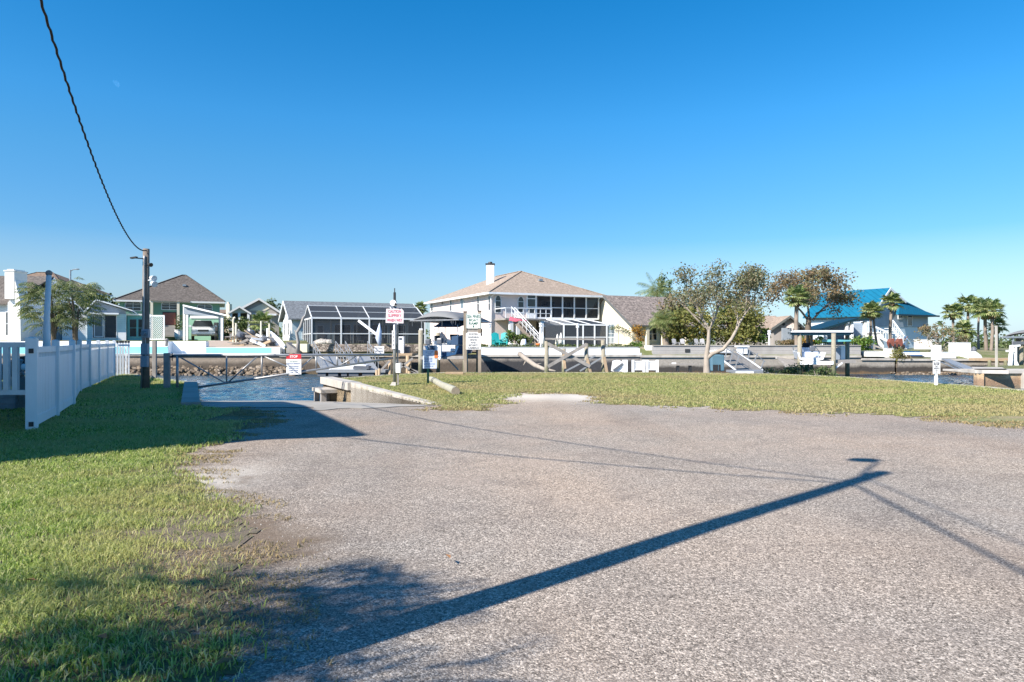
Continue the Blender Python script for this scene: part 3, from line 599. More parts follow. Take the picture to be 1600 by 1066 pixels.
# riprap at the foot of the left far seawall
rr = random.Random(4); mb = MB()
for i in range(420):
    x = rr.uniform(xat(150, 51), xat(470, 51)); y = rr.uniform(50.3, 52.3); h = -1.05+(y-50.3)*.28+rr.uniform(-.05, .1)
    s = rr.uniform(.10, .24); mb.ell((x, y, h), (s, s*.8, s*.7), 6, 4, .22, rr)
tag(mb.build('riprap', mt['riprap']), 'heap of pale brown rocks at the foot of the far left seawall', 'rocks', kind='stuff')
mb = MB()
for i in range(260):
    x = rr.uniform(xat(1395, 52), xat(1600, 52)); y = rr.uniform(51.3, 52.4); s = rr.uniform(.06, .15)
    mb.ell((x, y, -1.03+(y-51.3)*.15), (s, s*.8, s*.6), 6, 4, .22, rr)
tag(mb.build('oyster_rocks', mt['riprap']), 'narrow line of oyster covered rocks at the foot of the right far seawall', 'rocks', kind='stuff')
# fill behind seawalls up to the yards (flat strips)
mb = MB()
mb.add([V(-600, YF+.1, .36), V(xat(437, YF), YF+.1, .36), V(xat(437, 55), 55.05, 1.0), V(-600, 55.05, 1.4)], [(0,1,2,3)])
mb.add([V(xat(437, YF), YF+.1, .34), V(xat(745, YF), YF+.1, .34), V(xat(745, 54.5), 54.6, .45), V(xat(437, 54.5), 54.6, .45)], [(0,1,2,3)])
mb.add([V(xat(437, 54.5), 54.6, .45), V(xat(745, 54.5), 54.6, .45), V(xat(745, 55), 55.05, .97), V(xat(437, 55), 55.05, .97)], [(0,1,2,3)])
mb.add([V(xat(1000, YF), YF+.1, .3), V(xat(1345, YF), YF+.1, .3), V(xat(1345, 55), 55.05, 1.08), V(xat(1000, 55), 55.05, 1.08)], [(0,1,2,3)])
mb.add([V(xat(1345, YF), YF+.1, .05), V(600, YF+.1, .05), V(600, 55.05, .41), V(xat(1345, 55), 55.05, .43)], [(0,1,2,3)])
tag(mb.build('far_bank', mt['fargrass'], origin=V(0, YF, 0)), kind='structure')
# right bank across the canal mouth
xb = xat(1527, 36.8)
mb = MB(); mb.prism([V(xb+.3, 37, -.02), V(80, 37, -.02), V(80, 46, -.02), V(xb+6.5, 44.5, -.02), V(xb+3.0, 41.0, -.02)], (0, 0, -2.2)); tag(mb.build('right_bank', mt['fargrass']), kind='structure')
wallrun('seawall', 'orange stained seawall block with broad concrete cap at the right edge', 'seawall', [V(xb+2.8, 41.2, 0), V(xb, 36.8, 0), V(80, 36.8, 0)], -2.4, -.2, .3, mt['sw_right'], (.12, .2, 1.5), mt['concl'], 1)
mb = MB(); mb.cbox((xat(1601, 36.75), 36.7, -.6), (.35, .25, .85)); tag(mb.build('seawall_buttress', mt['concl'], bevel=.02), 'pale concrete buttress against the orange seawall at the right frame edge', 'buttress')
# ------------------------------------------------------------------ lettering
def text(parent, s, c, h, mat, wmax=None, name='lettering', bold=.0, yaw=0, depth=.002):
    cu = bpy.data.curves.new('t', 'FONT'); cu.body = s; cu.align_x = 'CENTER'; cu.align_y = 'CENTER'; cu.size = h/.7; cu.extrude = depth; cu.offset = bold*h
    to = bpy.data.objects.new('t', cu); COL.objects.link(to); bpy.context.view_layer.update()
    me = bpy.data.meshes.new_from_object(to.evaluated_get(bpy.context.evaluated_depsgraph_get())); bpy.data.objects.remove(to)
    vs = [v.co.copy() for v in me.vertices]; w_ = (max(v.x for v in vs)-min(v.x for v in vs)) or 1; k = min(1, wmax/w_) if wmax else 1
    mx = Matrix.Translation(Vector(c)) @ Matrix.Rotation(yaw, 4, 'Z') @ Matrix.Rotation(R(90), 4, 'X'); inv = wm(parent).inverted()
    for v in me.vertices: v.co = inv @ (mx @ Vector((v.co.x*k, v.co.y, v.co.z)))
    me.materials.clear(); me.materials.append(mat); me.name = name
    o = bpy.data.objects.new(name, me); COL.objects.link(o); o.parent = parent; return o
def board(root, name, x0, y0, x1, y1, Y, mat, th=.012):      # flat sign board between photo pixels at depth Y
    a = P(x0, y1, Y); b = P(x1, y0, Y); mb = MB(); mb.box((a.x, Y, a.z), (b.x, Y+th, b.z)); return mb.build(name, mat, root, bevel=.003)
# ------------------------------------------------------------------ white vinyl fence on the left
fa = [G(50, 673), G(87, 652), G(113, 634)]; fb_ = [V(-12.75, 20.6, 0)]
pts_px = [(124,613),(139,606),(153.5,599.5),(167,593),(178,588.5)]
fb_ = [G(*q) for q in pts_px]
fence = T('vinyl_fence', 'white vinyl board fence running along the shaded left lawn towards the canal', 'fence', fa[0])
FH = 1.50
def fpost(p, w=.127, h=1.56, root=fence):
    mb = MB(frame(p, R(27))); mb.cbox((0, 0, h/2), (w, w, h)); mb.add([(-w*.54,-w*.54,h),(w*.54,-w*.54,h),(w*.54,w*.54,h),(-w*.54,w*.54,h),(0,0,h+.02)], [(0,3,2,1),(0,1,4),(1,2,4),(2,3,4),(3,0,4)])
    return mb.build('post', mt['white'], root, bevel=.004)
def fpanel(p, q, root=fence):
    d = (q-p); L_ = d.length; d.normalize(); fr = frame(p, math.atan2(d.y, d.x)); a, b = .07, L_-.07
    mb = MB(fr); mb.box((a, -.022, .06), (b, .022, .22)); mb.box((a, -.022, 1.34), (b, .022, 1.45)); mb.box((a, -.022, .22), (a+.03, .022, 1.34)); mb.box((b-.03, -.022, .22), (b, .022, 1.34))
    n = int((b-a)/.15)
    for i in range(n):
        x = a+.03+(b-a-.06)*i/n; wd = (b-a-.06)/n; mb.box((x+.004, -.011, .2), (x+wd-.004, .011, 1.26 if i % 1 == 0 else 1.2))
        mb.box((x+wd*.38, -.011, 1.26), (x+wd*.62, .011, 1.34))
    mb.build('panel', mt['white'], root)
for run in (fa, fb_):
    for i, p in enumerate(run):
        if i or run is fb_: fpost(p)
        if i+1 < len(run): fpanel(p, run[i+1])
p0 = fpost(fa[0], .17, 1.60)
fpanel(fa[2], fb_[0])
for z in (1.38, .12):
    mb = MB(frame(fa[0], R(27))); mb.box((-.035, -.087-.012, z-.04), (.035, -.084, z+.04)); mb.build('bracket_hole', mt['dark'], p0)
# return run going left from the first post: rail fence with wide pickets
d = V(-.89, -.0, 0); q0 = fa[0]; q1 = G(-60, 672)+V(0, .2, 0)
side = T('picket_fence', 'white open picket fence running off left behind the first fence post', 'fence', q1)
mb = MB(); mb.box((q1.x-1, q0.y-.03, 1.44), (q0.x-.09, q0.y+.03, 1.53)); mb.box((q1.x-1, q0.y-.02, .62), (q0.x-.09, q0.y+.02, .70)); mb.build('rail', mt['white'], side)
for i in range(11):
    x = q0.x-.28-i*.155; mb = MB(); mb.box((x-.045, q0.y-.035, .70), (x+.045, q0.y-.022 if False else q0.y+.03, 1.44)); mb.build('picket', mt['white'], side)
for x in (q0.x-1.95,): fpost(V(x, q0.y, 0), root=side)
# open railing with dark caps at the canal end
rail = T('dock_railing', 'row of white posts with dark caps at the far end of the fence', 'railing', G(190, 587))
for i, (px, py) in enumerate([(183.5,588),(188,587),(192,586.5),(196.5,586),(201,586)]):
    p = G(px, py); mb = MB(frame(p, R(27))); mb.cbox((0, 0, .74), (.075, .075, 1.48)); po = mb.build('post', mt['white'], rail)
    mc = MB(frame(p, R(27))); mc.cbox((0, 0, 1.51), (.10, .10, .09)); mc.build('cap', mt['dark'], po)
a, b = G(180, 588), G(201, 586); mb = MB(); mb.beam(a+V(0,.07,1.36), b+V(0,.07,1.36), .04, .09); mb.build('rail', mt['white'], rail)
# boat trailer with a dark hull on blocks behind the picket fence
Yt = 15.3
tr = T('boat_trailer', 'boat trailer frame with dark hull parked on blocks behind the picket fence', 'trailer', V(-11.6, Yt, 0))
mb = MB(); mb.tube([P(-90, 603, Yt), P(0, 601, Yt), P(14, 597, Yt), P(26, 588, Yt), P(37, 583, Yt)], .055, 6); mb.build('frame_rail', mt['galv'], tr)
mb = MB(); mb.tube([P(-90, 605, Yt+1.2), P(0, 604, Yt+1.2), P(18, 600, Yt+1.2), P(37, 588, Yt+1.2)], .05, 6)
mb.build('frame_rail', mt['galv'], tr)
mb = MB(); mb.beam(P(-80, 612, Yt), P(38, 612, Yt), .08, .1); mb.build('crossbar', mt['galv'], tr)
mb = MB(); mb.prism([P(-120, 566, Yt+.1), P(0, 572, Yt+.1), P(24, 559, Yt+.1), P(38, 556, Yt+.1), P(38, 580, Yt+.1), P(20, 588, Yt+.1), P(0, 595, Yt+.1), P(-120, 596, Yt+.1)], (-.75, 1.3, 0)); mb.build('hull', mt['dark'], tr, bevel=.03)
mb = MB(); mb.tube([P(32.5, 565, Yt-.1), P(32.5, 580, Yt-.1)], .03, 8); mb.ell(P(32.5, 564, Yt-.1), (.05, .05, .04), 8, 5); mb.build('winch_post', mt['alu'], tr)
mb = MB(); p = P(37, 574, Yt-.1); mb.ell(p, (.06, .05, .08), 8, 6); mb.build('light', mt['white'], tr)
mb = MB(); mb.box((-10.1, Yt-.1, 0), (-9.85, Yt+1.2, .55)); 
mb = MB(); mb.cbox(P(34, 618, Yt+.3), (.16, .4, .85)); mb.build('upright', mt['wood_grey'], tr)
for i, (z0, z1) in enumerate([(0.01, .135), (.139, .265), (.269, .39)]):
    p = P(16, 620, 15.4); mb = MB(frame(V(p.x, 15.4, 0), R(4+i*2))); mb.box((-.17, -.12, z0), (.17, .12, z1)); ob = mb.build('concrete_block', mt['brickg'], bevel=.01)
    tag(ob, ['grey concrete block on the grass, lowest of the stack under the trailer', 'grey concrete block in the middle of the stack under the trailer', 'grey concrete block topmost of the stack under the trailer'][i], 'block', 'stacked concrete blocks')
mb = MB(); mb.box((-13.6, 17.2, 0), (-10.9, 17.6, .9)); 
pb = G(73, 640); Yp = 17.5; pb = V(xat(73, Yp), Yp, 0)
mb = MB(); mb.tube([pb, pb+V(0,0,1.5), P(73, 500, Yp), P(76.5, 428, Yp)], [.15, .088, .070, .060], 12); c_ = T('mooring_pole', 'tall pale tapered pole with a greenish rounded top behind the fence', 'pole', pb); mb.build('shaft', mt['white'], c_, smooth=True)
mb = MB(); mb.ell(P(76.5, 427, Yp), (.08, .08, .08), 10, 6); mb.build('cap', mt['leafdark'] if False else mt['wood_grey'], c_, smooth=True)
# ------------------------------------------------------------------ service pole with meter
up = G(227.5, 608); Yu = up.y
pole = T('utility_pole', 'short dark wooden service pole with electric meter and floodlights at the ramp', 'utility pole', up)
ptop = P(228.5, 389, Yu)
mb = MB(); mb.tube([up, V(up.x+.005, Yu, 2.2), V(ptop.x, Yu, ptop.z)], [.125, .112, .10], 12); mb.build('pole_shaft', mt['pole'], pole, smooth=True)
mb = MB(); mb.tube([up+V(-.07, -.14, 0), P(224.7, 500, Yu-.14), P(225.5, 405, Yu-.14), P(225.8, 399, Yu-.14)], .028, 8); mb.build('conduit', mt['galv'], pole, smooth=True)
def ebox(x0, y0, x1, y1, m='galv', Y=Yu-.2, d=.14, nm='box', root=pole):
    a = P(x0, y1, Y); b = P(x1, y0, Y); mb = MB(); mb.box((a.x, Y, a.z), (b.x, Y+d, b.z)); return mb.build(nm, mt[m], root, bevel=.012)
mt['boxblue'] = M('painted_steel_box', (.27,.31,.36), .5, .1, 4, .05)
mbx = ebox(220.5, 514.5, 231.5, 528, 'boxblue', nm='meter_box')
c = P(225.8, 521, Yu-.21); mb = MB(); mb.tube([c, c+V(0,-.07,0)], .085, 16); mb.tube([c+V(0,-.07,0), c+V(0,-.12,0)], .065, 16); mb.build('meter', mt['glassl'], mbx, smooth=False)
ebox(219.5, 537, 230.3, 554.5, 'boxblue', nm='breaker_box'); ebox(219, 556, 229.5, 574, 'boxblue', nm='outlet_box')
mb = MB(); mb.tube([P(227, 528, Yu-.14), P(227, 556, Yu-.14)], .02, 6); mb.build('pipe', mt['galv'], pole)
for (x, y, dx) in ((207, 403, -1), (240, 437, 1), (235, 413, 1)):
    a = P(228 if dx < 0 else 230, y+1.5, Yu-.05); b = P(x, y, Yu-.2); mb = MB(); mb.tube([a, b], .018, 6)
    if y == 437: mb.tube([b+V(-.08,0,.06), b+V(.07,-.1,.02)], [.06, .10], 10); mb.tube([b+V(-.04,0,-.1), b+V(.09,-.1,-.16)], [.06, .10], 10)
    elif dx < 0: mb.beam(b+V(-.05,0,-.01), b+V(.14,0,.02), .12, .045)
    else: mb.tube([b+V(-.03,0,0), b+V(.05,-.05,-.03)], [.04, .07], 8)
    mb.build('floodlight', mt['white'] if y == 437 else mt['dark'], pole)
# pole that stands left of the camera: only its shadow, lamp shadow and wires reach the picture
TIP = G(1380, 738); HP = 7.2; BP = V(TIP.x-HP/TE*SX, TIP.y-HP/TE*SY, 0)
sp_ = T('street_lamp', 'tall wooden pole with street lamp whose long shadow crosses the gravel', 'street lamp', BP)
mb = MB(); mb.tube([BP, BP+V(0,0,HP)], [.145, .095], 14); mb.build('pole_shaft', mt['pole'], sp_, smooth=True)
LS = G(1350, 719); zl = HP+.1; lamp = V(LS.x-zl/TE*SX, LS.y-zl/TE*SY, zl)
mb = MB(); mb.tube([BP+V(0,.05,HP-.5), BP+V(0,.3,HP+.0), lamp+V(-.0,-.25,.05), lamp], .028, 8); mb.build('lamp_arm', mt['galv'], sp_)
mb = MB(); mb.ell(lamp, (.22, .15, .07), 14, 8); mb.build('lamp_head', mt['galv'], sp_, smooth=True)
att = BP+V(0, 0, 6.55)
def cable(name, label, a, b, sag, r=.011, tw=0, n=60, g='overhead cables'):
    pts = []
    for i in range(n+1):
        t = i/n; p = a.lerp(b, t)-V(0, 0, 4*sag*t*(1-t))
        if tw: p += V(math.cos(i*1.9)*tw, math.sin(i*1.3)*tw*.3, math.sin(i*1.9)*tw)
        pts.append(p)
    mb = MB(); mb.tube(pts, r, 6); return tag(mb.build(name, mt['rubber'], smooth=True), label, 'cable', g)
cable('power_cable', 'black twisted overhead cable rising from the service pole to the upper left', V(ptop.x, Yu, ptop.z-.05), att, 1.28, .014, .007, 260)
cable('power_cable', 'overhead cable running left from the tall lamp pole, seen only by its shadow', att+V(0,0,-.1), V(-9.3, 9.5, 4.4), .5, .016)
cable('power_cable', 'thick overhead cable behind the camera, seen only by its shadow on the right', att+V(0,0,-.05), V(-4.2, -26, 7.2), .55, .022)
cable('power_cable', 'upper overhead cable behind the camera beside the thick one', att+V(0,0,.25), V(-3.2, -26, 8.0), .45, .011)
mb = MB(); mb.tube([V(-4.2, -26, 0), V(-4.2, -26, 8.2)], [.15, .1], 12); tag(mb.build('utility_pole', mt['pole']), 'wooden utility pole far behind the camera', 'utility pole')
# house off to the left that shades the lawn
T0 = G(577, 681); HB = 6.3; LB = HB/TE; c0 = V(T0.x-LB*SX, T0.y-LB*SY, 0)
e = V(-.448, .894, 0); w2 = V(-.97, -.243, 0)
sh = T('neighbour_house', 'white neighbouring house just outside the picture on the left, shading the lawn', 'house', c0)
A_, B_, C_, D_ = c0, c0+e*15.5, c0+e*15.5+w2*11, c0+w2*11
ins = lambda q: q+( (A_+C_)/2-q).normalized()*.7
mb = MB(); mb.prism([ins(q) for q in (A_, B_, C_, D_)], (0, 0, HB-.2)); mb.build('wall', mt['white_sid'], sh)
m1, m2 = (A_+D_)/2+e*5, (B_+C_)/2-e*5; up_ = V(0,0,HB); mb = MB()
mb.add([A_+up_, B_+up_, C_+up_, D_+up_, m1+V(0,0,HB+1.9), m2+V(0,0,HB+1.9), A_+up_-V(0,0,.18), B_+up_-V(0,0,.18), C_+up_-V(0,0,.18), D_+up_-V(0,0,.18)],
       [(0,1,5,4), (1,2,5), (2,3,4,5), (3,0,4), (0,6,7,1), (1,7,8,2), (2,8,9,3), (3,9,6,0), (6,9,8,7)]); mb.build('roof', mt['shin_grey'], sh)
wf = ins(A_); yw = math.atan2(e.y, e.x)
for k in range(4):
    mb = MB(frame(wf+e*(1.6+3.2*k), yw)); mb.box((0, -.06, 2.9), (1.3, .02, 4.3)); wo = mb.build('window', mt['wframe'], sh)
    mb = MB(frame(wf+e*(1.6+3.2*k), yw)); mb.box((.08, -.075, 2.98), (1.22, -.06, 4.22)); mb.build('pane', mt['glass'], wo)
# (tree shading the lower left corner is added with the plants)
# ------------------------------------------------------------------ gate across the ramp
gp = G(261, 607.5)
o = T('gate_post', 'thick weathered timber gate post at the left end of the ramp gate', 'post', gp); mb = MB(frame(gp, R(10))); mb.box((-.085, -.09, 0), (.085, .09, 1.16)); mb.box((-.10, -.02, .02), (-.087, .1, 1.1)); mb.build('timber', mt['wood_grey'], o, bevel=.01)
mb = MB(); mb.tube([P(266, 558, gp.y), P(272, 556, gp.y)], .03, 8); mb.tube([P(269, 552, gp.y), P(269, 564, gp.y)], .018, 6); mb.build('hinge', mt['dark'], o)
gl, gr = V(P(272, 600, 18.9*1.17).x, gp.y+.02, 0), G(613, 603)
gr = V(P(613, 603, 23.6).x, 23.62, 0)
def gpt(px, py):   # pixel -> point on the gate's vertical plane
    wl = Wall(gl, math.atan2(gr.y-gl.y, gr.x-gl.x)); x, z = wl.at(px, py); d = (gr-gl).normalized(); return gl+d*x+V(0, 0, z)
gate = T('ramp_gate', 'long grey triangular truss swing gate closed across the boat ramp', 'gate', gl)
mb = MB(); mb.tube([gpt(272, 555.5), gpt(613, 554.5)], .045, 8); mb.tube([gpt(277, 610), gpt(613, 560)], .038, 8); mb.tube([gpt(277, 555), gpt(277, 611)], .045, 8); mb.build('gate_frame', mt['galv'], gate, smooth=True)
ys = lambda x: 610-(x-277)/(613-277)*50
mb = MB()
for x in (354, 409, 494, 527, 560): mb.tube([gpt(x, 555), gpt(x, ys(x))], .03, 8)
for x0, y0, x1 in ((279, 557, 351), (402, 557, 357), (413, 557, 466), (490, 557, 463), (499, 557, 526), (556, 557, 531)): mb.tube([gpt(x0, y0), gpt(x1, ys(x1)-1)], .024, 8)
mb.build('brace', mt['galv'], gate, smooth=True)
sg = gpt(459, 570)+V(0, -.06, 0); Ys = sg.y
st = T('gate_sign', 'white notice with red STOP header hanging on the ramp gate', 'sign', V(sg.x, Ys, sg.z-.3))
bd = board(st, 'sign_board', 447.3, 553.5, 470.7, 585.5, Ys, mt['signw'])
hd = board(st, 'header', 447.3, 553.5, 470.7, 561, Ys-.006, mt['red'], .005)
text(hd, 'STOP', P(459, 557.4, Ys-.008), .075, mt['signw'], .28, bold=.04)
for i, (s, py, wd) in enumerate([('NO ENTRY', 565.5, .30), ('WITHOUT PERMISSION', 568.6, .44), ('AUTHORIZED', 572.6, .40), ('VEHICLES ONLY', 575.6, .36), ('RAMP HOURS', 579, .3), ('7 AM - 7 PM', 582, .26)]):
    text(bd, s, P(459, py, Ys-.002), .038, mt['inkb'] if i else mt['inkg'], wd, bold=.02)
# short grey post left of gate
mb = MB(frame(G(241.5, 592)+V(0,0,0), R(8))); mb.box((-.075, -.07, 0), (.075, .07, 1.56)); tag(mb.build('mooring_post', mt['wood_grey'], bevel=.01), 'slim grey timber post standing at the water between service pole and gate post', 'post')
# ------------------------------------------------------------------ sign poles on the peninsula
p = G(616.5, 603); Y7 = p.y
s7 = T('sign_pole', 'grey pole with warning sign, small lamp and antenna beside the ramp curb', 'sign pole', p)
mb = MB(); mb.tube([p, V(P(617, 470, Y7).x, Y7, P(617, 470, Y7).z)], .058, 10); mb.build('shaft', mt['galv'], s7, smooth=True)
mb = MB(); mb.beam(p+V(.10, .05, 0), V(p.x+.10, Y7+.05, P(0, 507, Y7).z), .05, .05); mb.build('back_post', mt['wood_grey'], s7)
a = P(614.3, 473.5, Y7-.09); mb = MB(); mb.tube([a+V(0,.02,0), a+V(0,-.05,0)], .105, 16); mb.ell(a+V(.085, -.03, -.05), (.075, .07, .07), 10, 6); lp_ = mb.build('lamp', mt['white'], s7)
mb = MB(); mb.ell(P(618, 475.5, Y7-.2), (.045, .03, .045), 10, 6); mb.build('lens', mt['dark'], lp_)
mb = MB(); mb.tube([P(616.6, 470, Y7), P(616.6, 457, Y7)], .045, 8); mb.tube([P(616.6, 457, Y7), P(616.6, 450.5, Y7)], .018, 6); mb.build('antenna', mt['dark'], s7)
def sign_board(root, nm, pts, Y, mat): mb = MB(); mb.prism([P(x, y, Y) for x, y in pts], (0, .01, 0)); return mb.build(nm, mat, root)
bd = sign_board(s7, 'sign_board', [(602.5, 504.5), (603.5, 482.6), (627.5, 482.4), (630.7, 486), (630.3, 505.4)], Y7-.10, mt['signp'])
for s, py, wd in (('CAUTION', 487, .44), ('SLIPPERY', 493.5, .46), ('WHEN WET', 500.8, .53)): text(bd, s, P(616.6, py, Y7-.103), .098, mt['redl'], wd, bold=.02)
bd = board(s7, 'number_board', 612.4, 516.7, 617.4, 545.5, Y7-.09, mt['signw'])
for s, py in (('2', 521), ('5', 527), ('7', 533), ('0', 539)): text(bd, s, P(614.8, py, Y7-.094), .075, mt['ink'], .06)
ebox(618.2, 568, 625.8, 583, 'boxblue', Y7-.15, .12, 'switch_box', s7); o = KIDS(s7)[-1]; o.data.materials[0] = mt['signw']
mb = MB(); mb.box(P(620.5, 605, Y7-.05), P(623, 583.2, Y7-.05)+V(0,.05,0)); mb.build('box_post', mt['wood_grey'], s7)
mb = MB(); q = G(613, 604.5); mb.add([q+V(-.12,0,0), q+V(.12,-.02,0), q+V(.12,.2,0), q+V(-.12,.2,0), q+V(-.02,.1,.16), q+V(.1,.1,.15)], [(0,1,5,4),(1,2,5),(2,3,4,5),(3,0,4)]); tag(mb.build('stone', mt['concl']), 'pale chunk of concrete at the foot of the warning sign pole', 'stone')
p = G(669, 600.5); Y8 = p.y
s8 = T('notice_sign', 'pale blue notice on a green post with an orange tag behind the log', 'sign', p)
mb = MB(); mb.box((p.x-.045, Y8, 0), (p.x+.03, Y8+.04, P(0, 546, Y8).z)); mb.build('post', mt['postg'], s8)
bd = board(s8, 'sign_board', 660.8, 547, 682.5, 576, Y8-.02, mt['signb'])
for i, (s, py, wd) in enumerate([('BOAT RAMP', 550.2, .3), ('RULES', 553.2, .2), ('FOR RESIDENTS', 556.2, .22), ('DO NOT BLOCK THE RAMP', 560, .3), ('NO OVERNIGHT PARKING', 562.5, .3), ('LAUNCH AT OWN RISK', 565, .3), ('VIOLATORS WILL BE TOWED', 569, .4), ('CALL FOR KEY', 572.5, .3)]):
    text(bd, s, P(671-(2 if 2 < i < 6 else 0), py, Y8-.022), .034, mt['inkb'], wd, bold=.02)
mb = MB(); mb.prism([P(678.6, 559.5, Y8-.04), P(684, 559.5, Y8-.04), P(684.4, 548, Y8-.04), P(679.2, 547.6, Y8-.04)], (0, .015, 0)); mb.build('tag', mt['orange'], s8)
a, b = G(675, 596, .11), G(712, 617.5, .11); b = V(P(712, 612, 22).x, 0, 0); b = P(712, 612, 1.44/79*F); a = P(673, 592.5, 1.44/59.5*F)
lg = T('log', 'grey wooden log lying on the grass with a black band near its far end', 'log', V(b.x, b.y, 0))
mb = MB(); mb.tube([a.lerp(b, t)+V(0,0,.012*math.sin(t*9)) for t in [i/8 for i in range(9)]], [.105, .108, .11, .108, .112, .115, .118, .12, .125], 14, caps=False); mb.build('trunk', mt['log'], lg, smooth=True)
dn = (b-a).normalized(); mb = MB(); mb.tube([b-dn*.004, b+dn*.003], .123, 16); mb.build('cut_end', mt['logend'], lg)
mb = MB(); mb.tube([a, a-dn*.003], .104, 14); mb.build('cut_end', mt['logend'], lg)
mb = MB(); q = a.lerp(b, .24); mb.tube([q-dn*.05, q+dn*.05], .121, 16); mb.build('band', mt['rubber'], lg)
# two-post board sign
pl, pr = G(726.8, 584.2), G(749.3, 584.2); Y9 = pl.y
s9 = T('ramp_sign', 'two wooden posts carrying the SEA PINES BOAT RAMP sign above a white notice board', 'sign', (pl+pr)/2)
for q, ty in ((pl, 488), (pr, 487)):
    mb = MB(); mb.box((q.x-.075, Y9, 0), (q.x+.075, Y9+.1, P(0, ty, Y9).z)); po = mb.build('post', mt['wood'], s9); mb = MB(); mb.box((q.x-.09, Y9-.01, P(0, ty, Y9).z), (q.x+.09, Y9+.11, P(0, ty-1.5, Y9).z)); mb.build('cap', mt['dark'], po)
mb = MB(); mb.box(P(725, 519, Y9+.03), P(753.5, 514, Y9+.03)+V(0,.06,0)); mb.box(P(751, 525, Y9+.03), P(753.5, 514, Y9+.03)+V(0,.05,0)); mb.build('cross_board', mt['wood_grey'], s9)
bd = board(s9, 'sign_board', 728.2, 490.3, 751.3, 513.6, Y9-.02, mt['signw'])
mb = MB(); 
for x0, y0, x1, y1 in ((728.5, 490.6, 751, 491.2), (728.5, 512.9, 751, 513.4), (728.5, 491, 729.1, 513), (750.5, 491, 751, 513)): mb.box(P(x0, y1, Y9-.023), P(x1, y0, Y9-.023)+V(0,.002,0))
mb.build('border', mt['inkg'], bd)
for s, py, wd, h in (('SEA PINES', 495, .60, .135), ('BOAT', 500.6, .46, .115), ('RAMP', 505.8, .54, .12), ('\u2193', 511, .1, .08)):
    if s != '\u2193': text(bd, s, P(739.8, py, Y9-.023), h, mt['inkg'], wd, bold=.035)
    else: mb = MB(); mb.prism([P(739.2, 508.6, Y9-.023), P(740.6, 508.6, Y9-.023), P(741.2, 511.8, Y9-.023), P(738.6, 511.8, Y9-.023)], (0, .002, 0)); mb.build('lettering', mt['inkg'], bd)
bd = sign_board(s9, 'notice_board', [(728, 546.3), (728, 521.5), (731, 519.4), (751, 521), (751.4, 546.3)], Y9-.02, mt['signw'])
for s, py, wd in (('POSTED', 522.6, .42), ('WARNING', 527.2, .52), ('SIGNS', 531.4, .34), ('AND', 535.6, .24), ('SECURITY', 539.8, .48), ('CAMERAS', 544, .52)): text(bd, s, P(739.7, py, Y9-.023), .085, mt['ink'], wd, bold=.03)
mb = MB(); a = G(696, 586); mb.box((a.x, a.y, 0), (a.x+.82, a.y+.25, .13)); tag(mb.build('timber', mt['wood_new'], bevel=.01), 'low reddish timber lying at the lawn edge left of the ramp sign', 'timber')
# right sign
p = G(1463.5, 603.5); Yr = p.y
s6 = T('warning_sign', 'slim white post with a large blank board above a small notice near the water', 'sign', p)
mb = MB(); mb.box((p.x-.04, Yr, 0), (p.x+.04, Yr+.07, P(0, 539, Yr).z)); mb.build('post', mt['white'], s6)
board(s6, 'sign_board', 1455, 539.5, 1471, 562.5, Yr-.02, mt['signw']); bd = board(s6, 'small_board', 1457.8, 564.5, 1469.3, 584, Yr-.02, mt['signw'])
for s, py, wd in (('SEA PINES', 567.5, .2), ('BOAT RAMP', 570, .18), ('ONLY', 572.8, .09), ('RESIDENTS', 575.6, .2), ('NO', 578.6, .08), ('8', 581.5, .06)): text(bd, s, P(1463.4, py, Yr-.022), .042, mt['ink'], wd, bold=.03)
# ------------------------------------------------------------------ things along the near shore
def pile(name, label, px, y0, y1, Y, r=.11, lean=0, m='piling', cat='piling', g=None, build=True, zb=-2.0, root=None):
    t_ = P(px+lean, y0, Y); b_ = V(xat(px, Y), Y, zb); mb = MB(); mb.tube([b_, t_], [r*1.05, r*.95], 10)
    if root is not None: return mb.build(name, mt[m], root, smooth=True)
    return tag(mb.build(name, mt[m], smooth=True), label, cat, g)
Yx = 36.5
xf = T('boat_lift_frame', 'weathered timber frame of posts, top rail and crossed braces standing in the water', 'boat lift', V(xat(900, Yx), Yx, -2))
for px, y0, ln, yy in ((854, 533, 0, Yx), (881, 545, 0, Yx+2.2), (918, 537, -2, Yx), (945, 530, -3, Yx+.3)): pile('post', None, px, y0, 0, yy, .12, ln, root=xf)
mb = MB(); mb.beam(P(852, 529.5, Yx-.15), P(945, 530.5, Yx-.15), .1, .09); mb.build('top_rail', mt['wood_grey'], xf)
for i, (a, b, yy, w_) in enumerate([((856, 537), (922, 573), -.2, .17), ((856, 573), (917, 538), -.32, .17), ((884, 580), (930, 556), -.1, .08), ((906, 580), (940, 559), -.1, .08)]):
    mb = MB(); mb.beam(P(*a, Yx+yy), P(*b, Yx+yy), .06, w_, up=(0,0,1)); mb.build('brace', mt['wood_grey'] if i < 2 else mt['alu'], xf)
mb = MB(); mb.beam(P(884, 589, Yx), P(880, 548, Yx+.6), .12, .12); mb.beam(P(925, 592, Yx-.1), P(917, 560, Yx-.1), .16, .14); mb.beam(P(950, 592, Yx-.1), P(944, 558, Yx-.1), .14, .14); mb.build('batter_post', mt['wood_new'], xf)
# driftwood branch
mb = MB(); Yb = 40
mb.tube([P(812, 553, Yb+3), P(822, 561, Yb+2), P(836, 571, Yb+1), P(850, 577, Yb), P(868, 580, Yb-.5)], [.16, .15, .14, .11, .05], 8); mb.tube([P(836, 571, Yb+1), P(846, 568, Yb+1)], [.08, .03], 6); mb.tube([P(823, 562, Yb+2), P(818, 571, Yb+2)], [.07, .03], 6)
tag(mb.build('fallen_branch', mt['bark'], smooth=True), 'bare grey fallen branch slanting into the water left of the timber frame', 'branch')
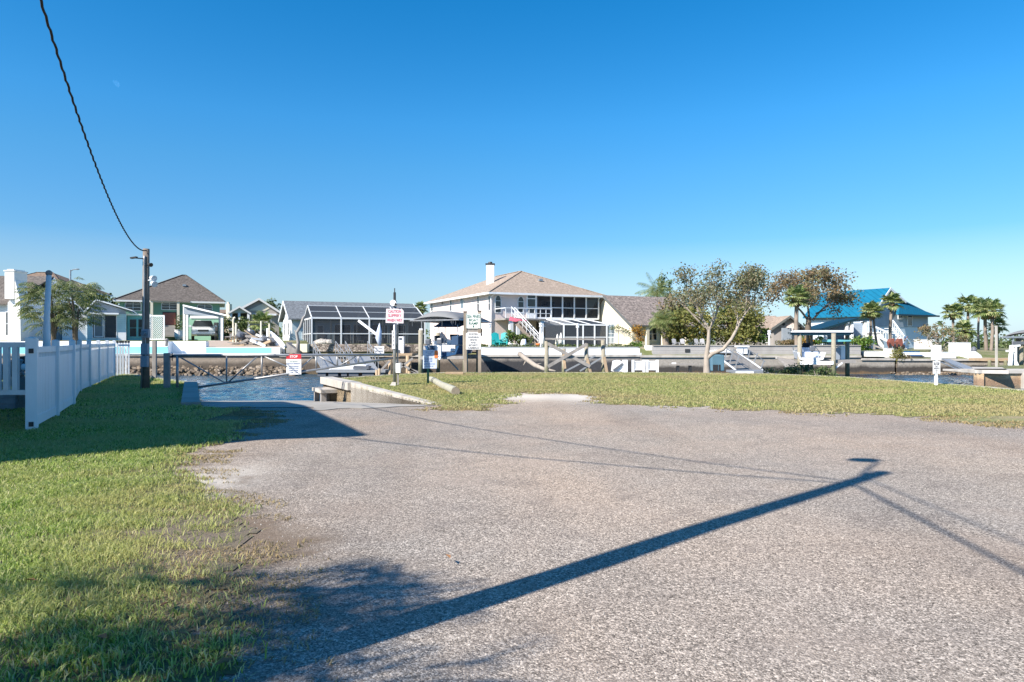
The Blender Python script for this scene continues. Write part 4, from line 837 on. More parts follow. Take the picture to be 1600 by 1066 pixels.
# platform dock with white railing
Yd = 34.0
dk = T('dock', 'low timber dock behind the lawn carrying the white railing and bench', 'dock', V(xat(1010, Yd+1), Yd+1, -.35))
mb = MB(); mb.box((xat(938, Yd), Yd-.4, -.32), (xat(1128, Yd), Yd+2.2, -.2)); mb.build('deck', mt['wood_grey'], dk)
for px in (945, 1000, 1060, 1120): MB().cbox((xat(px, Yd), Yd+2, -1.3), (.2, .2, 1.95)).build('piling', mt['piling'], dk)
wr = T('white_railing', 'white baluster railing at the edge of the lawn between timber frame and bench', 'railing', V(xat(993, Yd), Yd, -.2))
for px in (974.5, 978.5, 989, 1006, 1011, 1027): mb = MB(); mb.box((xat(px, Yd)-.06, Yd-.06, -.2), (xat(px, Yd)+.06, Yd+.06, P(0, 562.5, Yd).z)); mb.build('post', mt['white'], wr)
mb = MB(); 
for a, b in ((989.5, 1005.5), (1011.5, 1026.5)):
    mb.box((xat(a, Yd), Yd-.03, P(0, 565.5, Yd).z), (xat(b, Yd), Yd+.03, P(0, 564, Yd).z)); mb.box((xat(a, Yd), Yd-.03, P(0, 578.5, Yd).z), (xat(b, Yd), Yd+.03, P(0, 577, Yd).z))
mb.build('rail', mt['white'], wr)
for a, b in ((990, 1005), (1012, 1026)):
    mb = MB(); n = 9
    for i in range(n): x = xat(a+(b-a)*(i+.5)/n, Yd); mb.box((x-.016, Yd-.016, P(0, 577, Yd).z), (x+.016, Yd+.016, P(0, 565, Yd).z))
    mb.build('balusters', mt['white'], wr)
bx = T('dock_box', 'white fibreglass dock box left of the white railing', 'box', V(xat(966, Yd), Yd, -.2)); mb = MB(); mb.prism([P(957.5, 581, Yd), P(960, 564.5, Yd), P(967, 563, Yd), P(973, 565, Yd), P(973, 581, Yd)], (0, .7, 0)); mb.build('body', mt['gel'], bx, bevel=.03)
mb = MB(); mb.beam(P(958, 579, Yd-.08), P(973, 568, Yd-.08), .05, .08); mb.build('hose', mt['engine'], bx)
bn = T('bench', 'grey plank bench on two dark legs at the lawn edge left of the bare tree', 'bench', V(xat(1070, Yd), Yd, -.2))
mb = MB(); mb.box(P(1049, 571.3, Yd), P(1091, 569, Yd)+V(0,.5,0)); mb.build('seat', mt['wood_grey'], bn)
for px in (1060.5, 1079.5): mb = MB(); mb.box(P(px-1.3, 581, Yd+.05), P(px+1.3, 571.4, Yd+.05)+V(0,.35,0)); mb.build('leg', mt['dark'], bn)
mb = MB(); mb.box(P(1051, 569, Yd+.1), P(1056.5, 566.8, Yd+.1)+V(0,.2,0)); tag(mb.build('carton', mt['signw']), 'small white carton lying on the grey bench', 'box')
bb = T('kayak_locker', 'blue green fibreglass locker with dark openings right behind the bare tree', 'locker', V(xat(1118, 34.4), 34.4, -.2)); Yk = 34.4
mb = MB(); mb.box(P(1112, 580, Yk), P(1132, 554.5, Yk)+V(0, 1, 0)); mb.build('body', mt['bluebox'], bb, bevel=.04)
for a, b in ((1114, 1122), (1123, 1126)): mb = MB(); mb.box(P(a, 580, Yk-.01), P(b, 570, Yk-.01)+V(0,.03,0)); mb.build('opening', mt['dark'], bb)
# aluminium gangway and float at mid right
def gangway(name, label, rails, deck, mat='alu', w=1.1, posts=5, rh=1.0, rm='wframe', white=True):
    (ax, ay, aY), (bx_, by, bY) = deck; a = P(ax, ay, aY); b = P(bx_, by, bY)
    g = T(name, label, 'gangway', a); d = (b-a).normalized(); n = V(-d.y, d.x, 0).normalized()*w/2
    mb = MB(); mb.prism([a-n, b-n, b+n, a+n], (0, 0, -.07)); mb.build('deck', mt[mat], g)
    for sgn in (-1, 1):
        mb = MB(); mb.beam(a+n*sgn, b+n*sgn, .06, .16); mb.build('stringer', mt[rm], g)
        if rh:
            mb = MB(); mb.tube([a+n*sgn+V(0,0,rh), b+n*sgn+V(0,0,rh)], .025, 6); mb.tube([a+n*sgn+V(0,0,rh*.5), b+n*sgn+V(0,0,rh*.5)], .018, 6); mb.build('handrail', mt['gframe'], g)
            for i in range(posts): q = a.lerp(b, (i+.3)/posts)+n*sgn; mb = MB(); mb.beam(q, q+V(0,0,rh), .05, .05); mb.build('rail_post', mt['alu'], g)
    return g
Yg = 41.0
g1 = T('gangway', 'aluminium gangway with slanted rail posts going down to the float beside the bare tree', 'gangway', P(1150, 560, Yg+4))
for k, (pts, ps) in enumerate([([(1128, 562), (1150, 579)], [(1132, 564, 1136, 545), (1140, 568, 1146, 546), (1148, 577, 1155, 555)]), ([(1152, 550), (1192, 578)], [(1165, 577, 1172, 547), (1158, 572, 1162, 545), (1178, 566, 1184, 552), (1189, 576, 1194, 563)])]):
    Y_ = Yg+1.2*k; mb = MB(); mb.beam(P(*pts[0], Y_), P(*pts[1], Y_), .08, .10); mb.build('stringer', mt['white'], g1)
    for (x0, y0, x1, y1) in ps: mb = MB(); mb.beam(P(x0, y0, Y_), P(x1, y1, Y_), .055, .055); mb.build('rail_post', mt['alu'], g1)
mb = MB(); mb.prism([P(1128, 562, Yg), P(1150, 579, Yg), P(1192, 578, Yg+1.3), P(1152, 550, Yg+1.3)], (0, 0, -.06)); mb.build('deck', mt['wood_grey'], g1)
mb = MB(); mb.tube([P(1136, 545, Yg), P(1160, 561, Yg)], .03, 6); mb.tube([P(1168, 546, Yg+1.2), P(1184, 556, Yg+1.2), P(1196, 566, Yg+1.2)], .025, 6); mb.tube([P(1146, 546, Yg), P(1172, 562, Yg)], .02, 6); mb.build('handrail', mt['gframe'], g1)
fl = T('floating_dock', 'white edged floating dock at the foot of the slanted aluminium gangway', 'dock', P(1175, 582, 38.5)); mb = MB(); mb.box(P(1150, 583.5, 38.5), P(1204, 580, 38.5)+V(0, 1.8, 0)); mb.build('deck', mt['alu'], fl)
mb = MB(); mb.box(P(1150, 583.3, 38.4), P(1178, 580.5, 38.4)+V(0,.08,0)); mb.build('fender', mt['white'], fl); mb = MB(); mb.box(P(1152, 590, 38.7), P(1202, 583.6, 38.7)+V(0,1.5,0)); mb.build('float', mt['engine'], fl)
g2 = T('gangway', 'dark shaded gangway leaning from the block wall down to the mangrove', 'gangway', P(1216, 558, 49)); mb = MB(); mb.prism([P(1214, 558, 49), P(1238, 582, 46), P(1252, 582, 46), P(1240, 562, 49)], (0, 0, -.12)); mb.build('deck', mt['wood_grey'], g2); mb = MB(); mb.box(P(1215, 561, 49), P(1241, 557, 49)+V(0,.4,0)); mb.build('landing', mt['concl'], g2)
g3 = T('gangway', 'long grey gangway slanting down from the far seawall behind the right hand sign', 'gangway', P(1475, 562, 51)); mb = MB(); mb.prism([P(1472, 561, 51), P(1483, 560.5, 51), P(1533, 579.5, 40), P(1515, 580, 40)], (0, 0, -.1)); mb.build('deck', mt['alu'], g3)
mb = MB(); mb.beam(P(1472, 561.5, 51), P(1511, 582.5, 40), .06, .12); mb.beam(P(1470, 566, 50), P(1499, 579, 41), .06, .06); mb.build('stringer', mt['gframe'], g3)
mb = MB(); mb.box(P(1500, 581.5, 39.5), P(1534, 578.2, 39.5)+V(0, 1.6, 0)); tag(mb.build('dock_platform', mt['concl'], bevel=.02), 'pale flat landing at the foot of the long grey gangway', 'dock')
# ------------------------------------------------------------------ middle-left docks below the screened cottage
Yk = 46.5
fd = T('floating_dock', 'long grey floating dock on dark floats behind the ramp gate', 'dock', P(550, 586, Yk))
mb = MB(); mb.box(P(494, 582.3, Yk), P(602, 578.6, Yk)+V(0, 1.6, 0)); mb.build('deck', mt['alu'], fd)
for a, b in ((496, 509), (513, 528), (533, 542), (545, 560), (566, 584), (588, 600)): mb = MB(); mb.box(P(a, 588, Yk+.1), P(b, 582.4, Yk+.1)+V(0, 1.3, 0)); mb.build('float', mt['engine'], fd)
for k, (x0, lab) in enumerate(((499, 'left grey aluminium gangway down to the floating dock behind the gate sign'), (549, 'right grey aluminium gangway down to the floating dock left of the warning sign pole'))):
    a, b = P(x0+8, 553, 52), P(x0+23, 577.5, 47.5); g = T('gangway', lab, 'gangway', a, 0, 'twin gangways of the floating dock')
    n = V(.85, 0, 0); mb = MB(); mb.prism([a-n, b-n, b+n, a+n], (0, 0, -.06)); mb.build('deck', mt['alu'], g)
    for sg_ in (-1, 1):
        mb = MB(); mb.tube([a+n*sg_+V(0,0,.95), b+n*sg_+V(0,0,.95)], .025, 6); mb.tube([a+n*sg_+V(0,0,.5), b+n*sg_+V(0,0,.5)], .02, 6); mb.build('handrail', mt['alu'], g)
        for i in range(5): q = a.lerp(b, i/4)+n*sg_; mb = MB(); mb.beam(q, q+V(0,0,.95), .045, .045); mb.build('rail_post', mt['alu'], g)
ky = T('skiff', 'small white skiff with dark cockpit lying on the floating dock', 'boat', P(548, 578, Yk+.5))
mb = MB(); mb.prism([P(513, 578, Yk+.2), P(520, 572, Yk+.2), P(545, 569.5, Yk+.2), P(572, 570.5, Yk+.2), P(574, 578, Yk+.2)], (0, 1.0, 0)); mb.build('hull', mt['gel'], ky, bevel=.05)
mb = MB(); mb.prism([P(551, 576, Yk+.13), P(553, 571.5, Yk+.13), P(576, 572.5, Yk+.13), P(576, 576.5, Yk+.13)], (0, .9, 0)); mb.build('cockpit', mt['engine'], ky)
pr_ = T('timber_pier', 'brown timber pier with diagonal braces between the gate and the canopy boat lift', 'pier', P(612, 590, 45))
mb = MB(); mb.box(P(615, 556, 47), P(644, 552.3, 47)+V(0, 3, 0)); mb.box(P(600, 557.5, 49), P(640, 555.5, 49)+V(0, 3, 0)); mb.build('deck', mt['wood_new'], pr_)
for px, y0, Y_ in ((609.5, 562, 46), (640, 563, 46), (588.5, 578, 45), (592.5, 576, 45), (637, 556, 47)): pile('post', None, px, y0, 0, Y_, .13 if px > 600 else .09, root=pr_, m='wood_new')
for a, b in (((593, 581), (609, 564)), ((618, 580), (645, 560)), ((618, 563), (650, 583)), ((640, 577), (654, 582))): mb = MB(); mb.beam(P(*a, 45.7), P(*b, 45.7), .07, .14); mb.build('brace', mt['wood_grey'], pr_)
eb = T('electric_cabinet', 'tall pale grey electric cabinet on the timber pier right of the number board', 'cabinet', P(625.5, 552.3, 47.5)); mb = MB(); mb.box(P(621.5, 552.3, 47.4), P(630.8, 526, 47.4)+V(0,.5,0)); mb.build('body', mt['signw'], eb, bevel=.02)
mb = MB(); mb.box(P(623.5, 531, 47.37), P(627.5, 528, 47.37)+V(0,.02,0)); mb.box(P(622.5, 552, 47.37), P(625, 547, 47.37)+V(0,.02,0)); mb.build('lock', mt['engine'], eb)
mb = MB(); mb.box(P(631.5, 552.3, 47.8), P(640, 543, 47.8)+V(0,.6,0)); mb.box(P(631, 543.3, 47.75), P(640.6, 541.8, 47.75)+V(0,.7,0)); tag(mb.build('bin', mt['engine'], bevel=.02), 'dark bin standing right of the pale electric cabinet on the pier', 'bin')
# ------------------------------------------------------------------ boats
def outboard(root, c, s=1.0, yaw=0):
    fr = frame(c, yaw); mb = MB(fr)
    mb.prism([(-.22*s, -.30*s, .55*s), (.22*s, -.30*s, .55*s), (.2*s, .3*s, .62*s), (-.2*s, .3*s, .62*s)], (0, 0, .48*s)); e_ = mb.build('outboard_motor', mt['engine'], root, bevel=.07*s)
    mb = MB(fr); mb.prism([(-.09*s, -.15*s, -.55*s), (.09*s, -.15*s, -.55*s), (.09*s, .18*s, -.5*s), (-.09*s, .18*s, -.5*s)], (0, 0, 1.08*s)); mb.cbox((0, .02*s, -.35*s), (.3*s, .45*s, .03*s)); mb.tube([(0, -.2*s, -.6*s), (0, .25*s, -.6*s)], [.09*s, .04*s], 8); mb.build('leg', mt['gel'], e_)
def boat(name, label, c, yaw, L_, W_, H_, hullm, consolem='gel', top=None):
    root = T(name, label, 'boat', c, 0); fr = frame(c, yaw); mb = MB(fr); vs = []; fs = []; ns = 9
    for i in range(ns):
        t = i/(ns-1); y = t*L_; wd = W_/2*(1-max(0, (t-.45)/.55)**2.2); kz = H_*.55*max(0, (t-.6)/.4)**2; sz = H_+H_*.25*t*t
        vs += [(-wd, y, sz), (-wd*.82, y, kz+.28*H_), (0, y, kz), (wd*.82, y, kz+.28*H_), (wd, y, sz), (wd*.86, y, sz), (wd*.75, y, kz+.45*H_), (-wd*.75, y, kz+.45*H_), (-wd*.86, y, sz)]
    for i in range(ns-1):
        for j in range(9): fs.append((i*9+j, i*9+(j+1)%9, (i+1)*9+(j+1)%9, (i+1)*9+j))
    fs += [(0,1,2,3,4,5,6,7,8), tuple((ns-1)*9+j for j in range(8, -1, -1))]
    mb.add(vs, fs); mb.build('hull', mt[hullm], root, smooth=False)
    mb = MB(fr); mb.prism([(-W_*.17, L_*.38, H_*.5), (W_*.17, L_*.38, H_*.5), (W_*.17, L_*.38, H_*1.5), (-W_*.17, L_*.38, H_*1.5)], (0, L_*.14, 0)); mb.build('console', mt[consolem], root, bevel=.04)
    mb = MB(fr); mb.prism([(-W_*.3, L_*.12, H_*.5), (W_*.3, L_*.12, H_*.5), (W_*.3, L_*.12, H_*1.05), (-W_*.3, L_*.12, H_*1.05)], (0, L_*.1, 0)); mb.build('seat', mt[consolem], root, bevel=.04)
    mb = MB(fr); mb.prism([(-W_*.16, L_*.5, H_*1.5), (W_*.16, L_*.5, H_*1.5), (W_*.14, L_*.44, H_*2.0), (-W_*.14, L_*.44, H_*2.0)], (0, .02, 0)); mb.build('windscreen', mt['glass'], root)
    mb = MB(fr)
    for s in (-1, 1): mb.tube([(s*W_*.46, L_*.5, H_*1.1), (s*W_*.42, L_*.7, H_*1.55), (s*W_*.2, L_*.93, H_*1.7)], .02, 6); mb.tube([(s*W_*.42, L_*.7, H_*1.2), (s*W_*.42, L_*.7, H_*1.55)], .018, 6)
    mb.build('bow_rail', mt['chrome'], root)
    outboard(root, fr @ V(0, -.25, H_*.55), H_*1.05, yaw); return root, fr
# canopy boat lift
cl = T('canopy_boat_lift', 'boat lift with arched grey canvas canopy on pilings in front of the tan house', 'boat lift', P(700, 580, 44))
A, B, C2, D = P(641, 499.5, 44.5), P(716, 502.5, 42.5), P(768, 503, 48), P(699, 500, 50.5)
for q in (A, B, C2, D): q.z = 2.87
mb = MB(); n = 10; m_ = 8; hgt = .66; vs = []
for i in range(n+1):
    for j in range(m_+1):
        s, t = i/n, j/m_; q = A.lerp(B, s).lerp(D.lerp(C2, s), t); ez = min(1, 4.5*min(t, 1-t)+.25); q = q+V(0, 0, hgt*(math.sin(math.pi*min(1, max(0, s)))**.75)*math.sin(math.pi*.5*min(1, ez*1.0))); vs.append(q)
mb.add(vs, [(i*(m_+1)+j, (i+1)*(m_+1)+j, (i+1)*(m_+1)+j+1, i*(m_+1)+j+1) for i in range(n) for j in range(m_)])
cv = mb.build('canopy', mt['canvas'], cl, smooth=True); so = cv.modifiers.new('solid', 'SOLIDIFY'); so.thickness = .03
mb = MB()
for a, b in ((A, B), (B, C2), (C2, D), (D, A)): mb.tube([a, b], .045, 6)
for t in (.2, .4, .6, .8): mb.tube([A.lerp(B, i/8).lerp(D.lerp(C2, i/8), t)+V(0,0,hgt*math.sin(math.pi*i/8)**.75-.05) for i in range(9)], .022, 6)
mb.build('canopy_frame', mt['galv'], cl)
for px, y0, Y_ in ((657.5, 516, 44), (727, 517, 43.2), (747, 525, 48), (684.5, 520, 49.5)):
    pile('piling', None, px, y0, 0, Y_, .16 if Y_ < 46 else .14, root=cl); mb = MB(); mb.box(P(px-2.5, y0, Y_-.1), P(px+2.5, y0-2.5, Y_-.1)+V(0,.3,0)); mb.build('motor', mt['gel'], cl)
    mb = MB(); mb.beam(P(px+1.2, y0, Y_), V(xat(px+1.2, Y_), Y_, 2.9), .05, .05); mb.build('canopy_post', mt['galv'], cl)
mb = MB(); mb.beam(P(657, 559.5, 43.9), P(727, 558.5, 43.1), .12, .2); mb.beam(P(684, 556, 49.4), P(747, 556, 47.9), .12, .2); mb.beam(P(700, 561, 43.6), P(716, 578, 44), .08, .08); mb.build('cradle_beam', mt['wood_grey'], cl)
mb = MB(); rr = random.Random(3)
for i in range(46):
    s = rr.random(); t = rr.choice([0, 1, rr.random()]); q = A.lerp(B, s).lerp(D.lerp(C2, s), t); mb.beam(q+V(0,0,-.02), q+V(rr.uniform(-.02,.02),0,-rr.uniform(.15,.5)), .012, .012)
mb.build('tie_cord', mt['galv'], cl)
b1, f1 = boat('centre_console_boat', 'white and navy boat with outboard and blue cover hanging in the canopy lift', P(690, 559, 43.4), R(-14), 5.6, 2.3, .75, 'gel_b')
mb = MB(f1); mb.add([(-.9, .8, 1.95), (.9, .8, 1.95), (1.0, 3.0, 2.3), (-1.0, 3.0, 2.3), (0, 1.9, 2.75)], [(0,1,4),(1,2,4),(2,3,4),(3,0,4),(0,3,2,1)]); mb.build('boat_cover', mt['canvas_b'], b1)
mb = MB(f1); mb.prism([(.62, .1, .8), (1.08, .1, .8), (1.08, 3.8, 1.0), (.62, 3.8, 1.0)], (0, 0, .55)); mb.build('side_curtain', mt['canvas_b'], b1, bevel=.03)
mb = MB(f1)
for s in (-.8, .8):
    for y in (.8, 2.9): mb.tube([(s, y, .7), (s, y, 2.1)], .025, 6)
mb.build('top_post', mt['wframe'], b1)
b1b, _ = boat('skiff_boat', 'white boat stern with tall grey engine at the left side of the canopy lift', P(671, 558, 44.2), R(-8), 4.4, 1.35, .7, 'gel')
# flat roofed boat lift on the right
fl2 = T('roofed_boat_lift', 'boat lift with thin flat roof on green stained pilings in front of the blue house', 'boat lift', P(1280, 583, 44))
mb = MB(); a, b = P(1236, 519.5, 44), P(1333, 519.5, 44); a2, b2 = P(1243, 520.5, 48.5), P(1332, 520.5, 48.5)
for q in (a2, b2): q.z = a.z+.12
mb.prism([a, b, b2, a2], (0, 0, .09)); mb.build('roof', mt['white'], fl2); mb = MB(); mb.beam(a+V(.1,.1,-.1), b+V(-.1,.1,-.1), .06, .18); mb.beam(a2+V(.1,-.1,-.1), b2+V(-.1,-.1,-.1), .06, .18)
for i in range(9): q = a.lerp(b, i/8); r_ = a2.lerp(b2, i/8); mb.beam(q+V(0,.1,-.08), r_+V(0,-.1,-.08), .05, .12)
mb.build('rafter', mt['teal_dark'], fl2)
for px, Y_ in ((1249.5, 44.2), (1302.5, 43.5), (1324, 45.5), (1268, 48), (1262, 48.2)): pile('piling', None, px, 521, 0, Y_, .14 if Y_ < 47 else .10, root=fl2)
mb = MB(); mb.box(P(1303, 567.5, 43.6), P(1337, 562.5, 43.6)+V(0, 2, 0)); mb.build('platform', mt['wood_grey'], fl2)
mb = MB(); mb.beam(P(1250, 567, 44), P(1302, 567, 43.4), .14, .22); mb.beam(P(1303, 577, 43.6), P(1316, 567, 43.6), .08, .08); mb.build('cradle_beam', mt['white'], fl2)
mb = MB(); mb.prism([P(1301, 530.5, 43.6), P(1330, 531.5, 43.6), P(1330, 533.5, 43.6), P(1301, 534.5, 43.6)], (0, 1.5, 0)); mb.build('teal_canopy', mt['aqua_trim'], fl2)
boat('fishing_boat', 'white fishing boat with grey outboard resting in the flat roofed lift', P(1268, 566, 43.7), R(-16), 5.0, 1.7, .62, 'wframe', 'signb')
db = T('dock_cabinet', 'blue grey dock cabinet and pump station at the right post of the flat roofed lift', 'cabinet', P(1316, 562.5, 44.6)); mb = MB(); mb.box(P(1306, 562.4, 44.4), P(1313, 544, 44.4)+V(0,.6,0)); mb.build('body', mt['boxblue'], db, bevel=.03); mb = MB(); mb.box(P(1313.5, 562.4, 44.5), P(1321, 540, 44.5)+V(0,.5,0)); mb.build('rack', mt['gel'], db, bevel=.03)
# right edge lift with domed canopy
rl = T('canopy_boat_lift', 'boat lift with dark domed canopy at the right edge of the picture', 'boat lift', P(1600, 570, 45))
mb = MB(); n = 10; m_ = 6; vs = []
A, B, C2, D = P(1566, 527, 44.5), P(1650, 527, 44.5), P(1655, 527, 50.5), P(1572, 527, 50.5)
for q in (A, B, C2, D): q.z = 1.8
for i in range(n+1):
    for j in range(m_+1): s, t = i/n, j/m_; q = A.lerp(B, s).lerp(D.lerp(C2, s), t); vs.append(q+V(0,0,.55*math.sin(math.pi*s)**.7*math.sin(math.pi*(.12+.76*t))**.5))
mb.add(vs, [(i*(m_+1)+j, (i+1)*(m_+1)+j, (i+1)*(m_+1)+j+1, i*(m_+1)+j+1) for i in range(n) for j in range(m_)]); mb.build('canopy', mt['canvas'], rl, smooth=True).modifiers.new('s', 'SOLIDIFY').thickness = .03
mb = MB(); mb.beam(A, B, .06, .12); mb.beam(B, C2, .06, .12); mb.beam(D, C2, .06, .12); mb.beam(A, D, .06, .12); mb.build('canopy_frame', mt['gframe'], rl)
for px, Y_ in ((1583, 44.6), (1596, 45), (1590, 50), (1640, 44.6)): mb = MB(); mb.tube([V(xat(px, Y_), Y_, -2), V(xat(px, Y_), Y_, 1.8)], .07 if px < 1590 else .12, 8); mb.build('post', mt['gframe'] if px < 1590 else mt['piling'], rl)
mb = MB(); mb.beam(P(1583, 536, 44.5), P(1640, 536, 44.5), .1, .2); mb.build('lift_beam', mt['engine'], rl)
wl_ = T('timber_stand', 'white timber frame at the dock under the dark domed canopy', 'stand', P(1582, 572, 44)); 
mb = MB(); mb.beam(P(1578, 574, 44), P(1580.5, 540, 44), .2, .12); mb.beam(P(1587, 572, 44), P(1587, 540, 44), .1, .1); mb.build('post', mt['white'], wl_); mb = MB(); mb.beam(P(1572, 548.5, 44), P(1588, 548.5, 44), .08, .12); mb.beam(P(1578, 541, 44), P(1594, 540, 44), .08, .12); mb.beam(P(1586, 562, 44), P(1591, 573, 44), .08, .12); mb.build('rail', mt['white'], wl_)
dd = T('dock', 'timber dock with ragged edge along the right far shore', 'dock', P(1570, 565, 50)); mb = MB(); mb.box(P(1542, 564.5, 50), P(1700, 560.5, 50)+V(0, 2, 0)); mb.build('deck', mt['wood_new'], dd)
for px in (1546, 1558, 1571, 1580, 1592): pile('piling', None, px, 563, 0, 50, .12, root=dd)
mb = MB(); mb.beam(V(xat(1557, 41.5), 41.5, -.02), P(1556.5, 509, 41.5), .10, .10); tag(mb.build('dock_post', mt['concl']), 'tall slim timber post on the grass of the right bank', 'post')
# ------------------------------------------------------------------ building parts
def window(root, fr, x0, x1, z0, z1, glass='glass', fm='wframe', mull=1, rows=1, arch=False, t=.07, y=0.0):
    mb = MB(fr); t = min(t, (x1-x0)*.18)
    if arch:
        n = 10; h = (z1-z0)*.30; top = [((x0+x1)/2+(x1-x0)/2*math.cos(math.pi*i/n), z1-h+h*math.sin(math.pi*i/n)) for i in range(n+1)]
        out = [(x0, z0), (x1, z0)]+top; cx, cz = (x0+x1)/2, (z0+z1)/2
        mb.prism([(a, y-.06, b) for a, b in out], (0, .08, 0)); ino = [(cx+(a-cx)*(1-2*t/(x1-x0)), y-.07, cz+(b-cz)*(1-2*t/(z1-z0))) for a, b in out]
        f = mb.build('window', mt[fm], root); mp = MB(fr); mp.prism(ino, (0, .008, 0)); mp.build('pane', mt[glass], f)
    else:
        mb.box((x0, y-.06, z0), (x1, y+.02, z0+t)); mb.box((x0, y-.06, z1-t), (x1, y+.02, z1)); mb.box((x0, y-.06, z0+t), (x0+t, y+.02, z1-t)); mb.box((x1-t, y-.06, z0+t), (x1, y+.02, z1-t))
        f = mb.build('window', mt[fm], root); mp = MB(fr); mp.box((x0+t, y-.035, z0+t), (x1-t, y-.015, z1-t)); mp.build('pane', mt[glass], f)
    mb = MB(fr); yy = y-.085
    for i in range(1, mull+1): x = x0+(x1-x0)*i/(mull+1); mb.box((x-.02, yy, z0+t), (x+.02, yy+.03, z1-t*1.5))
    for i in range(1, rows+1): z = z0+(z1-z0)*i/(rows+1); mb.box((x0+t, yy+.005, z-.02), (x1-t, yy+.035, z+.02))
    if mb.v: mb.build('muntin', mt[fm], f)
    return f
def wpx(root, wl, fr, x0, y0, x1, y1, **k):
    a = wl.at(x0, y0); b = wl.at(x1, y1); zt = (a[1]+wl.at(x1, y0)[1])/2; zb = (b[1]+wl.at(x0, y1)[1])/2
    return window(root, fr, a[0], b[0], zb, zt, **k)
def hip(root, fr, x0, y0, x1, y1, z, h, mat, over=.5, fas='fascia', ridge=None):
    X0, X1, Y0, Y1 = x0-over, x1+over, y0-over, y1+over; W_, D_ = X1-X0, Y1-Y0; s = min(W_, D_)/2
    if W_ >= D_: r0, r1 = (X0+s, (Y0+Y1)/2), (X1-s, (Y0+Y1)/2)
    else: r0, r1 = ((X0+X1)/2, Y0+s), ((X0+X1)/2, Y1-s)
    if ridge: r0, r1 = ridge
    v = [(X0,Y0,z),(X1,Y0,z),(X1,Y1,z),(X0,Y1,z),(*r0,z+h),(*r1,z+h)]
    mb = MB(fr)
    if W_ >= D_: mb.add(v, [(0,1,5,4),(1,2,5),(2,3,4,5),(3,0,4)])
    else: mb.add(v, [(0,1,4),(1,2,5,4),(2,3,5),(3,0,4,5)])
    rf = mb.build('roof', mt[mat], root)
    mb = MB(fr); mb.box((X0, Y0, z-.2), (X1, Y1, z-.004)); mb.build('fascia', mt[fas], rf)
    mb = MB(fr); q0, q1 = V(*r0, z+h+.02), V(*r1, z+h+.02); far = (((X0,Y0),q0), ((X1,Y0),q1 if W_ >= D_ else q0))
    mb.beam(q0, q1+V(.02,.02,0), .28, .05)
    for (a, b), q in far: mb.beam(V(a, b, z+.03), q, .24, .05)
    mb.build('ridge_cap', mt[mat], rf)
    mb = MB(fr); c_ = V(*r0, z+h).lerp(V((X0+X1)/2, Y0, z), .45); mb.cbox((c_.x+.8, c_.y, c_.z+.12), (.4, .4, .22)); mb.build('roof_vent', mt['gframe'], rf); return rf
def gable(root, fr, x0, x1, y0, y1, z, h, mat, over=.4, th=.12, axis='x', fas='fascia', apex=.5, wallm=None):
    """ridge along axis; gable triangles filled when wallm is given"""
    if axis == 'x':
        pr = [(y0-over, z-over*h/((y1-y0)*apex)), (y0+(y1-y0)*apex, z+h), (y1+over, z-over*h/((y1-y0)*(1-apex)))]
        mk = lambda a, b, x: (x, a, b); e0, e1 = x0-over, x1+over; dv = (e1-e0, 0, 0)
    else:
        pr = [(x0-over, z-over*h/((x1-x0)*apex)), (x0+(x1-x0)*apex, z+h), (x1+over, z-over*h/((x1-x0)*(1-apex)))]
        mk = lambda a, b, x: (a, x, b); e0, e1 = y0-over, y1+over; dv = (0, e1-e0, 0)
    mb = MB(fr)
    poly = [mk(a, b, e0) for a, b in pr]+[mk(a, b+th, e0) for a, b in reversed(pr)]
    mb.prism(poly, dv); rf = mb.build('roof', mt[mat], root)
    mb = MB(fr)
    for e in (e0-.03, e1-.02):
        for i in (0, 1):
            (a, b), (c, d) = pr[i], pr[i+1]; mb.prism([mk(a, b-.10, e), mk(c, d-.10, e), mk(c, d+th+.012, e), mk(a, b+th+.012, e)], (.05, 0, 0) if axis == 'x' else (0, .05, 0))
        mb.build('rake', mt[fas], rf); mb = MB(fr)
    if wallm:
        mb = MB(fr); (a, b), (c, d), (e, f) = pr
        a2, e2 = (y0, y1) if axis == 'x' else (x0, x1)
        lo, hi = (x0, x1) if axis == 'x' else (y0, y1)
        for q in (lo, hi-.12): mb = MB(fr); mb.prism([mk(a2, z-.02, q), mk(e2, z-.02, q), mk(c, z+h-.02, q)], (.12, 0, 0) if axis == 'x' else (0, .12, 0)); mb.build('gable', mt[wallm], root)
    return rf
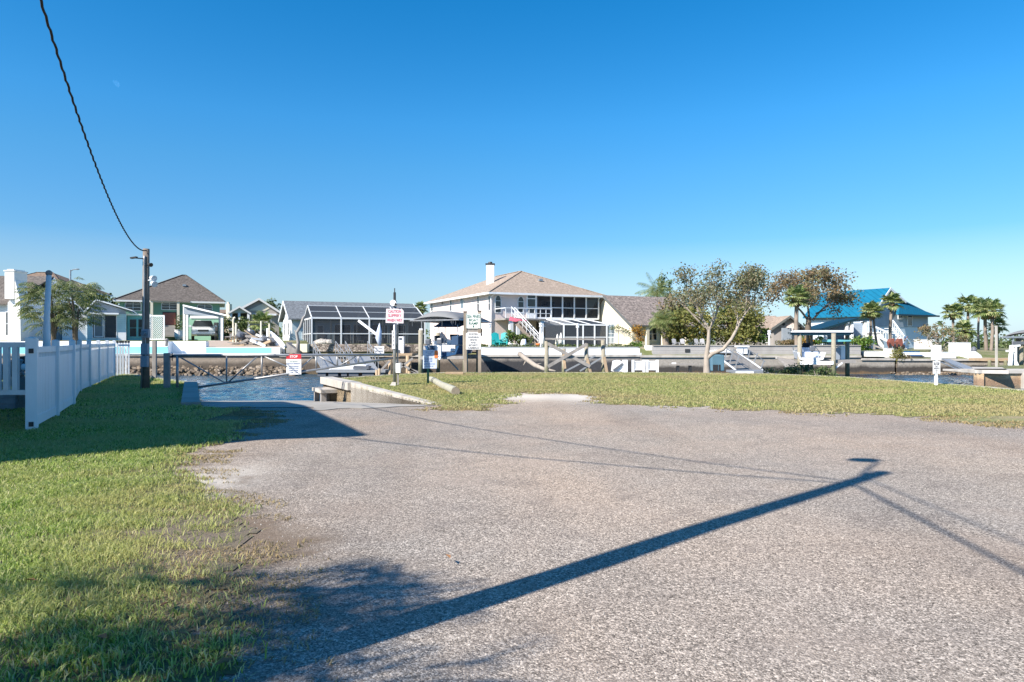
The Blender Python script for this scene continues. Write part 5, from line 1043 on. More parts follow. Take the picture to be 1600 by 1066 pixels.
# ------------------------------------------------------------------ plants
def leaves(mb, c, r, n, s, rnd, hang=0, shell=.35):
    for _ in range(n):
        while True:
            d = Vector((rnd.gauss(0, 1), rnd.gauss(0, 1), rnd.gauss(0, 1)))
            if d.length > .01: break
        d.normalize(); k = rnd.random()**shell; p = Vector((c[0]+d.x*r[0]*k, c[1]+d.y*r[1]*k, c[2]+d.z*r[2]*k))
        a = Vector((rnd.gauss(0, 1), rnd.gauss(0, 1), rnd.gauss(0, .6)-hang)).normalized(); b = a.orthogonal().normalized()
        b = (Matrix.Rotation(rnd.random()*6.28, 3, a) @ b); L_ = s*rnd.uniform(.6, 1.4); w_ = L_*rnd.uniform(.3, .5)
        mb.add([p-b*w_*.0, p+a*L_*.5+b*w_, p+a*L_, p+a*L_*.5-b*w_], [(0,1,2,3)])
def grow(mb, p, d, L_, r, depth, rnd, tips, spread=.55, up=.15, minr=.006, split=(2, 3)):
    pts = [p]; q = p; dd = d.copy()
    for i in range(3): dd = (dd+Vector((rnd.gauss(0, .10), rnd.gauss(0, .10), rnd.gauss(0, .07)+up*.3))).normalized(); q = q+dd*L_/3; pts.append(q)
    mb.tube(pts, [r, r*.88, r*.78, r*.66], 7 if depth > 2 else 5, caps=False)
    if depth <= 1: tips.append((pts[2], q))
    if depth == 0: return
    for _ in range(rnd.choice(split)):
        nd = (dd+Vector((rnd.gauss(0, spread), rnd.gauss(0, spread), rnd.gauss(0, spread*.6)+up))).normalized()
        grow(mb, q, nd, L_*rnd.uniform(.62, .85), max(minr, r*.6), depth-1, rnd, tips, spread, up, minr, split)
def tree(name, label, base, limbs, leafm, bark='bark', n=30, ls=.2, cr=.5, seed=1, depth=3, spread=.55, up=.1, group=None, trunk=None, cat='tree', tipf=1.0, blobs=()):
    """limbs: (start point, direction, length, radius)"""
    rnd = random.Random(seed); root = T(name, label, cat, base, 0, group); mb = MB(); tips = []
    if trunk: mb.tube(trunk[0], trunk[1], 10, caps=False)
    for s, d, L_, r in limbs: grow(mb, Vector(s), Vector(d).normalized(), L_, r, depth, rnd, tips, spread, up)
    mb.build('trunk', mt[bark], root, smooth=True)
    ml = MB()
    for a, b in tips:
        if rnd.random() > tipf: continue
        k = rnd.uniform(.5, 1.3); leaves(ml, b, (cr*k, cr*k, cr*.75*k), int(n*k), ls, rnd)
    for c, r, nn in blobs: leaves(ml, c, r, nn, ls, rnd)
    ml.build('crown', mt[leafm], root); return root
def bush(name, label, c, r, n, ls, leafm, seed=1, cat='bush', group=None, stems=6, bark='barkd', clumps=14, kind=None):
    rnd = random.Random(seed); root = T(name, label, cat, V(c[0], c[1], c[2]-r[2]), 0, group); ml = MB()
    for i in range(clumps):
        a = rnd.random()*6.28; k = rnd.random()**.5; e = V(c[0]+math.cos(a)*r[0]*k*.8, c[1]+math.sin(a)*r[1]*k*.8, c[2]+rnd.uniform(-.75, .75)*r[2]*(1-.4*k)); q = rnd.uniform(.25, .5)
        leaves(ml, e, (r[0]*q, r[1]*q, r[2]*q*.9), n//clumps, ls, rnd)
    ml.build('foliage', mt[leafm], root); mb = MB()
    for i in range(stems): a = rnd.random()*6.28; b = V(c[0]+math.cos(a)*r[0]*.2, c[1]+math.sin(a)*r[1]*.2, c[2]-r[2]*1.02); mb.tube([b, V(c[0]+math.cos(a)*r[0]*.5, c[1]+math.sin(a)*r[1]*.5, c[2]+r[2]*.3)], [.04, .015], 5)
    mb.build('stem', mt[bark], root); return root
def fan_frond(mb, p, d, L_, rnd, n=13, stiff=1.0):
    d = Vector(d).normalized(); side = d.cross(V(0,0,1)); side = side.normalized() if side.length > .05 else V(1,0,0); upv = side.cross(d)
    st = p+d*L_*.5+V(0,0,-.04*L_); mb.tube([p, st], [.02, .012], 4, caps=False)
    for i in range(n):
        a = (i/(n-1)-.5)*3.6; v = (d*math.cos(a)+side*math.sin(a)).normalized(); l = L_*.55*(1-.35*abs(a)/1.9)*rnd.uniform(.85, 1.1)
        w_ = L_*.06; t = v.cross(upv).normalized()*w_; m = st+v*l*.55+upv*.05*L_; e = st+v*l+V(0,0,-l*.16*stiff)
        mb.add([st, m+t, e, m-t], [(0,1,2,3)])
def feather(mb, p, d, L_, rnd, droop=.9, n=16, wl=.42, ww=1):
    d = Vector(d).normalized(); pts = []; q = p.copy(); dd = d.copy(); k = 9
    for i in range(k): pts.append(q.copy()); q = q+dd*L_/k; dd = (dd+V(0,0,-droop/k)).normalized()
    pts.append(q); mb.tube(pts, [.02*(1-i/(k+2)) for i in range(k+1)], 4, caps=False)
    for i in range(n):
        t = .12+.86*i/(n-1); j = min(k-1, int(t*k)); a = pts[j].lerp(pts[j+1], t*k-j); f = (pts[j+1]-pts[j]).normalized(); s = f.cross(V(0,0,1)); s = s.normalized() if s.length > .05 else V(1,0,0)
        l = wl*L_*math.sin(math.pi*(.15+.8*t))**.6*rnd.uniform(.8, 1.1)
        for sg in (-1, 1):
            v = (s*sg+f*.55+V(0,0,-.45)).normalized(); w_ = f*.028*L_*.6*ww; m = a+v*l*.5
            mb.add([a-w_, m+w_*.9, a+v*l+V(0,0,-l*.15), m-w_*.9], [(0,1,2,3)])
def palm(label, base, top, r, cr, seed, kind='fan', n=34, group=None, skirt=True, name='palm_tree', leafm='palmleaf'):
    rnd = random.Random(seed); root = T(name, label, 'palm', base, 0, group); base = Vector(base); top = Vector(top); mid = base.lerp(top, .5)+V(rnd.uniform(-.1, .1), 0, 0)
    mb = MB(); mb.tube([base, base+V(0,0,.25), mid, top], [r*1.4, r*1.1, r, r*.9], 10); mb.build('trunk', mt['barkp'], root, smooth=True)
    ml = MB()
    for i in range(n):
        a = i*2.39996+rnd.uniform(-.2, .2); e = math.asin(.98-1.55*(i/n))*.95+rnd.uniform(-.2, .2); d = V(math.cos(a)*math.cos(e), math.sin(a)*math.cos(e), math.sin(e))
        if kind == 'fan': fan_frond(ml, top+V(0,0,.05), d, cr*rnd.uniform(.85, 1.1), rnd)
        else: feather(ml, top+V(0,0,.05), d, cr*rnd.uniform(.85, 1.1), rnd)
    ml.build('crown', mt[leafm], root)
    if skirt:
        ms = MB()
        for i in range(26): a = rnd.random()*6.28; q = top-V(0,0,rnd.uniform(.0, .5)); v = V(math.cos(a), math.sin(a), -.4); ms.add([q, q+v*r*2+V(0,0,.15), q+v*r*2.4-V(0,0,.15), q-V(0,0,.25)], [(0,1,2,3)])
        ms.build('boots', mt['palmdead'], root)
    return root
BB = lambda px, py, Y: P(px, py, Y)
# ------------------------------------------------------------------ A: far left houses
loc = P(-30, 531, 60); h = T('house', 'white house with grey roof and square white chimney at the left edge', 'house', loc); fr = frame(loc, R(0))
x = lambda px, Y=60: xat(px, Y)-loc.x; z = lambda py, Y=60: E-(py-H0)/F*Y-loc.z
mb = MB(fr); mb.box((x(-160), 0, -.3), (x(37), 8, z(476))); mb.build('wall', mt['white_sid'], h)
mb = MB(fr); mb.prism([(x(-165), -.5, z(477)), (x(18), -.5, z(477)), (x(36), 4, z(434, 64)), (x(-165), 4, z(432, 64))], (0, 0, .12)); mb.prism([(x(-165), 8.5, z(477)), (x(38), 8.5, z(477)), (x(36), 4, z(434, 64)), (x(-165), 4, z(432, 64))], (0, 0, .12)); mb.build('roof', mt['shin_grey'], h)
mb = MB(fr); mb.prism([(x(18), -.45, z(477)), (x(38), 8, z(477)), (x(36), 4, z(434, 64)), (x(34), 2.6, z(456))], (.08, 0, 0)); mb.build('gable', mt['whitew'], h)
mb = MB(fr); mb.prism([(x(20), -.6, -.3), (x(37.5), -.6, -.3), (x(37.5), -.6, z(462)), (x(34), -.6, z(457)), (x(20), -.6, z(474))], (0, .5, 0)); mb.build('bay', mt['white_sid'], h)
window(h, fr, x(9), x(15), z(525), z(487), mull=0)
mb = MB(fr); mb.box((x(20.5), -1.0, z(468)), (x(35), -.3+.9, z(426))); ch = mb.build('chimney', mt['whitew'], h); mb = MB(fr); mb.box((x(20.5)-.06, -1.06, z(426)), (x(35)+.06, .66, z(424))); mb.box((x(23), -.9, z(424)), (x(33), .5, z(422.3))); mb.build('chimney_cap', mt['whitew'], ch)
mb = MB(fr); mb.prism([(x(36.5), -1.0, -.3), (x(45), -1.0, -.3), (x(44), -1.0, z(470)), (x(36.5), -1.0, z(440))], (0, 1.2, 0)); mb.build('chimney_breast', mt['whitew'], h)
loc = P(40, 531, 84); h = T('house', 'house with brown hip roof behind the white chimney', 'house', loc); fr = frame(loc, R(0))
x = lambda px, Y=84: xat(px, Y)-loc.x; z = lambda py, Y=84: E-(py-H0)/F*Y-loc.z
mb = MB(fr); mb.box((x(-40), 0, -.3), (x(100), 9, z(453))); mb.build('wall', mt['tan_wall'], h); hip(h, fr, x(-40), 0, x(100), 9, z(453), z(417)-z(450), 'shin_rust', .5)
# leafy trees beyond the fence
for i, (px, pb, pt, sp, lab) in enumerate([(84, 524, 452, .78, 'feathery green tree just right of the tall pale pole beyond the fence'), (119, 524, 446, .46, 'taller slim feathery tree with dark trunk left of the aqua cottage')]):
    Y = 31; b = P(px, pb, Y); rnd = random.Random(20+i); root = T('leafy_tree', lab, 'tree', V(b.x, Y, -.2), 0, 'feathery trees beyond the white fence'); mb = MB(); ml = MB(); tips = []
    cx, cz = b.x, P(0, (pb+pt)/2-22, Y).z
    for k in range(4): e = P(px+rnd.uniform(-26, 20)*sp, rnd.uniform(455, 490), Y+rnd.uniform(-.8, .8)); mb.tube([V(b.x+rnd.uniform(-.1, .1), Y, -.2), V(b.x+rnd.uniform(-.1, .1), Y, 1.3), b.lerp(e, .7)+V(0,0,.2), e], [.09, .075, .05, .02], 6, caps=False)
    for k in range(190 if i == 0 else 120):
        a = rnd.random()*6.28; q = rnd.random()**.5; e = V(cx+(-.1 if i == 0 else .05)+math.cos(a)*1.12*sp*q, Y+math.sin(a)*1.0*q, cz+rnd.uniform(-1.55, .85)*(1.1-.45*q)); d = V(math.cos(a)*.8+rnd.gauss(0, .3), math.sin(a)*.8, rnd.uniform(-.1, .9)); feather(ml, e, d, .58, rnd, 1.3, 6, .55, 2.6)
    mb.build('trunk', mt['barkd'], root, smooth=True); ml.build('crown', mt['leafpinn'], root)
sl_ = T('street_lamp', 'small distant street lamp above the feathery trees', 'street lamp', V(xat(110, 75), 75, 1.5)); mb = MB(); mb.tube([V(xat(110, 75), 75, 1.5), P(110, 422, 75)], .09, 6); mb.tube([P(110, 424, 75), P(114, 421.5, 75), P(120, 420.5, 75)], .05, 6); mb.build('pole', mt['gframe'], sl_); mb = MB(); mb.ell(P(121, 420.8, 75), (.25, .15, .08), 8, 5); mb.build('lamp_head', mt['gframe'], sl_)
bush('dark_bush', 'dark bushy tree behind the aqua cottage', P(155, 480, 80), (2.6, 2, 2.6), 1800, .3, 'leafdark', 5)
# aqua cottage
Yc = 63; loc = P(100, 532, Yc); h = T('cottage', 'aqua and white cottage with low gable and sliding glass door behind the fence', 'cottage', loc); fr = frame(loc, R(26)); wq = Wall(loc, R(26))
x = lambda px: wq.x(px); z = lambda py, Y=None: wq.z(158, py)
mb = MB(fr); mb.box((x(96), .4, -.3), (x(136), 7, z(491))); mb.build('wall', mt['white_sid'], h); mb = MB(fr); mb.box((x(136.1), 0, -.3), (x(197), 7, z(490))); mb.build('wall', mt['aqua_wall'], h)
mb = MB(fr); mb.prism([(x(130), -.5, z(492)), (x(151), -.5, z(470)), (x(208), -.5, z(486)), (x(208), -.5, z(484.5)), (x(151), -.5, z(467.5)), (x(128), -.5, z(490.5))], (0, 8, 0)); mb.build('roof', mt['white'], h)
mb = MB(fr); mb.prism([(x(136), -.02, z(490.5)), (x(197), -.02, z(490.5)), (x(197), -.02, z(485)), (x(151), -.02, z(471))], (0, .1, 0)); mb.build('gable', mt['boxblue'], h)
mb = MB(fr); mb.prism([(x(138), -.6, z(489)), (x(186), -.6, z(489)), (x(186), -.6, z(491.5)), (x(138), -.6, z(491.5))], (0, .55, 0)); mb.build('awning', mt['white'], h)
window(h, fr, x(144), x(183), z(529), z(491.8), mull=1, rows=0, y=-.01); window(h, fr, x(147), x(162), z(527), z(493.5), glass='glassl', mull=0, rows=0, y=-.08)
mb = MB(fr); mb.box((x(184.5), -.05, -.3), (x(197.1), -.01, z(519))); mb.build('wainscot', mt['white'], h)
mb = MB(fr); mb.box((x(198), .8, -.3), (x(233), 6, z(492))); pw = mb.build('porch_wall', mt['aqua_trim'], h); mb = MB(fr); mb.box((x(197.2), .3, z(492)), (x(236), 6.2, z(489.5))); mb.build('porch_roof', mt['whitew'], h)
window(h, fr, x(200.5), x(213.8), z(527), z(497), fm='aqua_trim', mull=0, rows=1, y=.78); window(h, fr, x(214.2), x(230), z(527), z(497), fm='aqua_trim', mull=0, rows=1, y=.78)
# green two storey house
Yg = 77; loc = P(187, 532, Yg); h = T('house', 'green stucco house with brown hip roof and arched white windows', 'house', loc); fr = frame(loc, R(23)); wg = Wall(loc, R(23))
x = lambda px: wg.x(px); z = lambda py, Y=None: wg.z(266, py)*((Y/78.5) if Y else 1)
mb = MB(fr); mb.box((x(187), 0, -.3), (x(343), 9, z(471))); mb.build('wall', mt['green_wall'], h)
hip(h, fr, x(187), 0, x(343), 9, z(470.5), z(437)*1.09-z(471)+.3, 'shin_grey', .6, ridge=((x(281), 4.5), (x(287), 4.5)))
mb = MB(fr); a = z(470.5)
mb.add([(x(234), -.9, a-.02), (x(298), -.9, a-.12), (x(269), 2.2, z(451, 80))], [(0,1,2)]); mb.add([(x(234), -.9, a-.02), (x(269), 2.2, z(451, 80)), (x(236), .4, a+.35)], [(0,1,2)]); mb.add([(x(298), -.9, a-.12), (x(296), .4, a+.35), (x(269), 2.2, z(451, 80))], [(0,1,2)]); mb.build('dormer_roof', mt['shin_grey'], h)
for a, b in ((195, 221), (252, 277.5), (308, 332)): window(h, fr, x(a), x(b), z(487 if a < 240 else 484.5), z(470.8 if a < 300 else 473.5), mull=1, rows=2, arch=True)
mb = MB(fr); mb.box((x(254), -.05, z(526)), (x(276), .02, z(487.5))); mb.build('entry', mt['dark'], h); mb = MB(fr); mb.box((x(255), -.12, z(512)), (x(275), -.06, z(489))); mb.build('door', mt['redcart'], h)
mb = MB(fr)
for i in range(7): mb.box((x(257-i*.4), -.3-i*.3, z(511+i*2.6)), (x(274+i*.4), -.0, z(508.5+i*2.6)))
mb.build('steps', mt['conc'], h)
for px in (238, 279): mb = MB(fr); mb.box((x(px-2), -.8, -.3), (x(px+2), -.4, z(470.6))); mb.build('column', mt['cream'], h)
mb = MB(fr); mb.box((x(311), -.04, z(497)), (x(340), .02, z(493))); mb.build('trim', mt['white'], h)
bush('flowering_vine', 'green plant climbing beside the entrance of the green house', P(284, 508, 75), (.7, .5, 1.5), 500, .16, 'leafdark', 8)
mb = MB(); 
tq = T('patio_urn', 'white round urn by the steps of the green house', 'urn', P(279, 530, 72)); mb.tube([P(279, 530, 72), P(279, 526, 72), P(279, 517, 72), P(279, 515, 72)], [.28, .42, .38, .45], 12); mb.build('urn', mt['whitew'], tq)
lt = T('lattice_screen', 'white diagonal lattice screen between service pole and the green house entrance', 'lattice', P(245, 531, 66)); Y = 66; mb = MB()
a, b = P(225, 531, Y), P(257, 492.5, Y); mb.box((a.x, Y, b.z-.12), (b.x, Y+.06, b.z)); mb.box((a.x, Y, a.z), (b.x, Y+.06, a.z+.1)); mb.box((b.x-.1, Y-.01, a.z), (b.x, Y+.07, b.z)); mb.build('frame', mt['white'], lt); mb = MB(); W_, H_ = b.x-a.x, b.z-a.z; n = 0; s = .2
t = -H_
while t < W_:
    for sg in (0, 1):
        x0, z0, x1, z1 = t, 0, t+H_, H_
        if x0 < 0: z0 += -x0; x0 = 0
        if x1 > W_: z1 -= x1-W_; x1 = W_
        if x1 > x0+.03:
            if sg: mb.beam((a.x+x0, Y+.02, a.z+z0), (a.x+x1, Y+.02, a.z+z1), .02, .065, up=(0,1,0))
            else: mb.beam((b.x-x0, Y+.04, a.z+z0), (b.x-x1, Y+.04, a.z+z1), .02, .065, up=(0,1,0))
    t += s
mb.build('lattice', mt['white'], lt)
# carport with a silver pickup
DV = lambda d: (-.40*d, .915*d, 0)
Yq = 60; cp = T('carport', 'white carport with sloping roof standing over the silver truck', 'carport', P(316, 531, Yq)); gq = P(0, 531.5, Yq).z
for px, py in ((287.5, 478), (346.5, 494)): mb = MB(); mb.box((xat(px, Yq)-.09, Yq, gq-.2), (xat(px, Yq)+.09, Yq+.18, P(0, py, Yq).z)); mb.build('post', mt['white'], cp)
for px, py in ((292, 492), (343, 496)): mb = MB(); mb.box((xat(px, Yq+6)-.09, Yq+6, gq-.2), (xat(px, Yq+6)+.09, Yq+6.18, P(0, py, Yq+6).z)); mb.build('post', mt['white'], cp)
mb = MB(); mb.prism([P(285.5, 478.5, Yq-.3), P(353, 494, Yq-.3), P(353, 491.5, Yq-.3), P(285.5, 475.8, Yq-.3)], DV(7)); mb.build('roof', mt['white'], cp)
mb = MB(); mb.prism([P(287, 491, Yq-.02), P(287, 479, Yq-.02), P(349, 493.3, Yq-.02), P(349, 494.5, Yq-.02)], (0, .05, 0)); mb.build('gable_infill', mt['boxblue'], cp)
gb = T('garage', 'teal green garage wall behind the silver truck', 'garage', P(318, 531, 68)); mb = MB(); mb.box(P(292, 533, 68), P(344, 496, 68)+V(0, .4, 0)); mb.build('wall', mt['green_wall'], gb); mb = MB(); mb.box(P(297, 497.5, 67.9), P(341, 493.5, 67.9)+V(0,.08,0)); mb.build('trim', mt['white'], gb); mb = MB(); mb.box(P(334, 531, 67.9), P(340, 504, 67.9)+V(0,.08,0)); mb.build('door', mt['dark'], gb)
tk = P(317.5, 531.6, 61.5); tz = gz(tk.x, 61.5); tk.z = 1.62; trk = T('parked_truck', 'silver truck parked nose out under the white carport', 'truck', tk, 0); f0 = frame(tk, R(25))
mb = MB(f0); sc_ = lambda w_, z_: [(-w_, 0, z_), (w_, 0, z_)]
prof = [(0.0, .55), (-.02, .95), (.1, 1.1), (1.15, 1.22), (1.2, 1.22), (1.85, 1.78), (2.2, 1.86), (3.4, 1.86), (4.0, 1.75), (4.3, 1.2), (5.0, 1.15), (5.05, .5), (4.6, .42), (.2, .38)]
def lay(w_fn): return None
n = len(prof); vs = []; fs = []
for y_, z_ in prof:
    w_ = .97 if z_ < 1.25 else .97-.3*(z_-1.25)/.6
    vs += [(-w_, y_, z_), (w_, y_, z_)]
for i in range(n): fs.append((2*i, 2*((i+1) % n), 2*((i+1) % n)+1, 2*i+1))
fs += [tuple(2*i for i in range(n)), tuple(2*i+1 for i in reversed(range(n)))]
mb.add(vs, fs); mb.build('body', mt['carp'], trk, bevel=.06)
mb = MB(f0); mb.add([(-.86, 1.21, 1.24), (.86, 1.21, 1.24), (.72, 1.82, 1.78), (-.72, 1.82, 1.78)], [(0,1,2,3)]); 
for v_ in range(len(mb.v)): mb.v[v_] = mb.v[v_]+V(0, -.02, .03)
mb.build('windscreen', mt['glass'], trk)
mb = MB(f0); mb.box((-.45, -.05, .78), (.45, -.005, .95)); mb.build('grille', mt['dark'], trk); mb = MB(f0); mb.box((-.92, -.09, .50), (.92, -.0, .68)); mb.build('bumper', mt['chrome'], trk, bevel=.03); mb = MB(f0); mb.box((-.5, -.1, .4), (.5, -.02, .49)); mb.build('air_intake', mt['dark'], trk)
for s in (-1, 1):
    mb = MB(f0); mb.box((s*.55, -.045, .80), (s*.93, .02, .98)); mb.build('headlight', mt['headl'], trk, bevel=.02); mb = MB(f0); mb.box((s*.98, 1.3, 1.2), (s*1.18, 1.42, 1.38)); mb.build('mirror', mt['carp'], trk, bevel=.02)
    mb = MB(f0); mb.box((s*.62, -.1, .54), (s*.8, -.08, .62)); mb.build('fog_lamp', mt['headl'], trk)
    for y_ in (.95, 4.0): mb = MB(f0); mb.tube([(s*.72, y_, .38), (s*.96, y_, .38)], .38, 18); wh = mb.build('wheel', mt['rubber'], trk); mb = MB(f0); mb.tube([(s*.955, y_, .38), (s*.975, y_, .38)], .22, 14); mb.build('rim', mt['chrome'], wh)
# white and teal garden wall on the far left seawall
gw = T('garden_wall', 'long low white wall with teal painted panels on top of the far left seawall', 'wall', V(xat(320, 53), 53, .54)); zt = P(0, 533.5, 52.9).z; zm = P(0, 543, 53).z
mb = MB(); mb.box((xat(-300, 52.7), 52.7, .53), (xat(263, 52.7), 53.5, zt)); mb.box((xat(263.1, 53.3), 53.35, .53), (xat(321, 53.3), 53.9, zt)); mb.box((xat(321.1, 53.3), 53.36, .53), (xat(437, 53.3), 53.9, zm)); mb.build('wall', mt['white'], gw)
mb = MB(); mb.box((xat(-300, 52.68), 52.68, P(0, 552.5, 52.7).z), (xat(262.5, 52.68), 52.72, P(0, 542, 52.7).z)); mb.box((xat(322, 53.34), 53.34, P(0, 551.5, 53.3).z), (xat(424, 53.34), 53.38, P(0, 543.6, 53.3).z)); mb.build('painted_panel', mt['teal'], gw)
mb = MB(); mb.box((xat(200, 52.4), 52.3, .54), (xat(437, 52.4), 53.2, .56)); mb.build('ledge', mt['white'], gw)
mb = MB(); mb.add([V(xat(321.2, 53.5), 53.9, zm-.02), V(xat(437, 53.5), 53.9, zm-.02), V(xat(437, 57), 57.5, 1.55), V(xat(321.2, 57), 57.5, 1.6)], [(0,1,2,3)]); tag(mb.build('bare_slope', soil_mat('pink_soil', (.34,.27,.22), (.45,.37,.31), (.28,.24,.19))), kind='structure')
mb = MB(); mb.tube([P(259.5, 541, 52.5), P(260.5, 533, 52.5)], [.13, .1], 8); mb.ell(P(260, 531.5, 52.5), (.16, .14, .13), 8, 6, .15); tag(mb.build('finial', mt['wood_grey']), 'small weathered finial on the corner of the white garden wall', 'ornament')
# heap of old timber
rr = random.Random(8); dp = T('scrap_heap', 'jumbled heap of grey timber, frames and crates above the teal wall', 'scrap heap', V(xat(400, 56), 56, 1.0)); mbs = [MB() for _ in range(4)]
for i in range(95):
    px = rr.uniform(366, 430); py = rr.uniform(516+(px-366)*.22, 543); Y = rr.uniform(54.6, 57.5); q = P(px, py, Y); q.z = min(q.z, 2.5); a = rr.gauss(.3, .5); L_ = rr.uniform(.5, 1.7); d = V(math.cos(a), rr.gauss(0, .3), -math.sin(a)*.7)
    mbs[i % 4].beam(q-d*L_/2, q+d*L_/2, rr.uniform(.04, .16), rr.uniform(.04, .2))
for m_, k, nm in zip(mbs, ('wood_grey', 'canvas', 'signw', 'wood_new'), ('timber', 'tarpaulin', 'panel', 'plank')): o = m_.build(nm, mt[k], dp); o['kind'] = 'stuff'
mb = MB()
for px, py, Y in ((376, 524, 55.5), (391, 520, 56), (413, 530, 55), (424, 534, 55)): mb = MB(); mb.ell(P(px, py, Y), (.4, .35, .28), 9, 6, .15, rr); mb.build('bucket', mt['engine'], dp)
for i, (px, y0, y1, hk) in enumerate([(364.5, 500, 540, 1), (369, 505, 543, 0), (408, 502, 532, 0), (421, 506, 528, 0)]):
    q = P(px, y1, 55.5); mb = MB(); pts = [q, P(px, y0, 55.5)]+([P(px+.8, y0-3, 55.5), P(px+3, y0-4, 55.5)] if hk else []); mb.tube(pts, .07, 7); tag(mb.build('dock_post', mt['cream']), ['pale hooked post at the left of the timber heap', 'pale straight post close beside the hooked post', 'pale post rising behind the middle of the timber heap', 'short pale post left of the white stair railing'][i], 'post', 'pale posts around the timber heap')
bush('dark_bush', 'dark green shrub right of the carport', P(366, 515, 68), (1.8, 1.4, 1.6), 1500, .22, 'leafdark', 9)
palm('small palm growing in front of the beige gabled house', P(408, 528, 66)-V(0,0,.3), P(409, 506, 66), .14, 1.5, 30, n=26, skirt=False)
bush('olive_bush', 'olive green bush under the small palm by the beige house', P(408, 522, 67), (1.6, 1, .8), 700, .18, 'leafmix', 10)
# beige gabled house
Yh = 95; loc = P(362, 530, Yh); h = T('house', 'beige house with stepped gables and a columned porch far behind the heap', 'house', loc); fr = frame(loc, R(19)); wh_ = Wall(loc, R(19)); x = lambda px: wh_.x(px); z = lambda py, Y=None: wh_.z(400, py)
mb = MB(fr); mb.box((x(364), 0, -.3), (x(436), 9, z(488))); mb.build('wall', mt['beige_sid'], h)
gable(h, fr, x(368), x(437), 0, 9, z(488), z(468)-z(488), 'shin_grey', .5, .2, 'y', 'fascia', .53, 'beige_sid')
gable(h, fr, x(361), x(390), -2.2, 2, z(490), z(481.5)-z(490), 'shin_grey', .3, .15, 'y', 'fascia', .5, 'cream')  # cream on the small gable stands for sunlight on it
mb = MB(fr); mb.prism([(x(388), -.06, z(485.5)), (x(414), -.06, z(485.5)), (x(425), -.06, z(479.5)), (x(411), -.06, z(474))], (0, .05, 0)); mb.build('sunlit_gable_patch', mt['cream'], h)  # cream patch painted on as sunlight across the beige gable
for px in (362.5, 375, 389): mb = MB(fr); mb.box((x(px)-.15, -2.2, -.3), (x(px)+.15, -1.9, z(490))); mb.build('column', mt['white'], h)
mb = MB(fr); mb.box((x(362), -2.15, z(506)), (x(389), -2.05, z(503))); mb.box((x(364), -.05, z(503)), (x(388), .03, z(491))); mb.build('porch_rail', mt['dark'], h)
window(h, fr, x(394), x(405), z(500), z(490), mull=1); window(h, fr, x(417), x(424), z(506), z(494), mull=0, glass='glass')
mb = MB(fr); mb.box((x(415), -.8, z(493)), (x(432), 0, z(490.5))); mb.build('awning', mt['white'], h)
c3 = P(356, 500, 110); h = T('chimney_house', 'cream chimney and low roof of a house far behind the carport', 'house', V(c3.x, 110, 1.2)); mb = MB(); mb.box(P(353, 520, 110), P(358.5, 475, 110)+V(0, 1, 0)); mb.box(P(354.5, 475, 110.2), P(357, 472, 110.2)+V(0,.5,0)); mb.build('chimney', mt['cream'], h); mb = MB(); mb.prism([P(338, 489, 111), P(366, 489, 111), P(360, 484, 114), P(344, 484, 114)], (0, 2, -.2)); mb.box(P(340, 530, 112), P(364, 489, 112)+V(0, 5, 0)); mb.build('roof', mt['shin_rust'], h)
# ------------------------------------------------------------------ B: slate roofed cottage with screen cage
TH = R(25); loc = P(457, 533, 67); loc.z = .95; h = T('cottage', 'slate roofed cottage with shade tinted blue front and bright white gable beside the screened cage', 'cottage', loc); fr = frame(loc, TH); wl = Wall(loc, TH)
ze = wl.z(460, 497); Lx = wl.x(655)
mb = MB(fr); mb.box((0, 0, -.3), (Lx, 7.6, ze)); mb.build('wall', mt['shade_blue_sid'], h)
gable(h, fr, 0, Lx, 0, 7.6, ze, 1.75, 'shin_blue', .45, .14, 'x', 'white', .5, 'white_sid')
mb = MB(fr); mb.box((-.05, .02, -.3), (-.01, 7.58, ze)); mb.build('gable_wall', mt['white_sid'], h)
fg = Matrix.Translation(loc) @ Matrix.Rotation(TH-R(90), 4, 'Z')
for a in (1.9, 5.0):
    window(h, frame(loc, TH) @ Matrix.Rotation(R(-90), 4, 'Z') @ Matrix.Translation((-a-1.0, -.05, 0)), 0, 1.0, ze-1.7, ze-.4, mull=0)
window(h, fr, .9, 1.9, .8, 2.2, mull=0); window(h, fr, 2.3, 3.0, .0, 2.2, mull=0, glass='glassl')
window(h, fr, Lx-5.2, Lx-3.7, .9, 2.3, mull=1); window(h, fr, Lx-3.2, Lx-1.7, .9, 2.3, mull=1)
for i in range(4): window(h, fr, 4.0+1.9*i, 5.7+1.9*i, .2, 2.3, mull=0, rows=0)
cl0 = P(487, 537, 58.5); cl0.z = 1.15; TC = R(23)
cg = T('screen_cage', 'dark screened pool cage with white frame and peaked trusses in front of the cottage', 'screen enclosure', cl0); fc = frame(cl0, TC); wc = Wall(cl0, TC); Lc = wc.x(664); ze = wc.z(500, 496.5); dp_ = 6.0
xs = [0]+[wc.x(p) for p in (533, 577, 621)]+[Lc]
mb = MB(fc)
for xx in xs: mb.box((xx-.06, -.06, 0), (xx+.06, .06, ze)); mb.beam((xx, 0, ze), (xx, dp_*.5, ze+1.15), .07, .12); mb.beam((xx, dp_*.5, ze+1.15), (xx, dp_, ze), .07, .12); mb.box((xx-.05, dp_-.05, 0), (xx+.05, dp_+.05, ze))
mb.box((-.05, -.05, ze-.1), (Lc, .05, ze+.05)); mb.box((-.05, -.04, 1.0), (Lc, .04, 1.08)); mb.box((-.05, -.05, 0), (Lc, .05, .1)); mb.box((0, dp_*.5-.04, ze+1.11), (Lc, dp_*.5+.04, ze+1.2)); mb.box((-.04, -.04, ze-.1), (.04, dp_, ze+.03)); mb.box((-.04, -.04, 1.0), (.04, dp_, 1.07))
mb.box((0, dp_*.25-.03, ze+.55), (Lc, dp_*.25+.03, ze+.62))
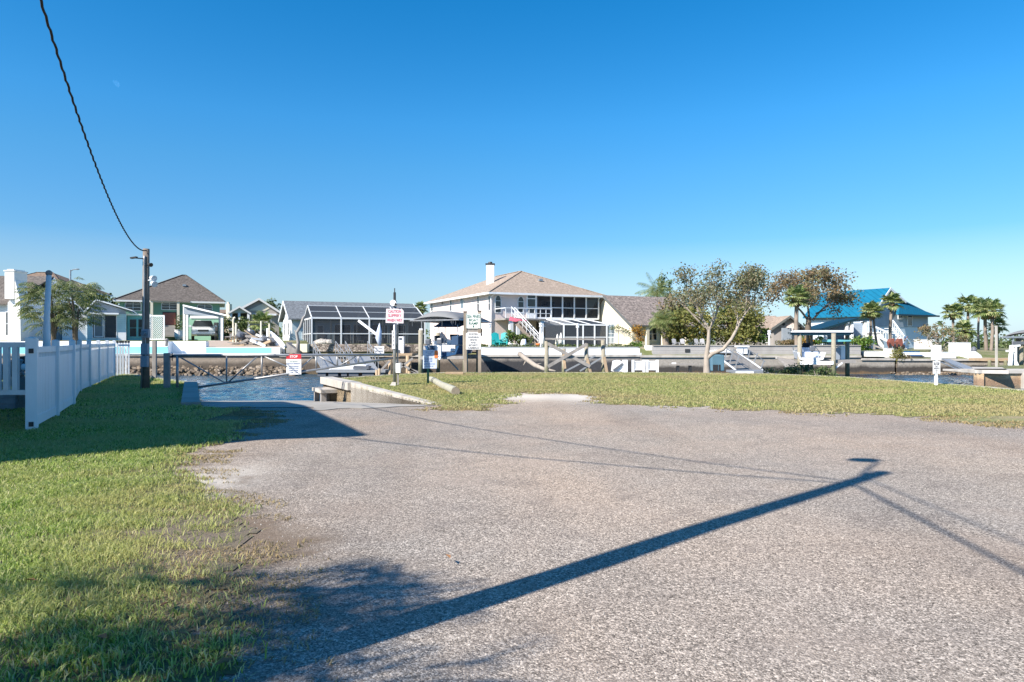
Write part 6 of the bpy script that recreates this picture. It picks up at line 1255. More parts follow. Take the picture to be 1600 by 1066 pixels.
for y_ in (1.5, 3, 4.5): mb.box((-.04, y_-.04, 0), (.04, y_+.04, ze))
mb.build('frame', mt['wframe'], cg)
mb = MB(fc); mb.add([(0, .01, .1), (Lc, .01, .1), (Lc, .01, ze-.1), (0, .01, ze-.1), (0.01, dp_, .1), (.01, dp_, ze-.1), (Lc-.01, dp_, .1), (Lc-.01, dp_, ze-.1)], [(0,1,2,3), (0,3,5,4), (1,6,7,2)]); mb.build('screen', mt['screen'], cg)
mb = MB(fc); mb.add([(0, .02, ze+.03), (Lc, .02, ze+.03), (Lc, dp_*.5, ze+1.17), (0, dp_*.5, ze+1.17), (0, dp_, ze+.03), (Lc, dp_, ze+.03)], [(0,1,2,3), (3,2,5,4), (0,3,4), (1,5,2)]); mb.build('roof_screen', mt['screen_r'], cg)
mb = MB(fc); mb.box((-.3, -.35, -.35), (Lc, dp_, -.01)); mb.build('deck', mt['concl'], cg)
for i, (xx, yy) in enumerate([(1.3, 1.6), (3.4, 2.2), (4.6, 1.4)]):
    q = fc @ V(xx, yy, 0); t_ = T('patio_chair', ['pale patio chair at the left inside the screened cage', 'pale patio chair in the middle inside the screened cage', 'pale curved patio chair right of the middle inside the screened cage'][i], 'chair', q, TC+.4*i, 'patio chairs inside the screened cage'); f_ = frame(q, TC+.4*i)
    mb = MB(f_); mb.box((-.28, -.3, .38), (.28, .3, .44)); mb.build('seat', mt['white'], t_); mb = MB(f_); mb.prism([(-.28, .26, .44), (.28, .26, .44), (.28, .45, 1.0), (-.28, .45, 1.0)], (0, .04, 0)); mb.build('backrest', mt['white'], t_)
    for sx in (-.25, .25):
        for sy in (-.26, .26): mb = MB(f_); mb.beam((sx, sy, 0), (sx, sy, .38), .04, .04); mb.build('leg', mt['white'], t_)
mb = MB(); mb.box(P(476, 550, 54.6), P(745, 538, 54.6)+V(0, .5, 0)); q = P(0, 538, 54.6); tag(mb.build('stone_wall', mt['stone'], bevel=.03), 'low rough stone retaining wall under the screened cage', 'wall')
mb = MB(); mb.box(P(455, 551, 54), P(480, 537.5, 54)+V(0, 1.2, 0)); tag(mb.build('planter_wall', mt['cream'], bevel=.02), 'cream planter wall at the left end of the stone wall', 'wall')
rr = random.Random(5); rk = MB()
for i in range(12): rk.ell(P(rr.uniform(494, 517), 536-rr.random()*2, 56.0+rr.random()), (.35, .3, .22), 8, 5, .25, rr)
tag(rk.build('boulders', mt['concl']), 'small heap of pale boulders in front of the screened cage', 'rocks', kind='stuff')
mb = MB(); mb.tube([P(465, 553, 53), P(466, 535, 53), P(463.5, 520, 53), P(470, 510, 53), P(474, 497, 53), P(476, 494, 53)], [.2, .13, .12, .13, .11, .09], 8); mb.tube([P(463.5, 520, 53), P(460, 516, 53)], [.07, .03], 6); tag(mb.build('dead_trunk', mt['wood_grey'], smooth=True), 'crooked bare grey trunk leaning at the left end of the cage', 'trunk')
mb = MB(); mb.prism([P(447, 552, 53.2), P(447, 535, 53.2), P(466, 549, 53.2), P(466, 552, 53.2)], (0, 1.4, 0)); tag(mb.build('ramp_wedge', mt['wood_grey']), 'grey timber wedge shaped ramp beside the cream planter wall', 'ramp')
sr = T('stair_railing', 'white solid picket railing stepping down left of the slate roofed cottage', 'railing', P(430, 540, 56)); mb = MB()
tops = [(418, 515), (428, 523), (438, 532), (445, 541)]
for i in range(3):
    (a, b), (c, d) = tops[i], tops[i+1]
    for k in range(4): p_, q_ = a+(c-a)*k/4, a+(c-a)*(k+.8)/4; yy = b+(d-b)*k/4; mb.prism([P(p_, yy+14, 56-i), P(q_, yy+15, 56-i), P(q_, yy+1.5, 56-i), P(p_, yy, 56-i)], (0, .06, 0))
mb.build('picket', mt['white'], sr); mb = MB()
for i in range(3): mb.beam(P(*tops[i], 56-i), P(*tops[i+1], 56-i-.9), .1, .14)
for t_ in tops: mb.beam(P(t_[0], t_[1]+16, 55.5), P(t_[0], t_[1]-2, 55.5), .14, .14)
mb.build('rail', mt['white'], sr)
mb = MB(); mb.tube([P(593.5, 552, 53.5), P(593, 505, 53.5)], .035, 8); um = T('patio_umbrella', 'closed pale blue patio umbrella in front of the screened cage', 'umbrella', P(593.5, 552, 53.5)); mb.build('pole', mt['wframe'], um); mb = MB(); mb.tube([P(593, 507, 53.5), P(592.5, 518, 53.5), P(591.5, 528, 53.5), P(593.5, 540, 53.5)], [.05, .2, .24, .12], 9); mb.build('canopy', mt['signb'], um, smooth=True)
mb = MB(); mb.beam(P(560, 501, 54.5), P(589, 523, 53.8), .06, .2); tag(mb.build('davit_arm', mt['wframe']), 'white diagonal davit arm leaning to the closed umbrella', 'davit')
sn = T('dock_notice', 'small pale notice board on the far seawall below the closed umbrella', 'sign', P(592, 553, 52.3)); b_ = board(sn, 'sign_board', 585, 541, 600, 552.5, 52.3, mt['signw']); text(b_, 'SLOW', P(592, 544.5, 52.29), .14, mt['ink'], .55); text(b_, 'NO WAKE', P(592, 549, 52.29), .12, mt['ink'], .6)
palm('dark sabal palm with brown centre left of the tan house', V(xat(656, 85), 85, .8), P(656, 484, 85), .22, 1.25, 31, n=34)
bush('distant_bush', 'dark round shrub top behind the slate roof', P(432, 480, 120), (2.5, 2, 2), 600, .35, 'leafdark', 12)
# ------------------------------------------------------------------ C: tan house
loc = P(768, 541, 65.5); h = T('house', 'large two storey tan house with hip roof, chimney and screened upper porch', 'house', loc); fr = frame(loc, TH); wl = Wall(loc, TH)
ze = 5.16; W0 = wl.x(936); D0 = 18.8; xp = wl.x(838)
mb = MB(fr); mb.box((0, 0, -.4), (xp, D0, ze)); mb.box((xp, 2.6, -.4), (W0, D0, ze)); mb.build('wall', mt['tan_wall'], h)
rf = hip(h, fr, 0, 0, W0, D0, ze, 2.85, 'shin_tan', .55)
mb = MB(fr); mb.box((xp+.0, 0, wl.z(880, 499)), (W0, 2.6, wl.z(880, 499)+.16)); mb.build('porch_floor', mt['white'], h)
mb = MB(fr); zf = 2.58
xs = [xp]+[wl.x(p) for p in (861, 879, 897.5, 916)]+[W0-.05]
for xx in xs: mb.box((xx-.07, -.02, zf+.14), (xx+.07, .12, ze-.02))
mb.box((xp, -.02, ze-.22), (W0, .12, ze-.02)); mb.box((xp, .02, wl.z(870, 481)-.04), (W0, .1, wl.z(870, 481)+.04)); mb.box((W0-.1, 0, zf+.14), (W0, 2.6, zf+.3)); mb.build('porch_frame', mt['wframe'], h)
mb = MB(fr); mb.add([(xp, .05, zf+.16), (W0, .05, zf+.16), (W0, .05, ze-.2), (xp, .05, ze-.2), (W0-.02, 2.6, zf+.16), (W0-.02, 2.6, ze-.2)], [(0,1,2,3), (1,4,5,2)]); mb.build('porch_screen', mt['screen'], h)
for a, b in ((842, 858), (864, 886), (895, 912)): xa, xb_ = wl.x(a), wl.x(b); window(h, fr, xa, xb_, zf+.2, ze-.5, mull=1, rows=0, y=2.6)
wpx(h, wl, fr, 773, 461, 783, 489, mull=0, rows=2, arch=True); wpx(h, wl, fr, 808.5, 463, 818.5, 489, mull=0, rows=2, arch=True)
mb = MB(fr); xa, xb_ = wl.x(822.5), wl.x(837.5); mb.box((xa, -.06, zf+.1), (xb_, .02, ze-.1)); dr = mb.build('screen_door', mt['white'], h); mb = MB(fr); mb.box((xa+.12, -.075, zf+1.3), (xb_-.12, -.065, ze-.55)); mb.box((xa+.12, -.075, zf+.65), (xb_-.12, -.065, zf+1.2)); mb.box((xa+.12, -.075, ze-.45), (xb_-.12, -.065, ze-.2)); mb.build('pane', mt['glass'], dr)
fl_ = frame(loc, TH) @ Matrix.Rotation(R(-90), 4, 'Z'); ll = Wall(loc, TH-R(90))
for (a, t_, b, u_2, mu) in ((763.5, 462, 767, 486, 0), (746, 463, 749.5, 487, 0), (720, 464, 725, 483, 0), (703.5, 468, 706.5, 487, 0), (674, 472, 677, 487, 0)):
    x0, x1 = ll.x(a), ll.x(b); zt_, zb_ = ll.z(a, t_), ll.z(a, u_2); window(h, fl_, min(x0, x1), max(x0, x1), min(zb_, zt_), max(zt_, zb_), mull=0, rows=1, glass='glass' if a != 720 else 'glassl')
x0 = ll.x(691.5); mb = MB(fl_); mb.tube([(x0, -.05, ll.z(691.5, 472.5)), (x0, .02, ll.z(691.5, 472.5))], .22, 12); mb.build('vent', mt['dark'], h)
mb = MB(); 
chm = T('x', 'x', 'x'); bpy.data.objects.remove(chm)
q = P(766, 440, 73.5); mb.box((q.x-.42, 73.1, 6.0), (q.x+.42, 74.0, P(0, 414, 73.5).z)); ch = mb.build('chimney', mt['whitew'], rf); mb = MB(); zc = P(0, 414, 73.5).z; mb.box((q.x-.5, 73.02, zc), (q.x+.5, 74.08, zc+.12)); mb.tube([V(q.x, 73.55, zc+.1), V(q.x, 73.55, zc+.32)], [.28, .2], 12); mb.build('chimney_cap', mt['dark'], ch)
mb = MB(fr); mb.box((-.56, -.62, ze-.2), (W0+.56, -.55, ze-.02)); mb.box((-.62, -.56, ze-.2), (-.55, D0+.56, ze-.02)); mb.tube([(.05, -.5, ze-.2), (-.1, -.1, ze-.5), (-.1, -.06, 0)], .05, 6); mb.build('gutter', mt['white'], h)
mb = MB(fr); mb.box((.3, -2.6, zf-.12), (xp+.4, -.02, zf+.04)); dk_ = mb.build('deck', mt['wood_grey'], h)
mb = MB(fr); x1 = xp+.4; x_st = wl.x(797)
for i in range(9): xx = .35+(x1-.4)*i/8; mb.box((xx-.03, -2.56, zf+.04), (xx+.03, -2.5, zf+1.0))
mb.box((.3, -2.58, zf+.95), (x1, -2.48, zf+1.03)); mb.box((.3, -2.56, zf+.5), (x1, -2.5, zf+.55)); mb.box((.3, -2.56, zf+.95), (.36, -.1, zf+1.03)); mb.build('railing', mt['wframe'], dk_)
for px in (782.5, 792.5, 829): xx = wl.x(px); mb = MB(fr); mb.box((xx-.17, -2.5, -.2), (xx+.17, -2.16, zf-.12)); mb.build('column', mt['white'], h)
a_, b_2 = P(799, 501, 61.5), P(841, 541, 60); a_.z = wm(h).translation.z+zf; b_2.z = 1.0
mb = MB(); mb.beam(a_, b_2, .08, .32); mb.beam(a_+V(.3,1.2,0), b_2+V(.3,1.2,0), .08, .32)
for i in range(12): q = a_.lerp(b_2, (i+.5)/12); mb.box((q.x-.1, q.y, q.z-.02), (q.x+.3, q.y+1.2, q.z+.03))
st_ = mb.build('stairs', mt['pole'], h); mb = MB()
for off in (V(0,0,0), V(.3,1.2,0)):
    mb.beam(a_+off+V(0,0,1), b_2+off+V(0,0,1), .045, .06); mb.beam(a_+off+V(0,0,.55), b_2+off+V(0,0,.55), .025, .03)
    for i in range(8): q = a_.lerp(b_2, i/7)+off; mb.beam(q, q+V(0,0,1), .035, .035)
mb.build('stair_rail', mt['wframe'], st_)
# lower part
mb = MB(fr); mb.box((xp+.1, -.02+2.5, -.3), (W0, 2.58, zf)); mb.build('recess_shade_panel', mt['dark'], h)  # dark sheet standing for the shade of the recessed lower floor
mb = MB(fr); mb.prism([(xp-.4, -2.3, zf-.75), (xp+3.2, -2.3, zf-.75), (xp+3.6, 0, zf-.02), (xp-.1, 0, zf-.02)], (0, 0, .06)); mb.build('awning', mt['white'], h)
lc = P(872, 546, 59.5); lc.z = .95; TL = R(10); wlc = Wall(lc, TL); fL = frame(lc, TL); Ll = wlc.x(951); zt_ = wlc.z(880, 507)
ck = T('screen_cage', 'flat roofed white framed screen room in front of the tan house', 'screen enclosure', lc); mb = MB(fL)
for px in (881, 911, 929, 948): xx = wlc.x(px); mb.box((xx-.06, -.06, 0), (xx+.06, .06, zt_))
for px in (872, 907, 945): xx = wlc.x(px)-.0; mb.box((xx-.05, 3.4, 0), (xx+.05, 3.5, zt_+.55))
mb.beam((wlc.x(881), 0, zt_), (Ll, 0, zt_-.05), .1, .12); mb.beam((wlc.x(881), 0, zt_), (wlc.x(868), 3.5, zt_+.55), .08, .1); mb.beam((wlc.x(868), 3.5, zt_+.55), (Ll-1, 3.5, zt_+.55), .08, .12); mb.beam((Ll, 0, zt_), (Ll-1, 3.5, zt_+.55), .08, .1)
for t_ in (.3, .6): xx = wlc.x(881)+(Ll-wlc.x(881))*t_; mb.beam((xx, 0, zt_), (xx-.7, 3.5, zt_+.55), .06, .08)
mb.box((wlc.x(881), -.03, .9), (Ll, .03, .97)); mb.build('frame', mt['wframe'], ck)
mb = MB(fL); xa = wlc.x(881); mb.add([(xa, 0, 0), (Ll, 0, 0), (Ll, 0, zt_), (xa, 0, zt_), (xa-.9, 3.45, 0), (xa-.9, 3.45, zt_+.5), (Ll-1, 3.45, zt_+.5), (Ll-1, 3.45, 0)], [(0,1,2,3), (0,3,5,4), (1,7,6,2), (3,2,6,5)]); mb.build('screen', mt['screen_r'], ck)
mb = MB(fL); mb.box((xa-.8, 3.2, 0), (Ll-1, 3.3, zt_)); mb.build('back_wall', mt['engine'], ck)
# revetment and hedge
mb = MB(); mb.add([V(xat(745, YF+.1), YF+.3, .40), V(xat(1003, YF+.1), YF+.3, .42), V(xat(1003, 55.4), 55.4, 1.06), V(xat(745, 55.4), 55.4, 1.06)], [(0,1,2,3)]); mb.add([V(xat(745, YF+.1), YF+.3, .40), V(xat(1003, YF+.1), YF+.3, .42), V(xat(1003, YF), YF+.3, -.5), V(xat(745, YF), YF+.3, -.5)], [(0,3,2,1)])
tag(mb.build('revetment', M('shadow_streaked_slab', (.58,.61,.63), .9, .2, .8, .4, 15, dirt=((.30,.32,.34), .7))), 'white sloped concrete bank between the far seawall and the tan house garden', 'revetment')  # grey streaks in the colour stand for diagonal shadows across the slab
rnd = random.Random(9); ml = MB()
for i in range(60): px = 752+i*4.2; leaves(ml, P(px, 541-rnd.random()*1.5, 55.8+rnd.random()*.6)+V(0,0,-.05), (.28, .3, .16), 40, .11, rnd)
tag(ml.build('ground_cover', mt['leafdark']), 'low dark green ground cover along the top of the white bank', 'ground cover', kind='stuff')
# garden things
for i, px in enumerate((776.5, 787)):
    q = P(px, 541.5, 60.5); q.z = 1.05; t_ = T('garden_chair', ['teal plastic garden chair left of the first white column', 'teal plastic garden chair between the two white columns'][i], 'chair', q, R(20), 'teal garden chairs under the deck'); f_ = frame(q, R(20-30*i))
    mb = MB(f_); mb.prism([(-.3, -.3, .35), (.3, -.3, .35), (.28, .3, .28), (-.28, .3, .28)], (0, 0, .05)); mb.build('seat', mt['tealp'], t_)
    mb = MB(f_)
    for k in range(5): xx = -.28+k*.14; mb.prism([(xx-.06, .28, .3), (xx+.06, .28, .3), (xx+.07, .55, 1.15+.12*math.cos((k-2)*.7)), (xx-.07, .55, 1.15+.12*math.cos((k-2)*.7))], (0, .03, 0))
    mb.build('backrest', mt['tealp'], t_)
    for s in (-.33, .33):
        mb = MB(f_); mb.box((s-.07, -.35, .6), (s+.07, .35, .64)); mb.build('armrest', mt['tealp'], t_); mb = MB(f_); mb.box((s-.05, -.3, 0), (s+.05, -.2, .6)); mb.box((s-.05, .2, 0), (s+.05, .3, .6)); mb.build('leg', mt['tealp'], t_)
    mb = MB(f_); mb.box((-.3, .0, 0), (.3, .12, .33)); mb.build('apron', mt['tealp'], t_)
t_ = T('beach_towels', 'pink and red striped towels hanging over the deck railing of the tan house', 'towel', P(808, 499, 61)); mb = MB(); mb.prism([P(795, 501, 61.0), P(797, 494.5, 61.0), P(804, 497, 61.0), P(812, 497.5, 61.0), P(824, 501, 61.2), P(821, 503, 61.2), P(813, 501, 61), P(806, 503, 61)], (0, .08, 0)); mb.build('towel', M_lines('striped_towel', (.70,.16,.24), .16, 'z', .1, .8, .2, groove=.35), t_)
bush('potted_plants', 'cluster of tropical potted plants under the deck stairs', P(812, 530, 60.5), (1.2, .8, .75), 900, .17, 'leafdark', 14)
bush('fern', 'bright fern between the columns and the stairs', P(800, 524, 61), (.6, .5, .5), 350, .17, 'leafbright', 15)
for i, (px, m_) in enumerate(((817, 'white'), (819.5, 'signb'), (797.5, 'white'), (805, 'concl'), (841.5, 'orange'))):
    q = P(px, 541, 60); q.z = 1.02; mb = MB(); mb.tube([q, q+V(0,0,.25), q+V(0,0,.7 if i < 2 else .32)], [.16, .22, .12 if i < 2 else .24], 9)
    tag(mb.build('garden_urn', mt[m_], smooth=True), ['white pedestal urn under the stairs of the tan house', 'pale blue urn just right of the white pedestal urn', 'small white pot right of the second column', 'small pale stone pot among the plants under the stairs', 'orange clay pot at the foot of the deck stairs'][i], 'pot')
for i, (px, y1) in enumerate(((848, 520), (876.5, 521), (871, 523))):
    q = P(px, 541, 57.5+i*.3); q.z = 1.02; t_ = T('folded_umbrella', ['folded white umbrella left of the timber frame post', 'folded white umbrella behind the crossed braces', 'short folded white umbrella left of the middle screen post'][i], 'umbrella', q, 0, 'folded white umbrellas on the white bank'); zt2 = P(0, y1, q.y).z; mb = MB(); mb.tube([q, V(q.x, q.y, zt2)], .03, 6); mb.build('pole', mt['wframe'], t_); mb = MB(); mb.tube([V(q.x, q.y, zt2+.05), V(q.x, q.y, zt2-.35), V(q.x, q.y, q.z+.3), V(q.x, q.y, q.z+.22)], [.03, .13, .21, .05], 9); mb.build('canopy', mt['whitew'], t_, smooth=True)
t_ = T('side_table', 'small pale round table in front of the lower screen room', 'table', P(870, 541, 57)); mb = MB(); q = P(870, 538, 57); q.z = 1.05; mb.tube([q, q+V(0,0,.6)], [.2, .05], 8); mb.build('leg', mt['cream'], t_); mb = MB(); mb.tube([q+V(0,0,.6), q+V(0,0,.66)], .38, 14); mb.build('top', mt['cream'], t_)
for i, (px, y0, y1) in enumerate(((764.5, 542, 513), (845, 543, 512), (902.5, 543, 513), (1202, 549, 524), (1222, 0, 0))):
    if not y0: continue
    q = P(px, y0, 55.6 if i < 3 else 53.6); t_ = T('garden_lamp', ['slim white lamp post at the left corner of the tan house', 'white lamp post by the foot of the deck stairs', 'white lamp post in front of the lower screen room', 'white lamp post on the grey block wall in front of the bungalow'][i], 'lamp post', q, 0, 'white lamp posts along the far shore'); top = P(px, y1, q.y)
    mb = MB(); mb.tube([q, top], .06, 8); mb.build('post', mt['white'], t_); mb = MB(); mb.tube([top, top+V(0,0,.06), top+V(0,0,.28)], [.06, .14, .10], 8); mb.ell(top+V(0,0,.32), (.16, .16, .07), 8, 5); mb.build('lamp_head', mt['white'], t_)
# ------------------------------------------------------------------ D: cream gable house
loc = P(988, 545, 66); loc.z = 1.0; h = T('house', 'cream walled house with steep brown shingle roof right of the tan house', 'house', loc); fr = frame(loc, TH); ze = 3.16-1.0; Lx = wx = Wall(loc, TH).x(1090)
mb = MB(fr); mb.box((0, 0, -.3), (Lx, 9.4, ze)); mb.build('wall', mt['cream'], h); gable(h, fr, 0, Lx, 0, 9.4, ze, 2.95, 'shin_brown', .35, .15, 'x', 'fascia_d', .5, 'cream')
wl = Wall(loc, TH); window(h, fr, 1.6, 2.9, .6, 1.9, mull=1, glass='glass'); mb = MB(fr); mb.box((3.3, -.06, -.2), (5.8, .02, ze-.15)); mb.build('porch_shade_panel', mt['dark'], h)  # dark panel painted in for the shade inside the porch
for xx in (1.2, 3.1, 5.9): mb = MB(fr); mb.box((xx-.15, -.9, -.2), (xx+.15, -.6, ze-.2)); mb.build('column', mt['cream'], h)
mb = MB(fr); mb.box((-.35, -1.0, ze-.22), (Lx, -.2, ze-.1)); mb.build('soffit', mt['fascia_d'], h)
fl_ = frame(loc, TH) @ Matrix.Rotation(R(-90), 4, 'Z'); ll = Wall(loc, TH-R(90)); x0, x1 = sorted((ll.x(951), ll.x(961))); window(h, fl_, x0, x1, .3, 2.3, mull=1, glass='glassl', y=-.02)
mb = MB(fl_); mb.box((-9, -.9, .0), (-1.5, -.84, .08)); mb.box((-9, -.9, .9), (-1.5, -.84, .96))
for i in range(30): mb.box((-9+i*.25, -.88, .08), (-8.97+i*.25, -.85, .9))
rl_ = T('garden_railing', 'thin white railing along the sunlit cream gable wall', 'railing', V(xat(975, 62), 62, 1.0)); mb.build('rail', mt['wframe'], rl_)
rnd = random.Random(17); t_ = T('vine', 'green climbing vine across the cream gable wall', 'vine', P(965, 541, 63.5)); ml = MB(); mb = MB()
path = [P(955, 514, 69), P(966, 511, 67.4), P(976, 514, 66.3), P(986, 521, 65.4)]; mb.tube(path, .03, 5); mb.tube([P(966.5, 540, 66.2), P(966, 506, 66.9)], .025, 5); mb.build('stem', mt['barkd'], t_)
for a, b in zip(path, path[1:]):
    for i in range(7): leaves(ml, a.lerp(b, i/7)+V(-.15,-.2,0), (.25, .15, .16), 9, .13, rnd)
ml.build('foliage', mt['leafdark'], t_)
bush('orange_shrub', 'orange flowering shrub by the corner of the cream house', P(999, 520, 61), (.75, .6, .95), 900, .12, 'leaforange', 18)
bush('round_bush', 'bright green round bush left of the small white wall', P(999, 544, 56.2), (.85, .7, .62), 1100, .12, 'leafbright', 19)
mb = MB(); mb.box(P(1009, 550.5, 54.2), P(1024, 540, 54.2)+V(0,.6,0)); tag(mb.build('white_wall', mt['whitew'], bevel=.02), 'short white wall block at the left end of the grey block wall', 'wall')
palm('bushy date palm at the front of the cream house roof', P(1041, 548, 59), P(1037, 500, 59), .28, 1.45, 33, 'feather', 54, skirt=True)
palm('tall palm with drooping fronds behind the cream house ridge', V(xat(1026, 88), 88, 1), P(1027, 455, 88), .18, 2.6, 34, 'feather', 30, skirt=False)
bush('distant_bush', 'dark shrub rising beside the tall palm behind the cream house', P(1040, 455, 90), (1.2, 1, 2.8), 700, .25, 'leafdark', 35)
# grey block wall
bw = T('block_wall', 'long grey block retaining wall in front of the trees and the bungalow', 'wall', V(xat(1180, 53), 53, .4)); mb = MB(); zt = P(0, 540.5, 53.3).z
mb.box((xat(1020, 53.2), 53.2, .3), (xat(1345, 53.2), 53.6, zt)); mb.build('wall', mt['blockwall'], bw); mb = MB(); mb.box(P(1070.5, 550.5, 53.15), P(1078, 545.5, 53.15)+V(0,.05,0)); mb.build('drain_opening', mt['dark'], bw)
mb = MB(); mb.box((xat(1020, 53.2), 53.12, zt), (xat(1345, 53.2), 53.68, zt+.06)); mb.build('coping', mt['conc'], bw)
for i, px in enumerate((1056, 1066, 1091, 1097)):
    q = P(px, 541, 56.5); q.z = 1.08; t_ = T('lounge_chair', ['grey adirondack chair left of the pale one behind the block wall', 'pale grey adirondack chair behind the block wall drain', 'grey adirondack chair close left of the bare tree trunk', 'grey adirondack chair directly left of the bare tree trunk'][i], 'chair', q, 0, 'adirondack chairs behind the block wall'); f_ = frame(q, R(15*(-1)**i)) @ Matrix.Scale(.62, 4)
    mb = MB(f_); mb.prism([(-.27, -.35, .38), (.27, -.35, .38), (.27, .3, .25), (-.27, .3, .25)], (0, 0, .04)); mb.build('seat', mt['brickg'], t_); mb = MB(f_); mb.prism([(-.27, .28, .25), (.27, .28, .25), (.3, .6, 1.0), (0, .64, 1.1), (-.3, .6, 1.0)], (0, .04, 0)); mb.build('backrest', mt['brickg'], t_)
    for s in (-.32, .32): mb = MB(f_); mb.box((s-.06, -.4, .55), (s+.06, .4, .59)); mb.build('armrest', mt['brickg'], t_); mb = MB(f_); mb.box((s-.04, -.38, 0), (s+.04, -.28, .55)); mb.box((s-.04, .3, 0), (s+.04, .4, .3)); mb.build('leg', mt['brickg'], t_)
t_ = T('white_kayak_rack', 'white cabinet standing behind the aluminium gangway', 'cabinet', P(1164, 552, 52)); mb = MB(); mb.box(P(1155, 553, 52.3), P(1168, 541, 52.3)+V(0,.6,0)); mb.build('body', mt['white'], t_); mb = MB(); mb.box(P(1153, 542.5, 52.2), P(1171, 540.5, 52.2)+V(0,.8,0)); mb.build('top', mt['white'], t_)
mb = MB(); mb.prism([P(1112, 552, 52.4), P(1112, 548, 52.4), P(1140, 545, 52.4), P(1146, 552, 52.4)], (0, .8, 0)); tag(mb.build('dinghy', mt['gel'], bevel=.08), 'upturned white dinghy behind the lower branch of the bare tree', 'boat')
# ------------------------------------------------------------------ trees
Yt = 33.2; b0 = V(xat(1104.5, Yt), Yt, 0)
pt = lambda px, py, dy=0: P(px, py, Yt+dy)
tree('bare_tree', 'tall half bare tree with pale forked trunk at the lawn edge', b0,
     [(pt(1107, 520), (-.5, .1, 1), 0.74, .04), (pt(1108, 515), (.45, -.2, 1), 0.74, .04), (pt(1150, 517, -.3), (.2, 0, 1), .5, .03), (pt(1165, 490, -.3), (.5, .3, .9), .62, .03), (pt(1165, 490, -.3), (-.1, -.3, 1), .62, .03), (pt(1095, 495), (-.4, .3, .9), .55, .04), (pt(1120, 488), (.5, .2, 1), .55, .04), (pt(1085, 470), (-.35, -.2, 1), .48, .03), (pt(1120, 480), (-.1, .2, 1), .62, .03), (pt(1178, 472, -.3), (.1, 0, .9), .6, .03), (pt(1165, 480, -.3), (.05, 0, 1), .6, .03)],
     'leafsparse', 'bark', n=15, ls=.095, cr=.52, seed=6, depth=4, spread=.5, up=.12, tipf=.9,
     trunk=([b0-V(0,0,.05), pt(1104, 556), pt(1107, 535), pt(1108, 512)], [.18, .125, .10, .065]),
     blobs=[])
root = [o for o in COL.objects if o.name.startswith('bare_tree')][0]; mb = MB()
mb.tube([pt(1103, 562), pt(1113, 553, -.1), pt(1130, 546, -.2), pt(1143, 530, -.3), pt(1150, 517, -.3), pt(1157, 502, -.3), pt(1165, 490, -.3), pt(1180, 470, -.3)], [.10, .10, .09, .08, .07, .055, .04, .02], 9, caps=False)
mb.tube([pt(1150, 517, -.3), pt(1153, 503, -.3), pt(1152, 488, -.3)], [.045, .035, .02], 6, caps=False); mb.tube([pt(1108, 515), pt(1101, 503), pt(1095, 495), pt(1085, 470)], [.06, .055, .05, .03], 7, caps=False); mb.tube([pt(1108, 516), pt(1115, 502), pt(1120, 488), pt(1122, 470)], [.06, .055, .045, .03], 7, caps=False)
mb.tube([pt(1102, 512), pt(1085, 495), pt(1072, 480), pt(1062, 465)], [.04, .04, .03, .015], 6, caps=False)
mb.build('limb', mt['bark'], root, smooth=True)
rnd = random.Random(3)
# sea grape thicket behind the block wall
bush('sea_grape', 'yellow green sea grape thicket left of the bare tree trunk', P(1078, 510, 59), (2.6, 1.6, 1.9), 4200, .2, 'leafgrape', 41, clumps=26)
bush('sea_grape', 'dense olive sea grape thicket right of the bare tree trunk', P(1150, 508, 60), (2.8, 1.8, 2.2), 5200, .2, 'leafgrape', 42, clumps=30)
bush('brown_thicket', 'brownish thicket with sparse leaves behind the sea grape', P(1065, 480, 62), (2.3, 1.4, 2.0), 2400, .2, 'leafmix', 43, clumps=24)
bush('brown_thicket', 'brown leaved thicket behind the right limb of the bare tree', P(1165, 470, 63), (2.8, 1.6, 2.4), 2400, .2, 'leafmix', 44, clumps=30)
bush('green_shrub', 'brighter green shrub at the left wall of the bungalow', P(1184, 522, 60), (1.0, .8, 1.2), 900, .2, 'leafbright', 45)
palm('small palm hidden in the thicket right of the bare tree', P(1138, 541, 61), P(1137, 498, 61), .14, 1.5, 46, n=26, skirt=False)
# big olive brown tree
Yt = 63; b0 = V(xat(1262, Yt), Yt, 1.0); pt = lambda px, py, dy=0: P(px, py, Yt+dy)
tree('large_tree', 'large rounded tree with brown and olive leaves behind the roofed boat lift', b0,
     [(pt(1262, 500), (-.5, .1, 1), 1.5, .11), (pt(1264, 495), (.1, .5, 1), 1.55, .11), (pt(1270, 500), (.8, -.2, .8), 1.55, .11), (pt(1275, 490), (1, .3, .45), 1.6, .08), (pt(1255, 490), (-.8, -.4, .6), 1.5, .08), (pt(1266, 480), (0, -.5, 1), 1.25, .08)],
     'leafmix', 'barkd', n=34, ls=.19, cr=.9, seed=12, depth=4, spread=.6, up=.08, trunk=([b0, pt(1262, 520), pt(1264, 495)], [.36, .28, .2]), tipf=.85)
palm('slender palm standing in front of the large brown tree', P(1245, 545, 58), P(1245, 466, 58), .17, 1.35, 51, n=34)
